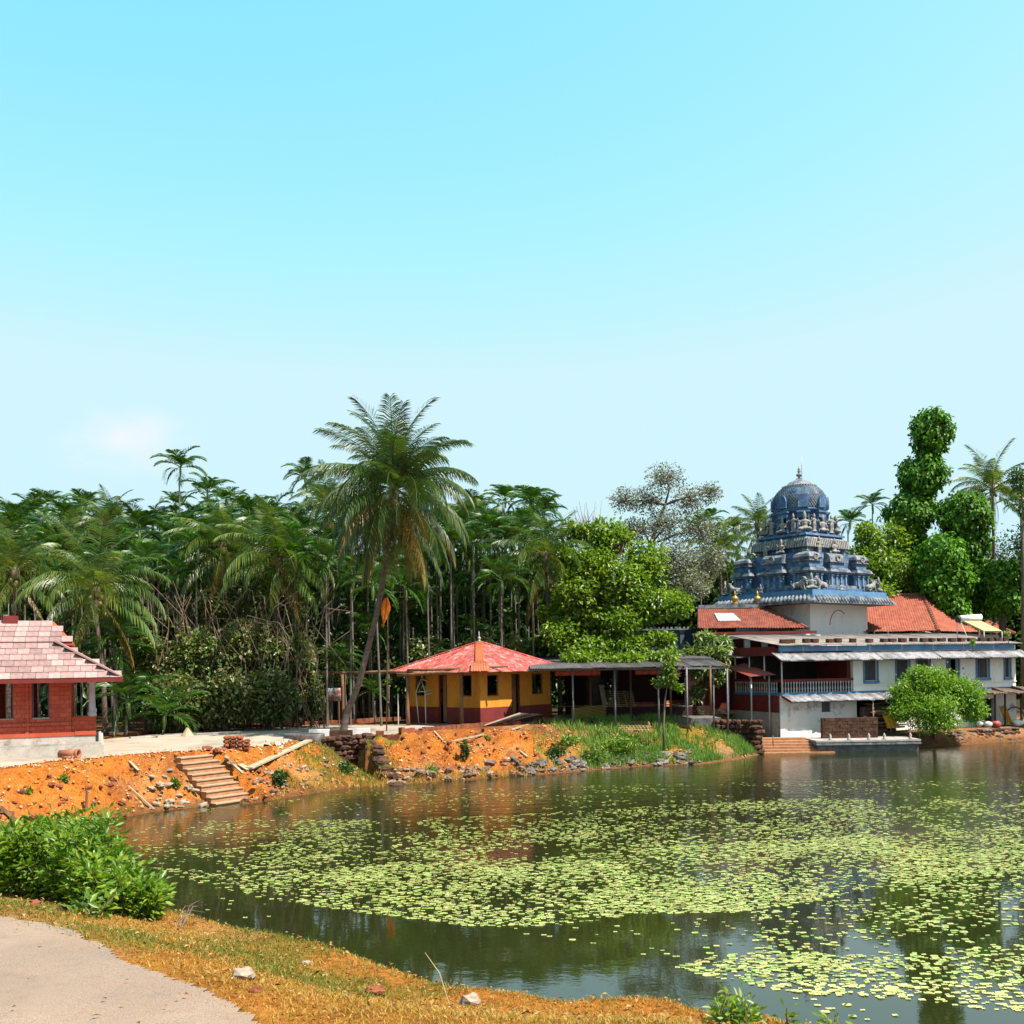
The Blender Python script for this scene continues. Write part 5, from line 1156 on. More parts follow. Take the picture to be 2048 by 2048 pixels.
# planks lying on the bank
def plank(label, a, b_, w_, h_, mat, name='plank', lift=.05, cat='plank', grp=None):
    A, B = hit(*a), hit(*b_); A = A+Vector((0,0,lift)); B = B+Vector((0,0,lift))
    base = (A+B)/2; base.z -= lift
    return MB().bar(A, B, w_, h_).solo(name, mat, label, cat, base, grp)
plank('long grey weathered plank lying across the orange bank', (498,1545), (618,1488), .34, .07, M['wood_pale'], lift=.16)
plank('short pale board by the foot of the long plank', (480,1535), (498,1545), .3, .05, M['wood_pale'], lift=.1)
plank('pale stick lying on the grass right of the long plank', (594,1543), (613,1535), .1, .06, M['wood_pale'])
plank('bent grey stick at the shore near the stairs', (463,1557), (486,1550), .1, .06, M['wood_pale'])
plank('pale branch on the orange bank left of the stairs', (256,1575), (308,1622), .07, .06, M['wood_pale'])
plank('pale lath lying on orange mound', (259,1530), (277,1550), .1, .05, M['wood_pale'])
plank('pale stick at the waterline left of the stairs', (331,1617), (368,1616), .06, .05, M['wood_pale'])
plank('dark driftwood beam near the left bush', (0,1624), (38,1650), .2, .12, M['wood'])
plank('thin dark driftwood beam above the thick one', (0,1630), (26,1631), .1, .08, M['wood'])
plank('long pale pole on the slope below the pavilion', (890,1490), (968,1473), .09, .07, M['wood_pale'])
plank('short pale stick on the slope touching the long pole', (868,1465), (890,1489), .07, .05, M['wood_pale'])
plank('pale stick on the grass below the plank heap', (1022,1462), (1079,1444), .09, .07, M['wood_pale'])
plank('pale broken stick low on the orange slope', (1040,1508), (1055,1518), .08, .06, M['wood_pale'])
g = hit(172,1624); MB().tube([g-Vector((0,0,.1)), g+Vector((.05,0,.62))], .05, 6).solo('mooring_stake', M['wood'], 'short dark stake in the orange bank by the left bush', 'stake', g)
# heap of planks and sheets before the pavilion
hp = thing('plank_heap', 'heap of grey planks and tin strips before the pavilion', 'plank heap', hit(1010,1448))
for k in range(10):
    a = hit(968+7*k+rr.uniform(-4,4), 1453-.6*k); b_ = W(1040+5*k, 1426+.3*k, a.y+.8+.1*k)
    MB().bar(a+Vector((0,0,.05+.02*k)), b_, .22, .03).build('board', M[['wood_pale','greytin','paletin','wood_pale','wood'][k % 5]], hp)
for k in range(4):
    a = hit(1072+k*8, 1443); MB().rock(a+Vector((0,0,.12)), (.2,.16,.14), 90+k).build('lump', M['laterite'], hp)
def log(label, a, b_, r, mat):
    A, B = hit(*a), hit(*b_); A.z += r*.9; B.z += r*.9; c = (A+B)/2; c.z -= r
    return MB().tube([A, A+(B-A)*.3+Vector((0,0,.02)), A+(B-A)*.7-Vector((0,0,.02)), B], [r,r*.96,r*1.02,r*.9], 9).solo('fallen_log', mat, label, 'log', c, smooth=True)
log('thick pale log lying beyond the plank heap', (1110,1442), (1150,1437), .17, M['bark_pale'])
log('thin pale log behind the thick pale log', (1074,1436), (1108,1441), .10, M['wood_pale'])
log('brown log lying on grass below the yellow sheet', (1088,1446), (1200,1440), .09, M['bark'])
# yellow corrugated fence sheet, bamboo lattice, red sheets
ys = thing('yellow_fence_sheet', 'yellow ribbed barrier sheet leaning at the top of the bank', 'barrier', hit(1178,1440))
a, b_ = hit(1144,1442), hit(1212,1436)
nrib = 9
for k in range(nrib):
    f = k/(nrib-1); MB().bar(a+Vector((0,.02*k,.06+.62*f)), b_+Vector((0,.02*k,.06+.70*f)), .05, .05).build('slat', M['yellow_sheet'], ys)
for f in (.03,.5,.97): MB().bar(a+(b_-a)*f+Vector((0,.06,-.05)), a+(b_-a)*f+Vector((0,.25,.75)), .05).build('stake', M['wood'], ys)
bl = thing('bamboo_lattice', 'bamboo lattice panel leaning upright beside the yellow barrier', 'lattice', hit(1240,1434))
la, lb_ = hit(1216,1434), hit(1272,1432); ta_, tb_ = W(1205,1378,la.y+.7), W(1262,1381,lb_.y+.7)
for k in range(5):
    f = k/4; MB().tube([la+(lb_-la)*f-Vector((0,0,.06)), ta_+(tb_-ta_)*f], .03, 6).build('upright', M['bamboo'], bl, True)
for k in range(12):
    f = (k+.6)/12.4; MB().tube([la+(ta_-la)*f+Vector((-.1,-.05,0)), lb_+(tb_-lb_)*f+Vector((.1,-.05,0))], .022, 5).build('crosspiece', M['bamboo'], bl, True)
MB().bar(la+(ta_-la)*.05+Vector((-.06,.05,0)), ta_+Vector((-.08,.05,.25)), .3, .03).build('board', M['concrete'], bl)
rs = thing('rusty_sheet_fence', 'low fence of rust red tin sheets behind the bamboo lattice', 'fence', hit(1330,1428))
a, b_ = hit(1262,1432), hit(1390,1424)
for k in range(6):
    p0, p1 = a+(b_-a)*(k/6)+Vector((0,.35,-.08)), a+(b_-a)*((k+1.06)/6)+Vector((0,.35,-.08))
    sheet('tin_sheet', [p0, p1, p1+Vector((0,.08,.85+.05*(k % 2))), p0+Vector((0,.08,.85+.05*(k % 2)))], 6, .02, M['redtin_fresh'] if k != 3 else M['rusttin'], rs)
MB().bar(a+Vector((-.3,.28,.78)), b_+Vector((0,.28,.80)), .07).build('top_rail', M['wood'], rs)
for k in range(6):
    A = hit(1330+k*6,1431); plank_b = W(1358+k*3, 1407+k*3, A.y+.9)
    MB().bar(A+Vector((0,0,.04)), plank_b, .12, .04).solo('leaning_board', M['wood_pale'], 'weathered board leaning on the rust red tin fence', 'board', A, 'boards leaning on the tin fence')
ll = thing('lattice_mat', 'flat bamboo lattice lying on the grass bank', 'lattice', hit(1258,1452))
for k in range(11):
    A, B = hit(1222+k*7.5,1447), hit(1240+k*6.5,1466); MB().bar(A+Vector((0,0,.07)), B+Vector((0,0,.07)), .03).build('upright', M['bamboo'], ll)
for k in range(5):
    A, B = hit(1222+4*k,1448+4*k), hit(1297+2*k,1448+4*k); MB().bar(A+Vector((0,0,.1)), B+Vector((0,0,.1)), .03).build('crosspiece', M['bamboo'], ll)
p = hit(1222,1441); yc = MB()
for k in range(9): yc.rock(p+Vector((rr.uniform(-.9,.9),rr.uniform(-.25,.25),.08)), (rr.uniform(.2,.4),.2,rr.uniform(.08,.16)), 200+k)
yc.solo('yellow_cloth_heap', M['orange_cloth'], 'crumpled yellow cloth heap below the bamboo lattice', 'cloth', p, smooth=True)
p = hit(1366,1431); MB().lathe([(.42,-.1),(.5,.0),(.56,.5),(.6,.52),(.6,.58),(.5,.58),(.45,.1)], 16, p).solo('stone_trough', M['concrete'], 'round grey trough at the top of the green bank', 'trough', p)
# brick ledge and dark laterite wing wall at the right end of the green bank
bk = thing('brick_ledge', 'low pale brick ledge at the end of the green bank', 'brick ledge', hit(1435,1428))
c = hit(1435,1430)
for r_ in range(3):
    for k in range(9-r_):
        MB().box((c.x-1.0+.26*k+.1*r_, c.y+.4+.05*r_, c.z+.05+.11*r_), (.24,.22,.1)).build('brick', M['step'] if (k+r_) % 3 else M['plinth'], bk)
ww = thing('old_laterite_wing_wall', 'old dark laterite wall holding the green bank beside the ghat steps', 'wall', (W(1480,1450,57.5).x, 57.5, 0))
for r_ in range(7):
    for k in range(9):
        px = 1436+k*10.5+rr.uniform(-2,2)+3*r_*0; d_ = 58.4-k*.12
        if k > 9-r_*.15: continue
        t = W(px, 1450, d_); rblock((t.x+rr.uniform(-.05,.05), t.y+rr.uniform(-.12,.12), .15+.27*r_), (.36,.5,.28), rr.uniform(-.15,.15), ww, 1200+r_*20+k)
for r_ in range(6):
    for k in range(5):
        t = W(1520, 1450, 57.7); rblock((t.x-.35+rr.uniform(-.08,.08), 57.2+.5*k, .14+.27*r_), (.52,.5,.28), rr.uniform(-.15,.15), ww, 1400+r_*20+k)

# dark broken retaining wall below the palm
dw = thing('broken_laterite_wall', 'broken dark laterite retaining wall stepping down the bank below the palm', 'wall', hit(720,1540))
top_px = [(612,1474),(640,1476),(665,1478),(690,1479),(712,1482)]
cA, cB = hit(622,1482), hit(716,1482)
for k in range(10):
    f = k/9; c0 = cA+(cB-cA)*f
    for r_ in range(5): rblock((c0.x+rr.uniform(-.06,.06), c0.y-.1+rr.uniform(-.1,.1), 1.84-.24*r_), (.44,.5,.26), rr.uniform(-.15,.15), dw, 900+k*7+r_)
cC, cD = Vector((-7.4,49.7,0)), Vector((-5.55,45.0,0))
for k in range(13):
    f = k/12; c0 = cC+(cD-cC)*f; ztop = 1.8*(1-f**1.5)+.12+rr.uniform(-.12,.12); r_ = 0
    while r_*.24 < ztop+.15:
        rblock((c0.x+.25+rr.uniform(-.14,.14), c0.y+rr.uniform(-.1,.1), ztop-.24*r_-.1), (rr.uniform(.55,.8),rr.uniform(.42,.6),.27), -1.2+rr.uniform(-.4,.4), dw, 1000+k*9+r_); r_ += 1
# planter curb and stained low walls at the palm
pl = thing('low_planter', 'low round-edged concrete planter left of the leaning palm', 'planter', hit(604,1484))
g = hit(604,1484); q = MB(); q.lathe([(1.0,-.15),(1.02,.28),(1.0,.34),(.84,.34),(.82,.2)], 18, (0,0,0)); q.v = [(g.x+x*.95, g.y+.5+y*.6, g.z+z) for x,y,z in q.v]; q.build('curb', M['dark_stone'], pl)
MB().lathe([(.78,.1),(.75,.22),(.3,.26)], 12, (g.x,g.y+.5,g.z)).build('soil', M['bark_dark'], pl)
lwA = thing('stained_low_wall', 'blue white stained low wall left of the palm foot', 'wall', hit(636,1477))
g = hit(636,1478); MB().bb(g.x-.45, g.x+.5, g.y+.1, g.y+.35, g.z-.2, g.z+.36).build('wall', M['white_stain'], lwA); MB().bb(g.x+.52, g.x+1.6, g.y+.2, g.y+.45, g.z-.2, g.z+.30).build('wall', M['laterite_dark'], lwA)
lwB = thing('stained_low_wall', 'grey stained low wall right of the palm foot', 'wall', hit(716,1470))
g = hit(716,1471); MB().bb(g.x-.55, g.x+.55, g.y+.1, g.y+.34, g.z-.2, g.z+.32).build('wall', M['white_stain'], lwB)
# brick kerbs
kerb_me = None
def kerb(label, pts, mat=M['laterite'], L=.3, H=.24, D=.2, z=None, name='brick_kerb'):
    P = [hit(*p) for p in pts]; o = thing(name, label, 'kerb', P[0]); n0 = 0
    for a, b_ in zip(P, P[1:]):
        n_ = max(1, int((b_-a).length/L)); ang = math.atan2(b_.y-a.y, b_.x-a.x)
        for k in range(n_):
            c = a+(b_-a)*((k+.5)/n_); zz = g1(c.x, c.y)
            MB().box((c.x, c.y+rr.uniform(-.02,.02), zz+H/2-.06+rr.uniform(-.02,.02)), ((b_-a).length/n_-.015, D, H), ang+rr.uniform(-.05,.05)).build('brick', mat, o)
    return o
kerb('long brick kerb along the grove side of the far road', [(250,1472),(330,1464),(420,1459),(500,1456),(598,1452)], H=.22)
kerb('brick kerb behind the pandal posts', [(608,1452),(700,1447),(800,1441)], H=.30)
kerb('brick kerb at the bank edge before the pavilion', [(752,1471),(800,1468),(860,1462),(940,1455),(1040,1449)], H=.26)
sl_ = MB(); A, B = hit(260,1478), hit(480,1466); sl_.bar(A+Vector((0,0,.05)), B+Vector((0,0,.05)), .35, .08); sl_.solo('white_kerb_strip', M['plinth'], 'white painted concrete strip along the grove kerb', 'kerb', (A+B)/2)
p = hit(375,1473); MB().lathe([(.32,0),(.3,.05),(.06,.42),(.01,.46)], 10, p).solo('sand_cone', M['wood_pale'], 'small pale pointed heap by the grove kerb', 'heap', p)
# rusty sign board
sg = thing('rusty_board', 'rusty white tin board on stakes among the grove', 'sign board', hit(666,1448))
t = W(667,1389,57.5)
sheet('panel', [t+Vector((-.42,0,-.36)), t+Vector((.42,0,-.36)), t+Vector((.42,0,.36)), t+Vector((-.42,0,.36))], 1, .004, mk('rusted_panel', (.3,.3,.32), (.42,.42,.44), 2, .6, .1, 20, c3=(.24,.06,.03), s3=2.4, t3=(.47,.56)), sg)
for e in (-.3,.3): MB().bar((t.x+e,57.54,1.8), (t.x+e,57.54,t.z+.36), .06).build('stake', M['wood'], sg)
# flagpole
g = hit(773,1463); fp = thing('flagpole', 'thin dark flagpole by the leaning palm with a furled orange pennant', 'flagpole', g)
MB().tube([g-Vector((0,0,.15)), W(776,1195,g.y)], [.035,.025], 7).build('pole', M['wood'], fp, True)
t0_ = W(771,1196,g.y-.06); nu, nv = 10, 18; P = []
for i in range(nu+1):
    for j in range(nv+1):
        u, v_ = i/nu-.5, j/nv; w_ = .5*(.25+.9*math.sin(min(1,v_*1.15)*math.pi)**1.0)*(1-.45*v_)
        P.append(t0_+Vector((u*w_-.16*v_**2+.02, .07*math.sin(u*14+v_*3), -1.45*v_)))
Q = [(i*(nv+1)+j,(i+1)*(nv+1)+j,(i+1)*(nv+1)+j+1,i*(nv+1)+j+1) for i in range(nu) for j in range(nv)]
im = wmat(fp).inverted(); fo = link('pennant', fmesh('pennant', [tuple(im@p) for p in P], Q, True), mk('faded_pennant', (1.0,.24,.02),(1.0,.36,.05),2,.8,0,20,c3=(.66,.55,.42),s3=1.2,t3=(.55,.7)), fp)
md = fo.modifiers.new('thick','SOLIDIFY'); md.thickness = .012
# ------------------------------------------------------------------ vegetation generators
def unit(a): return a/np.maximum(np.linalg.norm(a, axis=-1, keepdims=True), 1e-9)
def leaves(pos, dr, nr, L, Wd, fold=.25):
    """folded leaf: base, left, tip, right; 2 triangles sharing the midrib"""
    dr = unit(dr); sd = unit(np.cross(dr, nr)); nn = np.cross(sd, dr); L = np.asarray(L)[:, None]; Wd = np.asarray(Wd)[:, None]
    b0 = pos; tip = pos+dr*L-nn*L*.12; mid = pos+dr*L*.45
    lf = mid+sd*Wd*.5+nn*Wd*fold; rt = mid-sd*Wd*.5+nn*Wd*fold
    V = np.stack([b0, lf, tip, rt], 1).reshape(-1, 3); k = np.arange(len(pos))[:, None]*4
    T = np.concatenate([k+np.array([[0,2,1]]), k+np.array([[0,3,2]])], 0)
    return V, T
def frond(L, n, ll, elev, droop, vee, grav, wid, seed, sweep=(72,28), t0=.14, ragged=.06, rach=.035):
    r = np.random.default_rng(seed)
    m = 14; ts = np.linspace(0, 1, m+1); ang = elev-droop*ts**1.25
    seg = L/m; px_ = np.concatenate([[0], np.cumsum(np.cos(ang[:-1])*seg)]); pz = np.concatenate([[0], np.cumsum(np.sin(ang[:-1])*seg)])
    V = []; T = []
    for i, t in enumerate(ts):     # rachis, 3-sided
        rr_ = rach*(1-.85*t)+.004; c = np.array([px_[i], 0, pz[i]]); up = np.array([-math.sin(ang[i]), 0, math.cos(ang[i])])
        V += [c+np.array([0,rr_,0]), c-np.array([0,rr_,0]), c-up*rr_*1.2]
        if i:
            a, b = (i-1)*3, i*3
            for k in range(3): k2 = (k+1) % 3; T += [(a+k, a+k2, b+k2), (a+k, b+k2, b+k)]
    for s in (-1, 1):
        t = np.linspace(t0, .995, n)+r.uniform(-.3,.3,n)*(1-t0)/n
        t = np.clip(t, t0, 1)
        bx = np.interp(t, ts, px_); bz = np.interp(t, ts, pz); an = np.interp(t, ts, ang)
        tan = np.stack([np.cos(an), 0*t, np.sin(an)], 1); up = np.stack([-np.sin(an), 0*t, np.cos(an)], 1); side = np.array([[0, s, 0]])*np.ones((n,1))
        sw = np.radians(sweep[0]+(sweep[1]-sweep[0])*t**1.4+r.uniform(-6,6,n))[:, None]
        d = side*np.sin(sw)+tan*np.cos(sw)+up*(vee+r.uniform(-.1,.1,n)[:,None]); d = unit(d)
        ln = ll*(.45+.75*np.sin(np.clip(t-t0*.3,0,1)**.75*np.pi)**.8)*(1-.25*t)*(1+r.uniform(-ragged,ragged,n)); ln = np.maximum(ln, ll*.22)[:, None]
        g = np.array([[0,0,-1]])
        p0 = np.stack([bx, 0*t, bz], 1); p1 = p0+unit(d+g*grav*.5)*ln*.5; p2 = p1+unit(d+g*grav*1.7)*ln*.5
        w = unit(np.cross(d, up))*wid*.5
        w = tan*wid*.5*.8+up*wid*.25
        Vl = np.stack([p0-w*.5, p0+w*.5, p1-w, p1+w, p2], 1).reshape(-1, 3); b = len(V)
        k = b+np.arange(n)[:, None]*5
        Tl = np.concatenate([k+np.array([[0,1,3]]), k+np.array([[0,3,2]]), k+np.array([[2,3,4]])], 0)
        V += list(Vl); T += [tuple(q) for q in Tl]
    return np.array(V), np.array(T)
def rotz(V, a):
    c, s = math.cos(a), math.sin(a); return np.stack([V[:,0]*c-V[:,1]*s, V[:,0]*s+V[:,1]*c, V[:,2]], 1)
# coconut frond meshes (shared)
def coco_set(tag_, L, n, ll, wid, mat, matold, k0):
    out = []
    for k, (el, dr, ve, gr) in enumerate([(80,52,.25,.35),(60,66,.2,.5),(42,84,.12,.75),(28,108,.05,1.0),(6,88,.0,1.2),(-22,60,-.05,1.3),(-52,32,-.05,1.3)]):
        V, T = frond(L*(1 if k < 5 else .93), n, ll, R(el), R(dr), ve, gr, wid, k0+k)
        me_ = fmesh('frond', V, T); me_.materials.append(mat if k < 6 else matold); out.append(me_)
    return out
hero_f = coco_set('h', 4.9, 62, 1.15, .05, M['leaf_coco_dark'], M['leaf_coco_dark'], 100)
hero_old = coco_set('ho', 4.9, 46, 1.1, .05, M['leaf_old'], M['leaf_old'], 150)
mid_f = coco_set('m', 5.0, 40, 1.15, .075, M['leaf_coco'], M['leaf_old'], 200)
def coconut(label, pts, fr, plan, seed, group=None, r0=.17, nuts=7, sc_f=1.0, bark='palm_bark', old=None):
    """pts: trunk polyline world; plan: list of (variant, count)"""
    base = Vector(pts[0]); rr_ = random.Random(seed)
    o = thing('coconut_palm', label, 'palm tree', base, 0, group)
    n_ = 14; P = []
    for i in range(n_+1):
        f = i/n_*(len(pts)-1); a = min(int(f), len(pts)-2); t = f-a
        q = [Vector(pts[max(a-1,0)]), Vector(pts[a]), Vector(pts[a+1]), Vector(pts[min(a+2,len(pts)-1)])]
        P.append(.5*((2*q[1])+(q[2]-q[0])*t+(2*q[0]-5*q[1]+4*q[2]-q[3])*t*t+(3*q[1]-q[0]-3*q[2]+q[3])*t**3))
    P[0].z -= .25
    MB().tube(P, [r0*(1.45 if i == 0 else 1.15 if i == 1 else 1-.3*i/n_) for i in range(n_+1)], 10).build('trunk', M[bark], o, True)
    top_ = P[-1]-base
    MB().ell(top_+Vector((0,0,.1)), (.26,.26,.5), 8, 6).build('crown_heart', M['bark'], o, True, False)
    for v_, cnt in plan:
        ph = rr_.uniform(0, 6.28)
        for k in range(cnt):
            me_ = (old if old and ((v_ == 6 and k % 3) or (v_ == 5 and k % 3 == 0)) else fr)[v_]; f = bpy.data.objects.new('frond', me_); col.objects.link(f); f.parent = o
            f.location = top_+Vector((0,0,.35-.09*v_)); a = ph+6.283*k/cnt+rr_.uniform(-.22,.22)
            f.rotation_euler = (rr_.uniform(-.22,.22), rr_.uniform(-.12,.12), a); s = sc_f*rr_.uniform(.88,1.08); s *= (.92 if v_ < 2 else 1.0); f.scale = (s, s, s)
    for k in range(nuts):
        a = rr_.uniform(0,6.28); c = top_+Vector((math.cos(a)*.32, math.sin(a)*.32, -.25-rr_.uniform(0,.35)))
        MB().ell(c, (.12,.12,.15), 8, 6).build('coconut', M['coconut'], o, True, False)
    return o
# hero leaning palm
hb_ = hit(686,1473); D0 = hb_.y
hp_ = [hb_, W(693,1428,D0), W(715,1374,D0), W(731,1315,D0), W(757,1211,D0), W(777,1090,D0), W(788,985,D0)]
coconut('tall leaning coconut palm with a full crown standing by the road', hp_, hero_f, [(0,8),(1,11),(2,12),(3,12),(4,12),(5,14),(6,16)], 3, r0=.165, nuts=8, old=hero_old)
# secondary coconut palms: crown pixel, depth, base x shift
spots = [((191,1185),52.5,.4,'broad low coconut palm arching over the red house end'),((30,1150),55,-.5,'coconut palm rising behind the red house roof'),((445,1100),58,.6,'coconut palm above the bare twig thicket'),
 ((556,1125),57,-.6,'coconut palm with spreading fronds left of the leaning palm'),((215,1055),66,.3,'coconut palm crown rising above the areca tops'),((1091,1120),64,.8,'coconut palm standing left of the big broadleaf tree'),
 ((1440,1105),80,.2,'coconut palm between the broadleaf tree and temple tower'),((1515,1055),88,.2,'coconut palm directly behind the temple tower'),((1985,985),84,.1,'tall coconut palm beside the ivy covered trees'),((655,1010),70,.3,'coconut palm crown behind the leaning palm'),((120,1120),62,.2,'coconut palm in the grove above the red house'),((960,1060),74,.2,'slim coconut palm behind the pavilion')]
for i, ((px, py), d, sh, lab) in enumerate(spots):
    t = W(px, py, d); bx = t.x+sh; gzz = g1(bx, d)
    coconut(lab, [Vector((bx,d,gzz)), Vector((bx-sh*.2,d,gzz+(t.z-gzz)*.4)), Vector((t.x+sh*.1,d,gzz+(t.z-gzz)*.8)), t], mid_f, [(0,3),(1,5),(2,6),(3,6),(4,5),(5,4),(6,2)], 40+i, 'coconut palms around the pond', .14, 5, (.85,.75,.75,.85,.6,.8,.72,.7,.85,.6,.7,.65)[i])
# areca palms
ar_cr = []; ar_tr = []
for k in range(6):
    V = []; T = []; r = random.Random(60+k); nf = 11
    ph = r.uniform(0,6)
    for j in range(nf):
        el = [82,70,66,55,52,44,36,28,14,0,-22][j]; fv, ft = frond(r.uniform(1.6,2.05), 28, .72, R(el), R(72+r.uniform(-12,26)), .5, .4, .085, 300+k*20+j, (58,22), .2, .1, .03)
        fv = rotz(fv, ph+j*2.4+r.uniform(-.2,.2)); T.append(ft+sum(len(q) for q in V)); V.append(fv)
    me_ = fmesh('crown', np.concatenate(V), np.concatenate(T)); me_.materials.append(M['leaf_areca']); ar_cr.append(me_)
tq = MB().tube([(0,0,-.02),(.01,0,.3),(-.01,.01,.7),(0,0,1)], [.075,.066,.06,.055], 7); tme = bpy.data.meshes.new('trunk'); tme.from_pydata(tq.v, [], tq.f); tme.materials.append(M['bark_pale']); tme.polygons.foreach_set('use_smooth', np.ones(len(tme.polygons), bool))
sq_ = MB().tube([(0,0,-.75),(0,0,-.3),(0,0,.12)], [.06,.105,.06], 8); sme = bpy.data.meshes.new('crownshaft'); sme.from_pydata(sq_.v, [], sq_.f); sme.materials.append(mk('crownshaft_green', (.09,.16,.04),(.14,.22,.06),4,.5,.1,20))
nar = 0
def areca(px, py, d, label='slender areca palm crowded in the grove behind the far road', group='areca palms of the grove', s=1.0, seed=0):
    global nar
    r = random.Random(seed*7+nar); nar += 1
    t = W(px, py, d); b = Vector((t.x+r.uniform(-.4,.4), d, 0)); b.z = g1(b.x, d); h = t.z-b.z
    if h < .6: return
    o = thing('areca_palm', label, 'palm tree', b, 0, group)
    tr_ = bpy.data.objects.new('trunk', tme); col.objects.link(tr_); tr_.parent = o
    dx = t.x-b.x; tr_.matrix_basis = Matrix(((1,0,dx,0),(0,1,0,0),(0,0,h-.7*s,0),(0,0,0,1)))
    for me_, nm in ((ar_cr[r.randrange(6)], 'crown'), (sme, 'crownshaft')):
        c = bpy.data.objects.new(nm, me_); col.objects.link(c); c.parent = o; c.location = (dx, 0, h); c.rotation_euler = (r.uniform(-.1,.1), r.uniform(-.1,.1), r.uniform(0,6.28)); q = s*r.uniform(.85,1.15); c.scale = (q,q,q)
rA = random.Random(77)
for d, step in ((58,54),(62,44),(66,38),(71,36),(77,36),(84,42)):
    px = -60+rA.uniform(0,30)
    while px < 1100:
        py = rA.uniform(1060,1180) if d < 64 else rA.uniform(1030,1120) if d < 72 else rA.uniform(1005,1085)
        if px < 420 and d < 62: py += 30
        if not (d < 60 and (760 < px < 1100)): areca(px, py, d+rA.uniform(-1.5,1.5))
        px += step*rA.uniform(.6,1.4)
areca(361,935,76,'lone tall areca palm standing clear above the left grove',None); areca(610,955,80,'lone tall dark areca palm left of the leaning palm crown',None)
areca(415,985,78,'tall areca palm right of the lone tallest one',None); areca(452,1003,80,'shorter areca palm paired right of the tall grove palm',None); areca(1010,1000,80,'tall areca palm pair-mate left of the broadleaf tree',None); areca(1065,1005,82,'tall areca palm nearest the bare twigs beyond the pavilion',None)
for px, py, d in ((1745,1010,92),(1700,1045,90),(1420,1040,95),(1470,1060,96),(1395,1055,92),(1610,1090,95),(2040,1010,95)): areca(px, py, d, 'areca palm crown showing behind the temple buildings', 'areca palms behind the temple')
for k in range(26):     # young low arecas at the grove edge
    px = rA.uniform(560,1090); areca(px, rA.uniform(1235,1400), rA.uniform(58.5,66) if px < 760 else rA.uniform(66,72), 'young low areca palm at the foot of the grove', 'young areca palms at the grove foot', .8)
for k in range(45):     # bare thin trunks of crowded palms (crowns hidden above)
    px = rA.uniform(300,1090); areca(px, rA.uniform(1130,1290), rA.uniform(64,76))
for px, py, d in ((230,1290,54),(255,1400,51),(300,1330,56),(150,1330,53),(330,1430,52)): areca(px, py, d, 'young low areca palm beside the red house', 'young areca palms beside the red house', 1.15)
# far woodland mass behind everything
r = np.random.default_rng(5); N = 110000
fx_ = r.uniform(-50,75,N); fy_ = np.where(fx_ < 8, r.uniform(76,96,N), r.uniform(94,106,N)); hmax = 10.5+5*fbm(fx_*.15, fy_*0+.3, 8)
fz = 1.5+hmax*r.uniform(0,1,N)**.8
V, T = leaves(np.stack([fx_,fy_,fz],1), r.normal(size=(N,3)), r.normal(size=(N,3))+np.array([0,-.5,.8]), r.uniform(.6,1.5,N), r.uniform(.25,.5,N))
fw = link('far_woodland', fmesh('far_woodland', V, T), M['leaf_mid']); tag(fw, 'dense dark woodland mass closing the view behind the palms', 'woodland', kind='stuff')

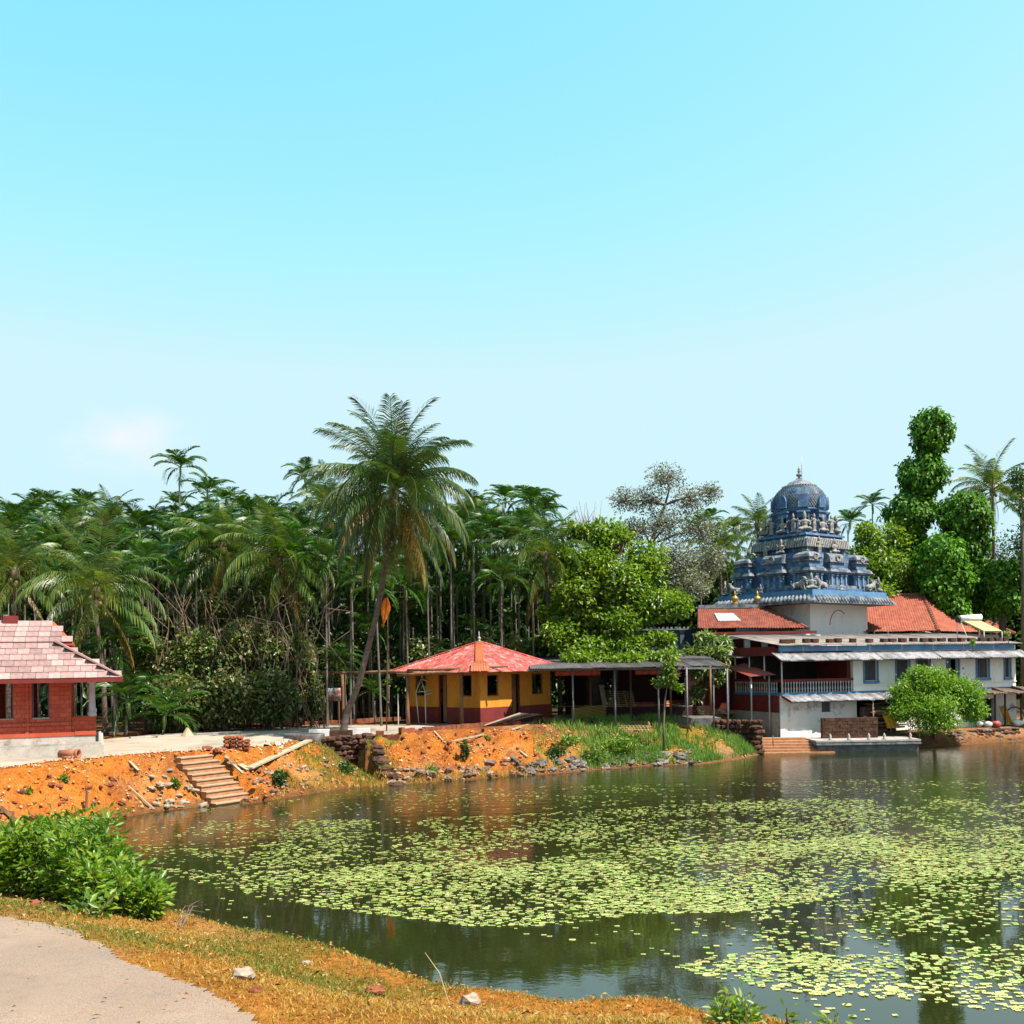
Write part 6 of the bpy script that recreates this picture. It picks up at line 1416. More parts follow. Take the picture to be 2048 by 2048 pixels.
def clump_tree(name, label, cat, trunk, clumps, lm, bm, L, Wd, seed, r0=.2, group=None, twigs=7, shell=.45, droop=.3, tw_r=.02, limbs=True, dens=1.0, lump=.65):
    """trunk: world polyline; clumps: (x,y,z,rx,ry,rz,nleaf)"""
    rr_ = random.Random(seed); rn = np.random.default_rng(seed); base = Vector(trunk[0])
    o = thing(name, label, cat, base, 0, group)
    tp = [Vector(p) for p in trunk]; tb = MB(); pts = [tp[0]-Vector((0,0,.2))]+tp[1:]
    tb.tube(pts, [r0*(1.3-.75*i/(len(pts)-1)) for i in range(len(pts))], 9)
    bt_ = MB(); LP = []; LD = []
    for (x, y, z, rx, ry, rz_, nl) in clumps:
        c = Vector((x, y, z))
        best = min(tp[1:] if len(tp) > 1 else tp, key=lambda p: (p-c).length+max(0, p.z-c.z)*2)
        if limbs:
            md_ = (best+c)/2+Vector((rr_.uniform(-.2,.2)*rx, rr_.uniform(-.2,.2)*ry, .15*rz_))
            w0 = min(r0*.45, .03+.05*max(rx,rz_)); bt_.tube([best, md_, c], [w0, w0*.7, w0*.4], 6)
        ends = []
        for k in range(twigs):
            dv = Vector(rn.normal(size=3)).normalized(); e = c+Vector((dv.x*rx, dv.y*ry, dv.z*rz_*.9))*rr_.uniform(.75,1.0); m1 = c+(e-c)*.5+Vector(rn.normal(size=3))*.08*rx
            bt_.tube([c, m1, e], [tw_r*1.5, tw_r, tw_r*.4], 4, False); ends.append((c, m1, e))
            for kk in range(2):
                e2 = m1+(Vector(rn.normal(size=3)).normalized())*rx*.45; bt_.tube([m1, e2], [tw_r*.8, tw_r*.3], 4, False)
        nl = int(nl*dens); u = unit(rn.normal(size=(nl,3))); rad_ = rn.uniform(shell,1.0,(nl,1))**.6
        p = np.array([x,y,z])+u*rad_*np.array([rx,ry,rz_]); 
        # break up into sub-clumps
        kk = max(3, nl//45); ctr = np.array([x,y,z])+unit(rn.normal(size=(kk,3)))*rn.uniform(shell,1.0,(kk,1))**.6*np.array([rx,ry,rz_]); asg = rn.integers(0,kk,nl)
        p = (1-lump)*p+lump*(ctr[asg]+rn.normal(size=(nl,3))*np.array([rx,ry,rz_])*.2)
        LP.append(p); LD.append(u+rn.normal(size=(nl,3))*.7+np.array([0,0,-droop]))
    tb.build('trunk', bm, o, True); 
    if bt_.v: bt_.build('branches', bm, o, True)
    p = np.concatenate(LP); d = np.concatenate(LD); n_ = len(p)
    V, T = leaves(p, d, rn.normal(size=(n_,3))*.8+np.array([0,-.15,1.0]), L*rn.uniform(.7,1.3,n_), Wd*rn.uniform(.7,1.3,n_))
    V = V-np.array(base); lo = link('foliage', fmesh('foliage', V, T), lm, o)
    return o
def CL(px, py, d, rpx, rpy, nl, dr=None):
    c = W(px, py, d); s = d/2048; return (c.x, c.y, c.z, rpx*s, (dr or rpx*s*.9), rpy*s, nl)
# big broadleaf tree
b0 = W(1185,1330,63.5); b0.z = 1.95
clump_tree('broadleaf_tree', 'big light green broadleaf tree rising behind the long shed', 'tree', [b0, W(1183,1290,63.5), W(1190,1230,63.5), W(1215,1150,63.5), W(1250,1070,63.5)],
 [CL(1165,1240,63,55,40,1300),CL(1120,1270,62,38,38,700),CL(1150,1180,62.5,45,45,1300),CL(1190,1130,63,55,45,1600),CL(1130,1120,63.5,32,32,700),CL(1215,1075,64,50,40,1300),CL(1150,1060,64,30,28,450),CL(1245,1170,62.5,60,50,1700),CL(1235,1240,62,55,42,1300),CL(1300,1210,62.5,60,45,1400),CL(1350,1205,63.5,44,36,700),CL(1290,1130,63.5,55,50,1300),CL(1175,1290,61.5,50,25,600),CL(1315,1285,61.5,40,22,400),CL(1275,1285,61.5,42,26,500),CL(1225,1300,61.5,36,22,380),CL(1165,1314,60,44,13,420),CL(1245,1316,59.5,46,12,420),CL(1330,1312,60,44,12,380),CL(1095,1230,63,22,22,260)],
 M['leaf_light'], M['bark_dark'], .30, .17, 21, .45, dens=1.25)
b1 = W(1225,1330,64.5); b1.z = 1.95
clump_tree('sparse_tree', 'taller grey green sparse tree entwined behind the light broadleaf tree', 'tree', [b1, W(1232,1280,65), W(1260,1180,66), W(1300,1090,66), W(1330,1010,66)],
 [CL(1330,955,66,48,36,420),CL(1295,1000,66,45,35,420),CL(1380,1000,66,45,36,420),CL(1250,1000,66,38,30,260),CL(1420,985,66,28,26,230),CL(1330,1050,66,60,38,700),CL(1400,1060,66,46,38,560),CL(1350,1120,65.5,58,45,1200),CL(1420,1120,66,38,38,600),CL(1380,1170,65,50,36,900),CL(1270,1060,66,42,30,500)],
 M['leaf_sparse'], M['bark_pale'], .15, .11, 22, .17, twigs=34, shell=.05, tw_r=.016, dens=1.7, lump=.10)
# bare twiggy tree behind
bt0 = W(1180,1330,74); bt0.z = 1.95
bt_ = thing('bare_tree', 'leafless thin tree showing bare twigs above the broadleaf tree', 'tree', bt0)
q = MB(); tip = W(1180,1070,74); q.tube([bt0-Vector((0,0,.2)), (bt0+tip)/2, tip], [.14,.1,.06], 7)
rr = random.Random(9)
for k in range(16):
    a = bt0+(tip-bt0)*rr.uniform(.72,1.0); e = W(1140+rr.uniform(0,80), 1000+rr.uniform(0,50), 74+rr.uniform(-1,1)); m_ = (a+e)/2+Vector((rr.uniform(-.3,.3),0,-.2)); q.tube([a,m_,e],[.045,.03,.012],5)
    for j in range(3): e2 = m_+Vector((rr.uniform(-1,1),rr.uniform(-.5,.5),rr.uniform(.3,1.3))); q.tube([m_,e2],[.02,.008],4)
q.build('branches', M['twig'], bt_, True)
# thicket at the grove edge
for i, (px, py, d, rx, ry, nl) in enumerate([(350,1400,54,55,60,2300),(450,1395,54.5,60,62,2400),(545,1390,55,52,60,2100),(400,1300,56,60,60,1700),(500,1290,56.5,65,60,1800),(585,1300,57,45,55,1300),(300,1330,56,45,65,1300),(620,1390,57,30,50,900),(335,1240,58,45,45,700),(560,1215,58,55,45,700),(440,1215,58.5,55,45,700)]):
    g = W(px, 1450, d); g.z = g1(g.x, d); c = W(px, py, d)
    clump_tree('thicket_shrub', 'tangled leafy thicket shrub with pale bare stems beside the far road', 'shrub', [g, g+Vector((.2,0,(c.z-g.z)*.5)), c], [CL(px,py,d,rx,ry,nl*2),CL(px-rx*.5,py+ry*.4,d-.4,rx*.6,ry*.6,nl*2//3),CL(px+rx*.5,py+ry*.2,d-.3,rx*.6,ry*.6,nl*2//3)], M['leaf_thicket'], M['twig'], .27, .17, 400+i, .07, 'thicket shrubs beside the far road', 12, .25, .3, .018)
rU = random.Random(55)
for i in range(16):
    px = 640+30*i+rU.uniform(-12,12); d = rU.uniform(62.5,66.5); py = rU.uniform(1300,1380); g = W(px, 1440, d); g.z = g1(g.x, d); rx, ry = rU.uniform(28,46), rU.uniform(36,60)
    clump_tree('grove_shrub', 'dark leafy shrub filling the grove floor behind the pavilion', 'shrub', [g, W(px,py,d)], [CL(px,py,d,rx,ry,900),CL(px+rx*.6,py+20,d,rx*.7,ry*.6,500)], M['leaf_thicket' if i % 3 else 'leaf_mid'], M['twig'], .3, .17, 800+i, .05, 'shrubs on the grove floor behind the pavilion', 8, .2)
# arching bare stems over the thicket
for k in range(60):
    px = rr.uniform(310,640); a = W(px, rr.uniform(1230,1330), 55.6+rr.uniform(-.6,.6)); e = W(px+rr.uniform(-90,90), rr.uniform(1150,1260), a.y+rr.uniform(-.4,.4)); m_ = (a+e)/2+Vector((rr.uniform(-.8,.8),0,rr.uniform(.3,1.1)))
    e2 = e+Vector((rr.uniform(-.8,.8),0,-rr.uniform(.2,1)))
    root = Vector((a.x+rr.uniform(-1.8,1.8), a.y, 0)); root.z = g1(root.x, root.y)
    MB().tube([root-Vector((0,0,.1)), (root+a)/2+Vector((rr.uniform(-1,1),0,rr.uniform(-.6,.6))), a, m_, e, e2], [.026,.024,.022,.018,.012,.006], 5).solo('bare_liana', M['twig'], 'bare brown liana arching above the thicket beside the far road', 'liana', root, 'bare lianas above the thicket', True)
# ivy-covered trees
def ivy(label, d, blobs, seed, base_px):
    rn = np.random.default_rng(seed); g = W(base_px, 1300, d); g.z = 1.5
    o = thing('ivy_covered_tree', label, 'tree', g); tb = MB(); pts = [g-Vector((0,0,.2))]+[W(b[0], b[1], d) for b in sorted(blobs, key=lambda b: -b[1])]
    tb.tube(pts, [.35-.25*i/(len(pts)-1) for i in range(len(pts))], 9); tb.build('trunk', M['bark_dark'], o, True)
    LP = []; LN = []
    for (px, py, rx, ry) in blobs:
        c = np.array(W(px, py, d)); s = d/2048; rad_ = np.array([rx*s, rx*s*.95, ry*s]); rx, ry = rx*.93, ry*.95; n_ = int(3600*(rx*ry)/(48*48))
        u = unit(rn.normal(size=(n_,3))); az = np.arctan2(u[:,1],u[:,0]); lump = 1+.13*np.sin(az*3+u[:,2]*4+px)+.10*np.sin(az*7-u[:,2]*9)
        p = c+u*rad_*(lump*rn.uniform(.80,1.15,n_))[:, None]; LP.append(p); LN.append(u)
        ck = MB().ell(Vector(c), tuple(rad_*.72), 10, 8); ck.build('vine_mass', M['vine'], o, True)
    p, u = np.concatenate(LP), np.concatenate(LN); n_ = len(p)
    V, T = leaves(p, np.array([0,0,-.75])+u*.35+rn.normal(size=(n_,3))*.4, u+rn.normal(size=(n_,3))*.35+np.array([0,0,.35]), rn.uniform(.24,.42,n_), rn.uniform(.18,.32,n_))
    link('ivy_foliage', fmesh('ivy_foliage', V-np.array(g), T), M['leaf_ivy'], o)
M['vine'] = mk('vine_stems', (.012,.025,.008), (.03,.05,.015), 5, .9, .4, 20)
ivy('tallest ivy covered tree stacked like green towers beside the temple', 82, [(1863,862,35,40),(1858,908,20,22),(1844,950,42,34),(1838,990,24,24),(1822,1024,44,34),(1826,1085,24,46),(1800,1150,36,46)], 1, 1830)
ivy('ivy covered tree with a domed top between the two shorter ones', 80, [(1927,1032,45,42),(1938,1085,32,34),(1950,1145,20,44),(1952,1205,18,36)], 2, 1945)
ivy('short rounded ivy covered tree just behind the red tiled roof', 78, [(1884,1118,44,44),(1888,1165,46,44),(1890,1215,40,36)], 3, 1890)
ivy('smallest ivy covered tree near the solar heater', 78, [(2002,1158,36,34),(2005,1190,34,34)], 4, 2004)
g = W(1760,1300,80); g.z = 1.6
clump_tree('leafy_tree', 'leafy mixed green tree between the temple tower and ivy trees', 'tree', [g, W(1760,1200,80), W(1762,1120,80)], [CL(1740,1070,80,36,36,800),CL(1790,1075,81,40,40,900),CL(1720,1120,80,34,40,800),CL(1770,1130,79.5,50,45,1300),CL(1810,1150,80,40,45,900),CL(1750,1180,79,55,36,1100),CL(1710,1170,80,30,36,500)], M['leaf_bush'], M['bark'], .32, .2, 31, .25, dens=1.2)
g = W(2046,1300,76); g.z = 1.5
clump_tree('dark_leafy_tree', 'dark fine leaved tree at the far right beside the tall coconut palm', 'tree', [g, W(2048,1150,76), W(2046,1020,76)], [CL(2040,960,76,28,30,420),CL(2060,1010,76,34,40,420),CL(2050,1090,77,40,60,900),CL(2000,1110,90,50,50,900),CL(2050,1190,92,50,60,900)], M['leaf_mid'], M['bark'], .24, .15, 33, .2)
# low green growth between far buildings and woodland
for i, (px, py, d, rx, ry) in enumerate([(1880,1190,90,60,26),(1960,1200,92,50,30),(1780,1225,82,60,30),(1150,1330,70,40,40),(1090,1300,70,40,45),(990,1330,70,50,50),(880,1320,69,60,50),(760,1330,66,60,50),(690,1290,66,50,60)]):
    g = W(px, 1400, d); g.z = g1(g.x, d)
    clump_tree('understory_bush', 'dark understory bush beneath the trees at the far side', 'bush', [g, W(px,py,d)], [CL(px,py,d,rx,ry,900),CL(px+rx*.6,py+10,d,rx*.6,ry*.7,400)], M['leaf_mid'], M['bark'], .3, .18, 500+i, .1, 'understory bushes beneath the trees')
# waterside green shrub by the white house
g = Vector((W(1870,1485,60.8).x, 60.9, .5))
clump_tree('waterside_shrub', 'big bright green shrub overhanging the water before the white house', 'shrub', [g, W(1868,1450,60.6), W(1870,1420,60.3)],
 [CL(1870,1365,60.4,50,34,1900),CL(1815,1385,60.4,42,36,1500),CL(1925,1385,60.4,48,36,1700),CL(1860,1410,59.8,66,36,2000),CL(1945,1420,60.4,36,30,1000),CL(1805,1420,60.2,34,30,900),CL(1870,1445,59.8,58,24,1000),CL(1840,1350,60.6,30,22,600)], M['leaf_shrub'], M['twig'], .17, .085, 41, .09, twigs=14, shell=.3, tw_r=.015, dens=2.0)
# frangipani-like small tree and sapling on the green bank
g = hit(1402,1428)
clump_tree('pale_leaved_tree', 'small pale green tree leaning at the end of the green bank', 'tree', [g, g+Vector((.15,0,1.0)), W(1412,1360,g.y), W(1405,1335,g.y)],
 [CL(1395,1305,g.y,30,24,170),CL(1430,1300,g.y-.3,28,24,170),CL(1370,1318,g.y,26,18,130),CL(1440,1330,g.y,24,20,130),CL(1400,1340,g.y-.4,30,20,150),CL(1425,1365,g.y,26,18,120),CL(1410,1275,g.y,22,16,100),CL(1445,1285,g.y,22,16,90),CL(1390,1385,g.y,18,16,70)], M['leaf_frangi'], M['bark_dark'], .36, .14, 43, .12, twigs=9, tw_r=.025, dens=2.2)
g = hit(1328,1504)
clump_tree('sapling', 'slim sapling with a thin straight trunk growing from the green bank', 'tree', [g, W(1327,1450,g.y), W(1330,1400,g.y), W(1334,1375,g.y)], [CL(1335,1330,g.y,18,16,150),CL(1345,1350,g.y,22,18,200),CL(1325,1365,g.y,22,14,170),CL(1348,1372,g.y,16,12,110),CL(1336,1312,g.y,10,10,50)], M['leaf_bush'], M['bark'], .22, .13, 44, .055, twigs=8)
# small weeds and bushes on the banks
for i, (px, py, rx, ry, nl, key, lab) in enumerate([(1240,1490,46,26,900,'leaf_bush','low green bush on the grassy bank below the lattice'),(1190,1510,30,18,420,'leaf_bush','small bush near the dark rubble shore'),(1110,1500,28,18,380,'leaf_mid','scrubby weed bush below the pale log'),(1140,1480,24,14,260,'leaf_bush','tuft of weeds below the yellow barrier'),(930,1500,14,22,220,'leaf_mid','dark weed growing on the orange slope below pavilion'),(555,1558,26,16,360,'leaf_mid','dark green weed clump near the shore right of the stairs'),(352,1565,12,10,110,'leaf_bush','bright weed tuft left of the stairs'),(975,1475,10,10,90,'leaf_bush','bright weed tuft under the long pole'),(865,1540,14,9,120,'leaf_bush','low weed near the shore below the flagpole'),(690,1535,22,14,260,'leaf_mid','weed clump in shade of the broken wall'),(1352,1395,12,14,70,'leaf_frangi','broad leaved weed beside the grey trough'),(1396,1428,14,16,90,'leaf_frangi','broad leaved weed at the trunk of the pale tree'),(130,1560,16,10,110,'leaf_bush','small weed on the orange mound'),(60,1580,14,8,80,'leaf_bush','tiny weed on the left orange slope')]):
    g = hit(px, py+ry*.8); c = W(px, py, g.y)
    clump_tree('weed_bush', lab, 'weed', [g, c], [CL(px,py,g.y,rx,ry,nl)], M[key], M['twig'], .17, .09, 600+i, .02, None, 6, .2, .0, .008)
for px, py in ((1945,1283),(2016,1266)):
    c = Vector(((px-1024)*60/2048, 59.95, 6.0 if px < 2000 else 6.3)); rp_ = W(px, py, 60)
    clump_tree('roof_weed', 'green weed sprouting from the '+('blue fascia' if px < 2000 else 'grey roof edge'), 'weed', [Vector((rp_.x,60.0,5.72 if px < 2000 else 6.14)), Vector((rp_.x,59.9,rp_.z))], [CL(px,py,59.85,9,9,90)], M['leaf_bush'], M['twig'], .14, .07, 700+px, .02, None, 5, .2, .0, .008)
# ------------------------------------------------------------------ near bush on the left and sprigs
def stem_bush(name, label, specs, lm, seed, L=.13, Wd=.045, cat='bush', group=None):
    rr_ = random.Random(seed); rn = np.random.default_rng(seed); base = Vector(specs[0][:3]); o = thing(name, label, cat, base, 0, group); st_ = MB(); LP = []; LD = []
    for (x, y, z, h, lean, nl) in specs:
        b = Vector((x,y,z-.1)); e = b+Vector((lean[0], lean[1], h)); m_ = (b+e)/2+Vector((rr_.uniform(-.08,.08), rr_.uniform(-.08,.08), .06*h)); st_.tube([b,m_,e],[.012,.009,.004],5,False)
        t = rn.uniform(.18,1.0,nl)[:,None]; P_ = (1-t)**2*np.array(b)+2*t*(1-t)*np.array(m_)+t*t*np.array(e); off = unit(rn.normal(size=(nl,3)))*np.array([1,1,.6])
        P_ = P_+off*rn.uniform(.0,.16,(nl,1))*(.4+h); LP.append(P_); LD.append(off+np.array([0,0,.25]))
    st_.build('stems', M['twig'], o, True); p, d = np.concatenate(LP), np.concatenate(LD); n_ = len(p)
    V, T = leaves(p, d, rn.normal(size=(n_,3))*.9+np.array([0,0,.8]), L*rn.uniform(.6,1.4,n_), Wd*rn.uniform(.7,1.3,n_), .2)
    link('foliage', fmesh('foliage', V-np.array(base), T), lm, o); return o
def bush_specs(px0, px1, ylow, htop, nst, nl, dsp, seed):
    rr_ = random.Random(seed); out = []
    for k in range(nst):
        f = rr_.random(); px = px0+(px1-px0)*f; g = hit(px, ylow[0]+(ylow[1]-ylow[0])*f); y = g.y+rr_.uniform(0,dsp); x = g.x*y/g.y; z = g1(x, y)
        if z < 0: z = -.05
        ht = (htop[0]+(htop[1]-htop[0])*f); want = W(px, ht, y).z-z
        out.append((x, y, z, max(.3, want*rr_.choice([rr_.uniform(.45,.9),rr_.uniform(.6,1.0),rr_.uniform(.8,1.12)])), (rr_.uniform(-.3,.3), rr_.uniform(-.2,.2)), nl))
    return out
def near_specs(px0, px1, ytop, n_, nl, seed):
    rr_ = random.Random(seed); out = []
    for k in range(n_):
        px = rr_.uniform(px0, px1); d = 8.9+rr_.uniform(-.2,.3); x = (px-1024)/2048*d; z = g1(x, d); h = W(px, ytop+rr_.uniform(0,45), d).z-z; out.append((x, d, z, max(h,.15), (rr_.uniform(-.08,.08), rr_.uniform(-.05,.05)), nl))
    return out
stem_bush('waterside_bush', 'tall bright green leafy bush on the near bank beside the road', bush_specs(-40,200,(1790,1812),(1665,1628),200,190,2.6,1), M['leaf_bush'], 11, .13, .05)
stem_bush('waterside_bush', 'lower green leafy bush trailing from the tall bush down the near bank', bush_specs(150,290,(1812,1842),(1665,1760),130,160,1.8,2), M['leaf_bush'], 12, .13, .05)
stem_bush('bank_weed', 'small broad leaved weed before the near green bushes', bush_specs(165,195,(1830,1838),(1800,1805),8,14,.2,3), M['leaf_bush'], 13, .12, .06, 'weed')
stem_bush('leafy_sprig', 'leafy green sprigs rising from the near bank before the lily pads', near_specs(1415,1560,1955,12,26,4), M['leaf_bush'], 14, .085, .04, 'weed')
stem_bush('leafy_sprig', 'single thin leafy sprig standing right of the leafy cluster', near_specs(1622,1648,1985,3,22,5), M['leaf_bush'], 15, .08, .035, 'weed')
# dry twigs at the bush foot
for k in range(8):
    g = hit(338+k*3, 1848+k*2); e = W(350+rr.uniform(20,75), 1800+rr.uniform(0,60), g.y+rr.uniform(.3,1.2)); m_ = (g+e)/2+Vector((0,0,.12))
    MB().tube([g-Vector((0,0,.05)), m_, e], [.005,.004,.002], 5).solo('dry_twig', M['twig'], 'thin dry twig arching over the water beside the near bushes', 'twig', g, 'dry twigs beside the near bushes')
g = hit(906,2022); MB().tube([g-Vector((0,0,.05)), g+Vector((-.12,.1,.3)), W(850,1905,g.y+.2)], [.006,.005,.002], 5).solo('reed_stalk', M['bamboo'], 'single thin bent stalk rising from the near bank edge', 'stalk', g)
# stones on the near bank
for px, py, r_, key, lab in ((487,1958,.095,'stone_pale','pale grey angular stone on the near grass'),(748,1990,.085,'laterite','dark red laterite lump on the near orange grass'),(612,1930,.04,'stone_pale','tiny pale pebble on the crest of the near bank'),(940,2010,.10,'stone_pale','white broken stone slab at the near shore'),(510,1985,.045,'laterite','small brown clod on the near green grass'),(68,1812,.07,'laterite','brown clod below the near bushes'),(122,1822,.06,'laterite_dark','dark clod beside the near bushes')):
    g = hit(px, py); MB().rock(g+Vector((0,0,r_*.35)), (r_*1.3,r_,r_*.75), int(px), rz=.4).solo('bank_stone', M[key], lab, 'stone', g)
# ------------------------------------------------------------------ rubble stones along the far shore
rr = random.Random(31)
def stones(n_, pxa, pxb, dy, key, label, group, flat=.4, sz=(.14,.34)):
    for k in range(n_):
        px = rr.uniform(pxa, pxb); yy = np.interp(px, [a for a, _ in far_px], [b for _, b in far_px]); g = hit(px, yy-rr.uniform(1, dy)**1.0); s = rr.uniform(*sz)
        q = MB().rock((0,0,0), (s, s*rr.uniform(.5,.8), s*flat), rr.randrange(9999)); o = q.solo('shore_stone', M[key], label, 'stone', (0,0,0), group)
        o.location = g+Vector((0,0,s*flat*.3)); o.rotation_euler = (rr.uniform(-.4,.4), rr.uniform(-.4,.4), rr.uniform(0,6.28))
stones(120,1060,1400,26,'stone_dark','flat dark rubble stone on the shore below the green bank','dark rubble stones on the shore')
stones(70,780,1070,30,'stone','brown rubble stone on the shore below the orange slope','brown rubble stones on the shore',.5)
stones(45,300,420,80,'stone_pale','pale broken stone scattered left of the laterite stairs','pale stones left of the stairs',.45,(.08,.24))
stones(50,440,660,60,'stone','brown broken stone scattered right of the laterite stairs','brown stones right of the stairs',.5,(.08,.22))
stones(50,800,1100,95,'laterite','red laterite fragment scattered on the slope below the pavilion','laterite fragments on the slope',.6,(.06,.18))
stones(40,10,300,100,'laterite','red laterite clod on the left orange mound','laterite clods on the left mound',.6,(.06,.18))
# ------------------------------------------------------------------ loose laterite gravel on the raw slopes
rn = np.random.default_rng(23); n0 = 16000
X = np.concatenate([rn.uniform(-22,1.5,n0), rn.uniform(1.5,15,n0//5), rn.uniform(-9,4,n0//8)]); Y = np.concatenate([rn.uniform(29,54,n0), rn.uniform(46,59,n0//5), rn.uniform(6,14.5,n0//8)])
sd = sdist(X, Y); k_ = (sd > .05)&(sd < np.where(Y > 20, 3.6+np.clip((X+8)/3,0,3), 4.5))&(fbm(X*.8,Y*.8,81)+rn.normal(0,.08,len(X)) > .45); X, Y = X[k_], Y[k_]; Z = gz(X, Y); n_ = len(X)
sz = np.where(Y > 20, 1, .2)*rn.uniform(.025,.085,n_); base_o = np.array([[1,0,0],[0,1,0],[-1,0,0],[0,-1,0],[0,0,.9],[0,0,-.6]],float)
jit_ = rn.uniform(.6,1.3,(n_,6,1)); V = base_o[None]*jit_*sz[:,None,None]; a_ = rn.uniform(0,6.28,n_); c_a, s_a = np.cos(a_)[:,None], np.sin(a_)[:,None]
V = np.stack([V[:,:,0]*c_a-V[:,:,1]*s_a+X[:,None], V[:,:,0]*s_a+V[:,:,1]*c_a+Y[:,None], V[:,:,2]+Z[:,None]+sz[:,None]*.25], 2).reshape(-1,3)
tri = np.array([[0,1,4],[1,2,4],[2,3,4],[3,0,4],[1,0,5],[2,1,5],[3,2,5],[0,3,5]]); T = (np.arange(n_)[:,None,None]*6+tri[None]).reshape(-1,3)
M['gravel'] = leafmat('laterite_gravel', [(.22,.06,.02), (.48,.15,.04), (.66,.27,.08), (.34,.2,.13), (.55,.42,.3)], .0, rough=.95, spec=.1)
tag(link('laterite_gravel', fmesh('laterite_gravel', V, T), M['gravel']), 'loose orange laterite gravel strewn over the banks', 'gravel', kind='stuff')
# ------------------------------------------------------------------ grass
def blades(name, label, X, Y, h, w, mat, seed, lean=.5):
    rn = np.random.default_rng(seed); n_ = len(X); Z = gz(X, Y); a = rn.uniform(0,6.28,n_); H = h*rn.uniform(.5,1.3,n_); wv_ = np.stack([np.cos(a), np.sin(a), 0*a], 1)*(w*rn.uniform(.6,1.2,n_))[:,None]
    b = rn.uniform(0,6.28,n_); ln = np.stack([np.cos(b), np.sin(b), 0*b], 1)*(H*lean*rn.uniform(.2,1,n_))[:,None]
    p = np.stack([X, Y, Z-.01], 1); up = np.array([[0,0,1.0]])*H[:,None]
    V = np.stack([p-wv_, p+wv_, p+up*.6+ln*.35+wv_*.6, p+up*.6+ln*.35-wv_*.6, p+up+ln], 1).reshape(-1,3); k = np.arange(n_)[:,None]*5
    T = np.concatenate([k+np.array([[0,1,2]]), k+np.array([[0,2,3]]), k+np.array([[3,2,4]])], 0)
    o = link(name, fmesh(name, V, T), mat); tag(o, label, 'grass', kind='stuff'); return o
rn = np.random.default_rng(9)
def scat(n_, x0_, x1_, y0_, y1_): return rn.uniform(x0_,x1_,n_), rn.uniform(y0_,y1_,n_)
road_edge = np.array([gpt(0,1822,2.75),gpt(100,1848,2.75),gpt(230,1888,2.75),gpt(330,1945,2.75),gpt(440,2000,2.75),gpt(530,2052,2.75)])
X, Y = scat(190000,-9,4,6.0,16); sd = sdist(X,Y); ye = np.interp(X, road_edge[:,0], road_edge[:,1])
e_ = Y-np.where(X > road_edge[-1,0], 0, np.where(X < road_edge[0,0], road_edge[0,1], ye)); keep = (sd > .3)&(e_ > -.12+.5*(fbm(X*.9,Y*.9,71)-.5))&(rn.uniform(0,1,len(X)) < np.clip(.35+e_*.6,0,1)); X, Y = X[keep], Y[keep]
gn = fbm(X*.7,Y*.7,61); isg = gn+rn.normal(0,.07,len(X)) > .53
blades('dry_grass', 'short straw coloured dry grass carpeting the near bank', X[~isg], Y[~isg], .036, .006, M['grass_dry'], 1, 1.3); blades('green_grass', 'short green grass patches on the near bank', X[isg], Y[isg], .045, .006, M['grass_green'], 2, 1.1)
X, Y = scat(90000,1,15.2,47,59.5); sd = sdist(X,Y); k_ = (sd > .15)&(sd < 7.5); X, Y = X[k_], Y[k_]; n2_ = fbm(X*.7,Y*.7,44); wgt = np.clip((X-1)/8,0.08,1)*np.clip((n2_-.3)*3,0,1); k_ = rn.uniform(0,1,len(X)) < wgt; 
blades('bank_grass', 'long green grass growing on the bank below the shed', X[k_], Y[k_], .34, .022, M['grass_lush'], 3, .6)
X, Y = scat(30000,-20,1,30,53); sd = sdist(X,Y); k_ = (sd > .1)&(sd < 4.5)&(fbm(X*.9,Y*.9,46) > .52); 
blades('scrub_grass', 'sparse dry grass tufts on the orange far bank', X[k_], Y[k_], .13, .014, M['grass_dry'], 4, .8)
X, Y = scat(26000,-9.5,1,38,50); sd = sdist(X,Y); k_ = (sd > -.1)&(sd < .9)&(fbm(X*1.1,Y*1.1,49) > .42)
blades('dry_brush', 'dry straw brush tangled along the waterline below the palm', X[k_], Y[k_], .26, .012, M['grass_dry'], 6, 1.6)
X, Y = scat(14000,-9.6,-5.2,40,49); sd = sdist(X,Y); k_ = (sd > .3)&(sd < 6)&(fbm(X*.8,Y*.8,47) > .42)
blades('shade_grass', 'short green grass round the foot of the leaning palm', X[k_], Y[k_], .14, .014, M['grass_green'], 5, .6)
# fallen leaves and grit on the near verge and road
rn = np.random.default_rng(29); X, Y = scat(3600,-9,3.2,5.8,14.5); sd = sdist(X,Y); ye = np.interp(X, road_edge[:,0], road_edge[:,1]); k_ = (sd > .4)&((Y > ye)|(rn.uniform(0,1,len(X)) < .12)); X, Y = X[k_], Y[k_]; n_ = len(X)
V, T = leaves(np.stack([X, Y, gz(X,Y)+.03+.02*(Y > 0)], 1), np.stack([rn.normal(size=n_), rn.normal(size=n_), rn.normal(size=n_)*.25], 1), rn.normal(size=(n_,3))*.35+np.array([0,0,1]), rn.uniform(.025,.075,n_), rn.uniform(.012,.035,n_))
M['litter'] = leafmat('fallen_leaf', [(.12,.05,.02), (.25,.11,.03), (.36,.2,.06), (.42,.28,.12), (.22,.18,.05)], .1, rough=.8, spec=.1)
tag(link('fallen_leaves', fmesh('fallen_leaves', V, T), M['litter']), 'small fallen brown leaves scattered over the near verge', 'leaf litter', kind='stuff')
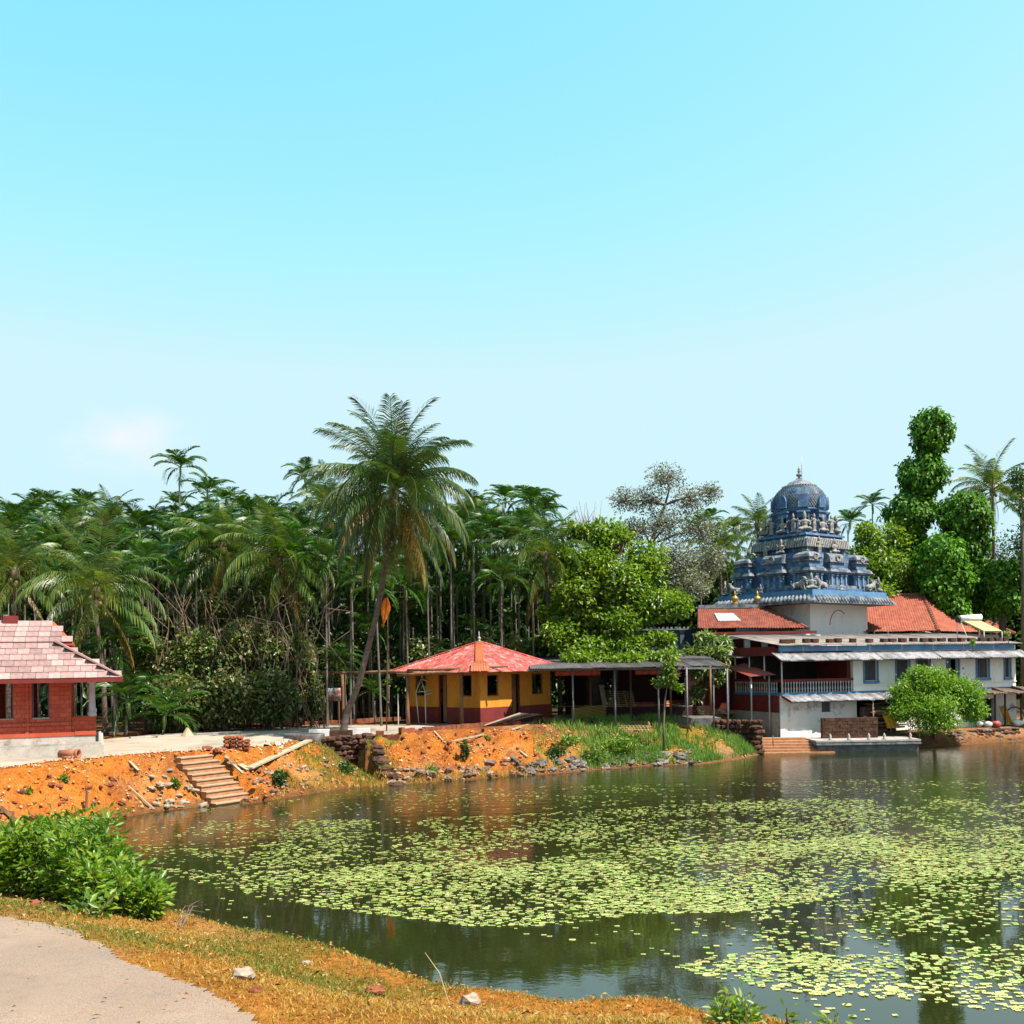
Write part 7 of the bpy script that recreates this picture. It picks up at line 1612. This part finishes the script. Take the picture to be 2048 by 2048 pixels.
# ------------------------------------------------------------------ lily pads
def inpoly(x, y, P):
    ins = np.zeros(len(x), bool); P = np.array(P, float)
    for k in range(len(P)):
        ax, ay = P[k]; bx, by = P[(k+1) % len(P)]
        if ay != by: ins ^= ((ay > y) != (by > y)) & (x < (bx-ax)*(y-ay)/(by-ay)+ax)
    return ins
Zn = [([(300,1735),(480,1745),(700,1735),(1000,1720),(1400,1690),(2060,1650),(2060,1742),(1786,1772),(1624,1803),(1477,1826),(1271,1828),(1136,1852),(960,1856),(835,1840),(617,1812),(447,1782)], .78),
      ([(420,1640),(700,1640),(1000,1632),(1350,1610),(1624,1597),(2060,1600),(2060,1650),(1400,1690),(1000,1720),(700,1735),(480,1745),(360,1700)], .33),
      ([(1336,1930),(1515,1901),(1760,1912),(2060,1888),(2060,2030),(1813,2000),(1597,1988),(1407,1952)], .85),
      ([(1786,1772),(2060,1742),(2060,1888),(1760,1912),(1640,1850)], .30), ([(1500,1826),(1786,1772),(1700,1900),(1515,1901)], .26),
      ([(1000,1856),(1136,1852),(1500,1826),(1515,1901),(1336,1930),(1050,1900)], .05), ([(330,1590),(1700,1560),(2060,1560),(2060,1600),(1350,1610),(420,1640)], .05), ([(340,1790),(520,1800),(560,1840),(400,1840)], .10),
      ([(250,1660),(420,1640),(360,1740),(300,1720)], .12), ([(1500,1990),(2060,2030),(2060,2060),(1700,2040)], .08)]
rn = np.random.default_rng(17); N = 420000
X, Y = rn.uniform(-16,24,N), rn.uniform(12.5,50,N)
_u, _v = X/Y*FPX, -CAMZ/Y*FPX; pp = np.stack([CX+_u*_c-_v*_s, CY-(_u*_s+_v*_c)], 1); den = np.zeros(N)
for P, dn_ in Zn: den = np.maximum(den, inpoly(pp[:,0], pp[:,1], P)*dn_)
cl_ = fbm(X*.5, Y*.35, 90); cl2 = fbm(X*1.7, Y*1.2, 92); den = den*np.clip((cl_*.6+cl2*.4-.33)*4.2, np.where(den > .8, .55, np.where(den > .7, .3, .05)), 1.35)
k_ = (rn.uniform(0,1,N) < den*.5)&(sdist(X,Y) < -.5); X, Y, pp = X[k_], Y[k_], pp[k_]
rad_ = .024+.066*rn.beta(1.5,2.8,len(X))
def pad_arr(X, Y, r_, z, seed):
    rn_ = np.random.default_rng(seed); n_ = len(X); K = 9; a0_ = rn_.uniform(0,6.28,n_); ang = a0_[:,None]+np.linspace(.22,6.28-.22,K)[None,:]
    el = rn_.uniform(.85,1.0,n_)[:,None]; tx, ty_ = rn_.normal(0,.02,n_)[:,None], rn_.normal(0,.02,n_)[:,None]
    px_, py_ = r_[:,None]*np.cos(ang), r_[:,None]*np.sin(ang)*el
    ring = np.stack([X[:,None]+px_, Y[:,None]+py_, z[:,None]+.006+tx*px_+ty_*py_+.004*np.sin(ang*3)], 2); ctr = np.stack([X, Y, z+.003], 1)[:,None,:]
    V = np.concatenate([ctr, ring], 1).reshape(-1,3); k = np.arange(n_)[:,None]*(K+1)
    T = np.concatenate([k+np.array([[0,i,i+1]]) for i in range(1,K)], 0); return V, T
order = np.argsort(Y); near_i, rest_i = order[:300], order[300:]
z_ = rn.uniform(.001,.012,len(X))
V, T = pad_arr(X[rest_i], Y[rest_i], rad_[rest_i], z_[rest_i], 1)
tag(link('lily_pads', fmesh('lily_pads', V, T), M['pad']), 'drifts of small round lily pads floating across the pond', 'lily pads', kind='stuff')
for i in near_i:
    V, T = pad_arr(np.zeros(1), np.zeros(1), rad_[i:i+1], np.zeros(1), int(i)); o = link('lily_pad', fmesh('lily_pad', V, T), M['pad']); o.location = (X[i], Y[i], z_[i])
    tag(o, 'small round yellow green lily pad floating in the drift nearest the near bank', 'lily pad', 'lily pads of the nearest drift')
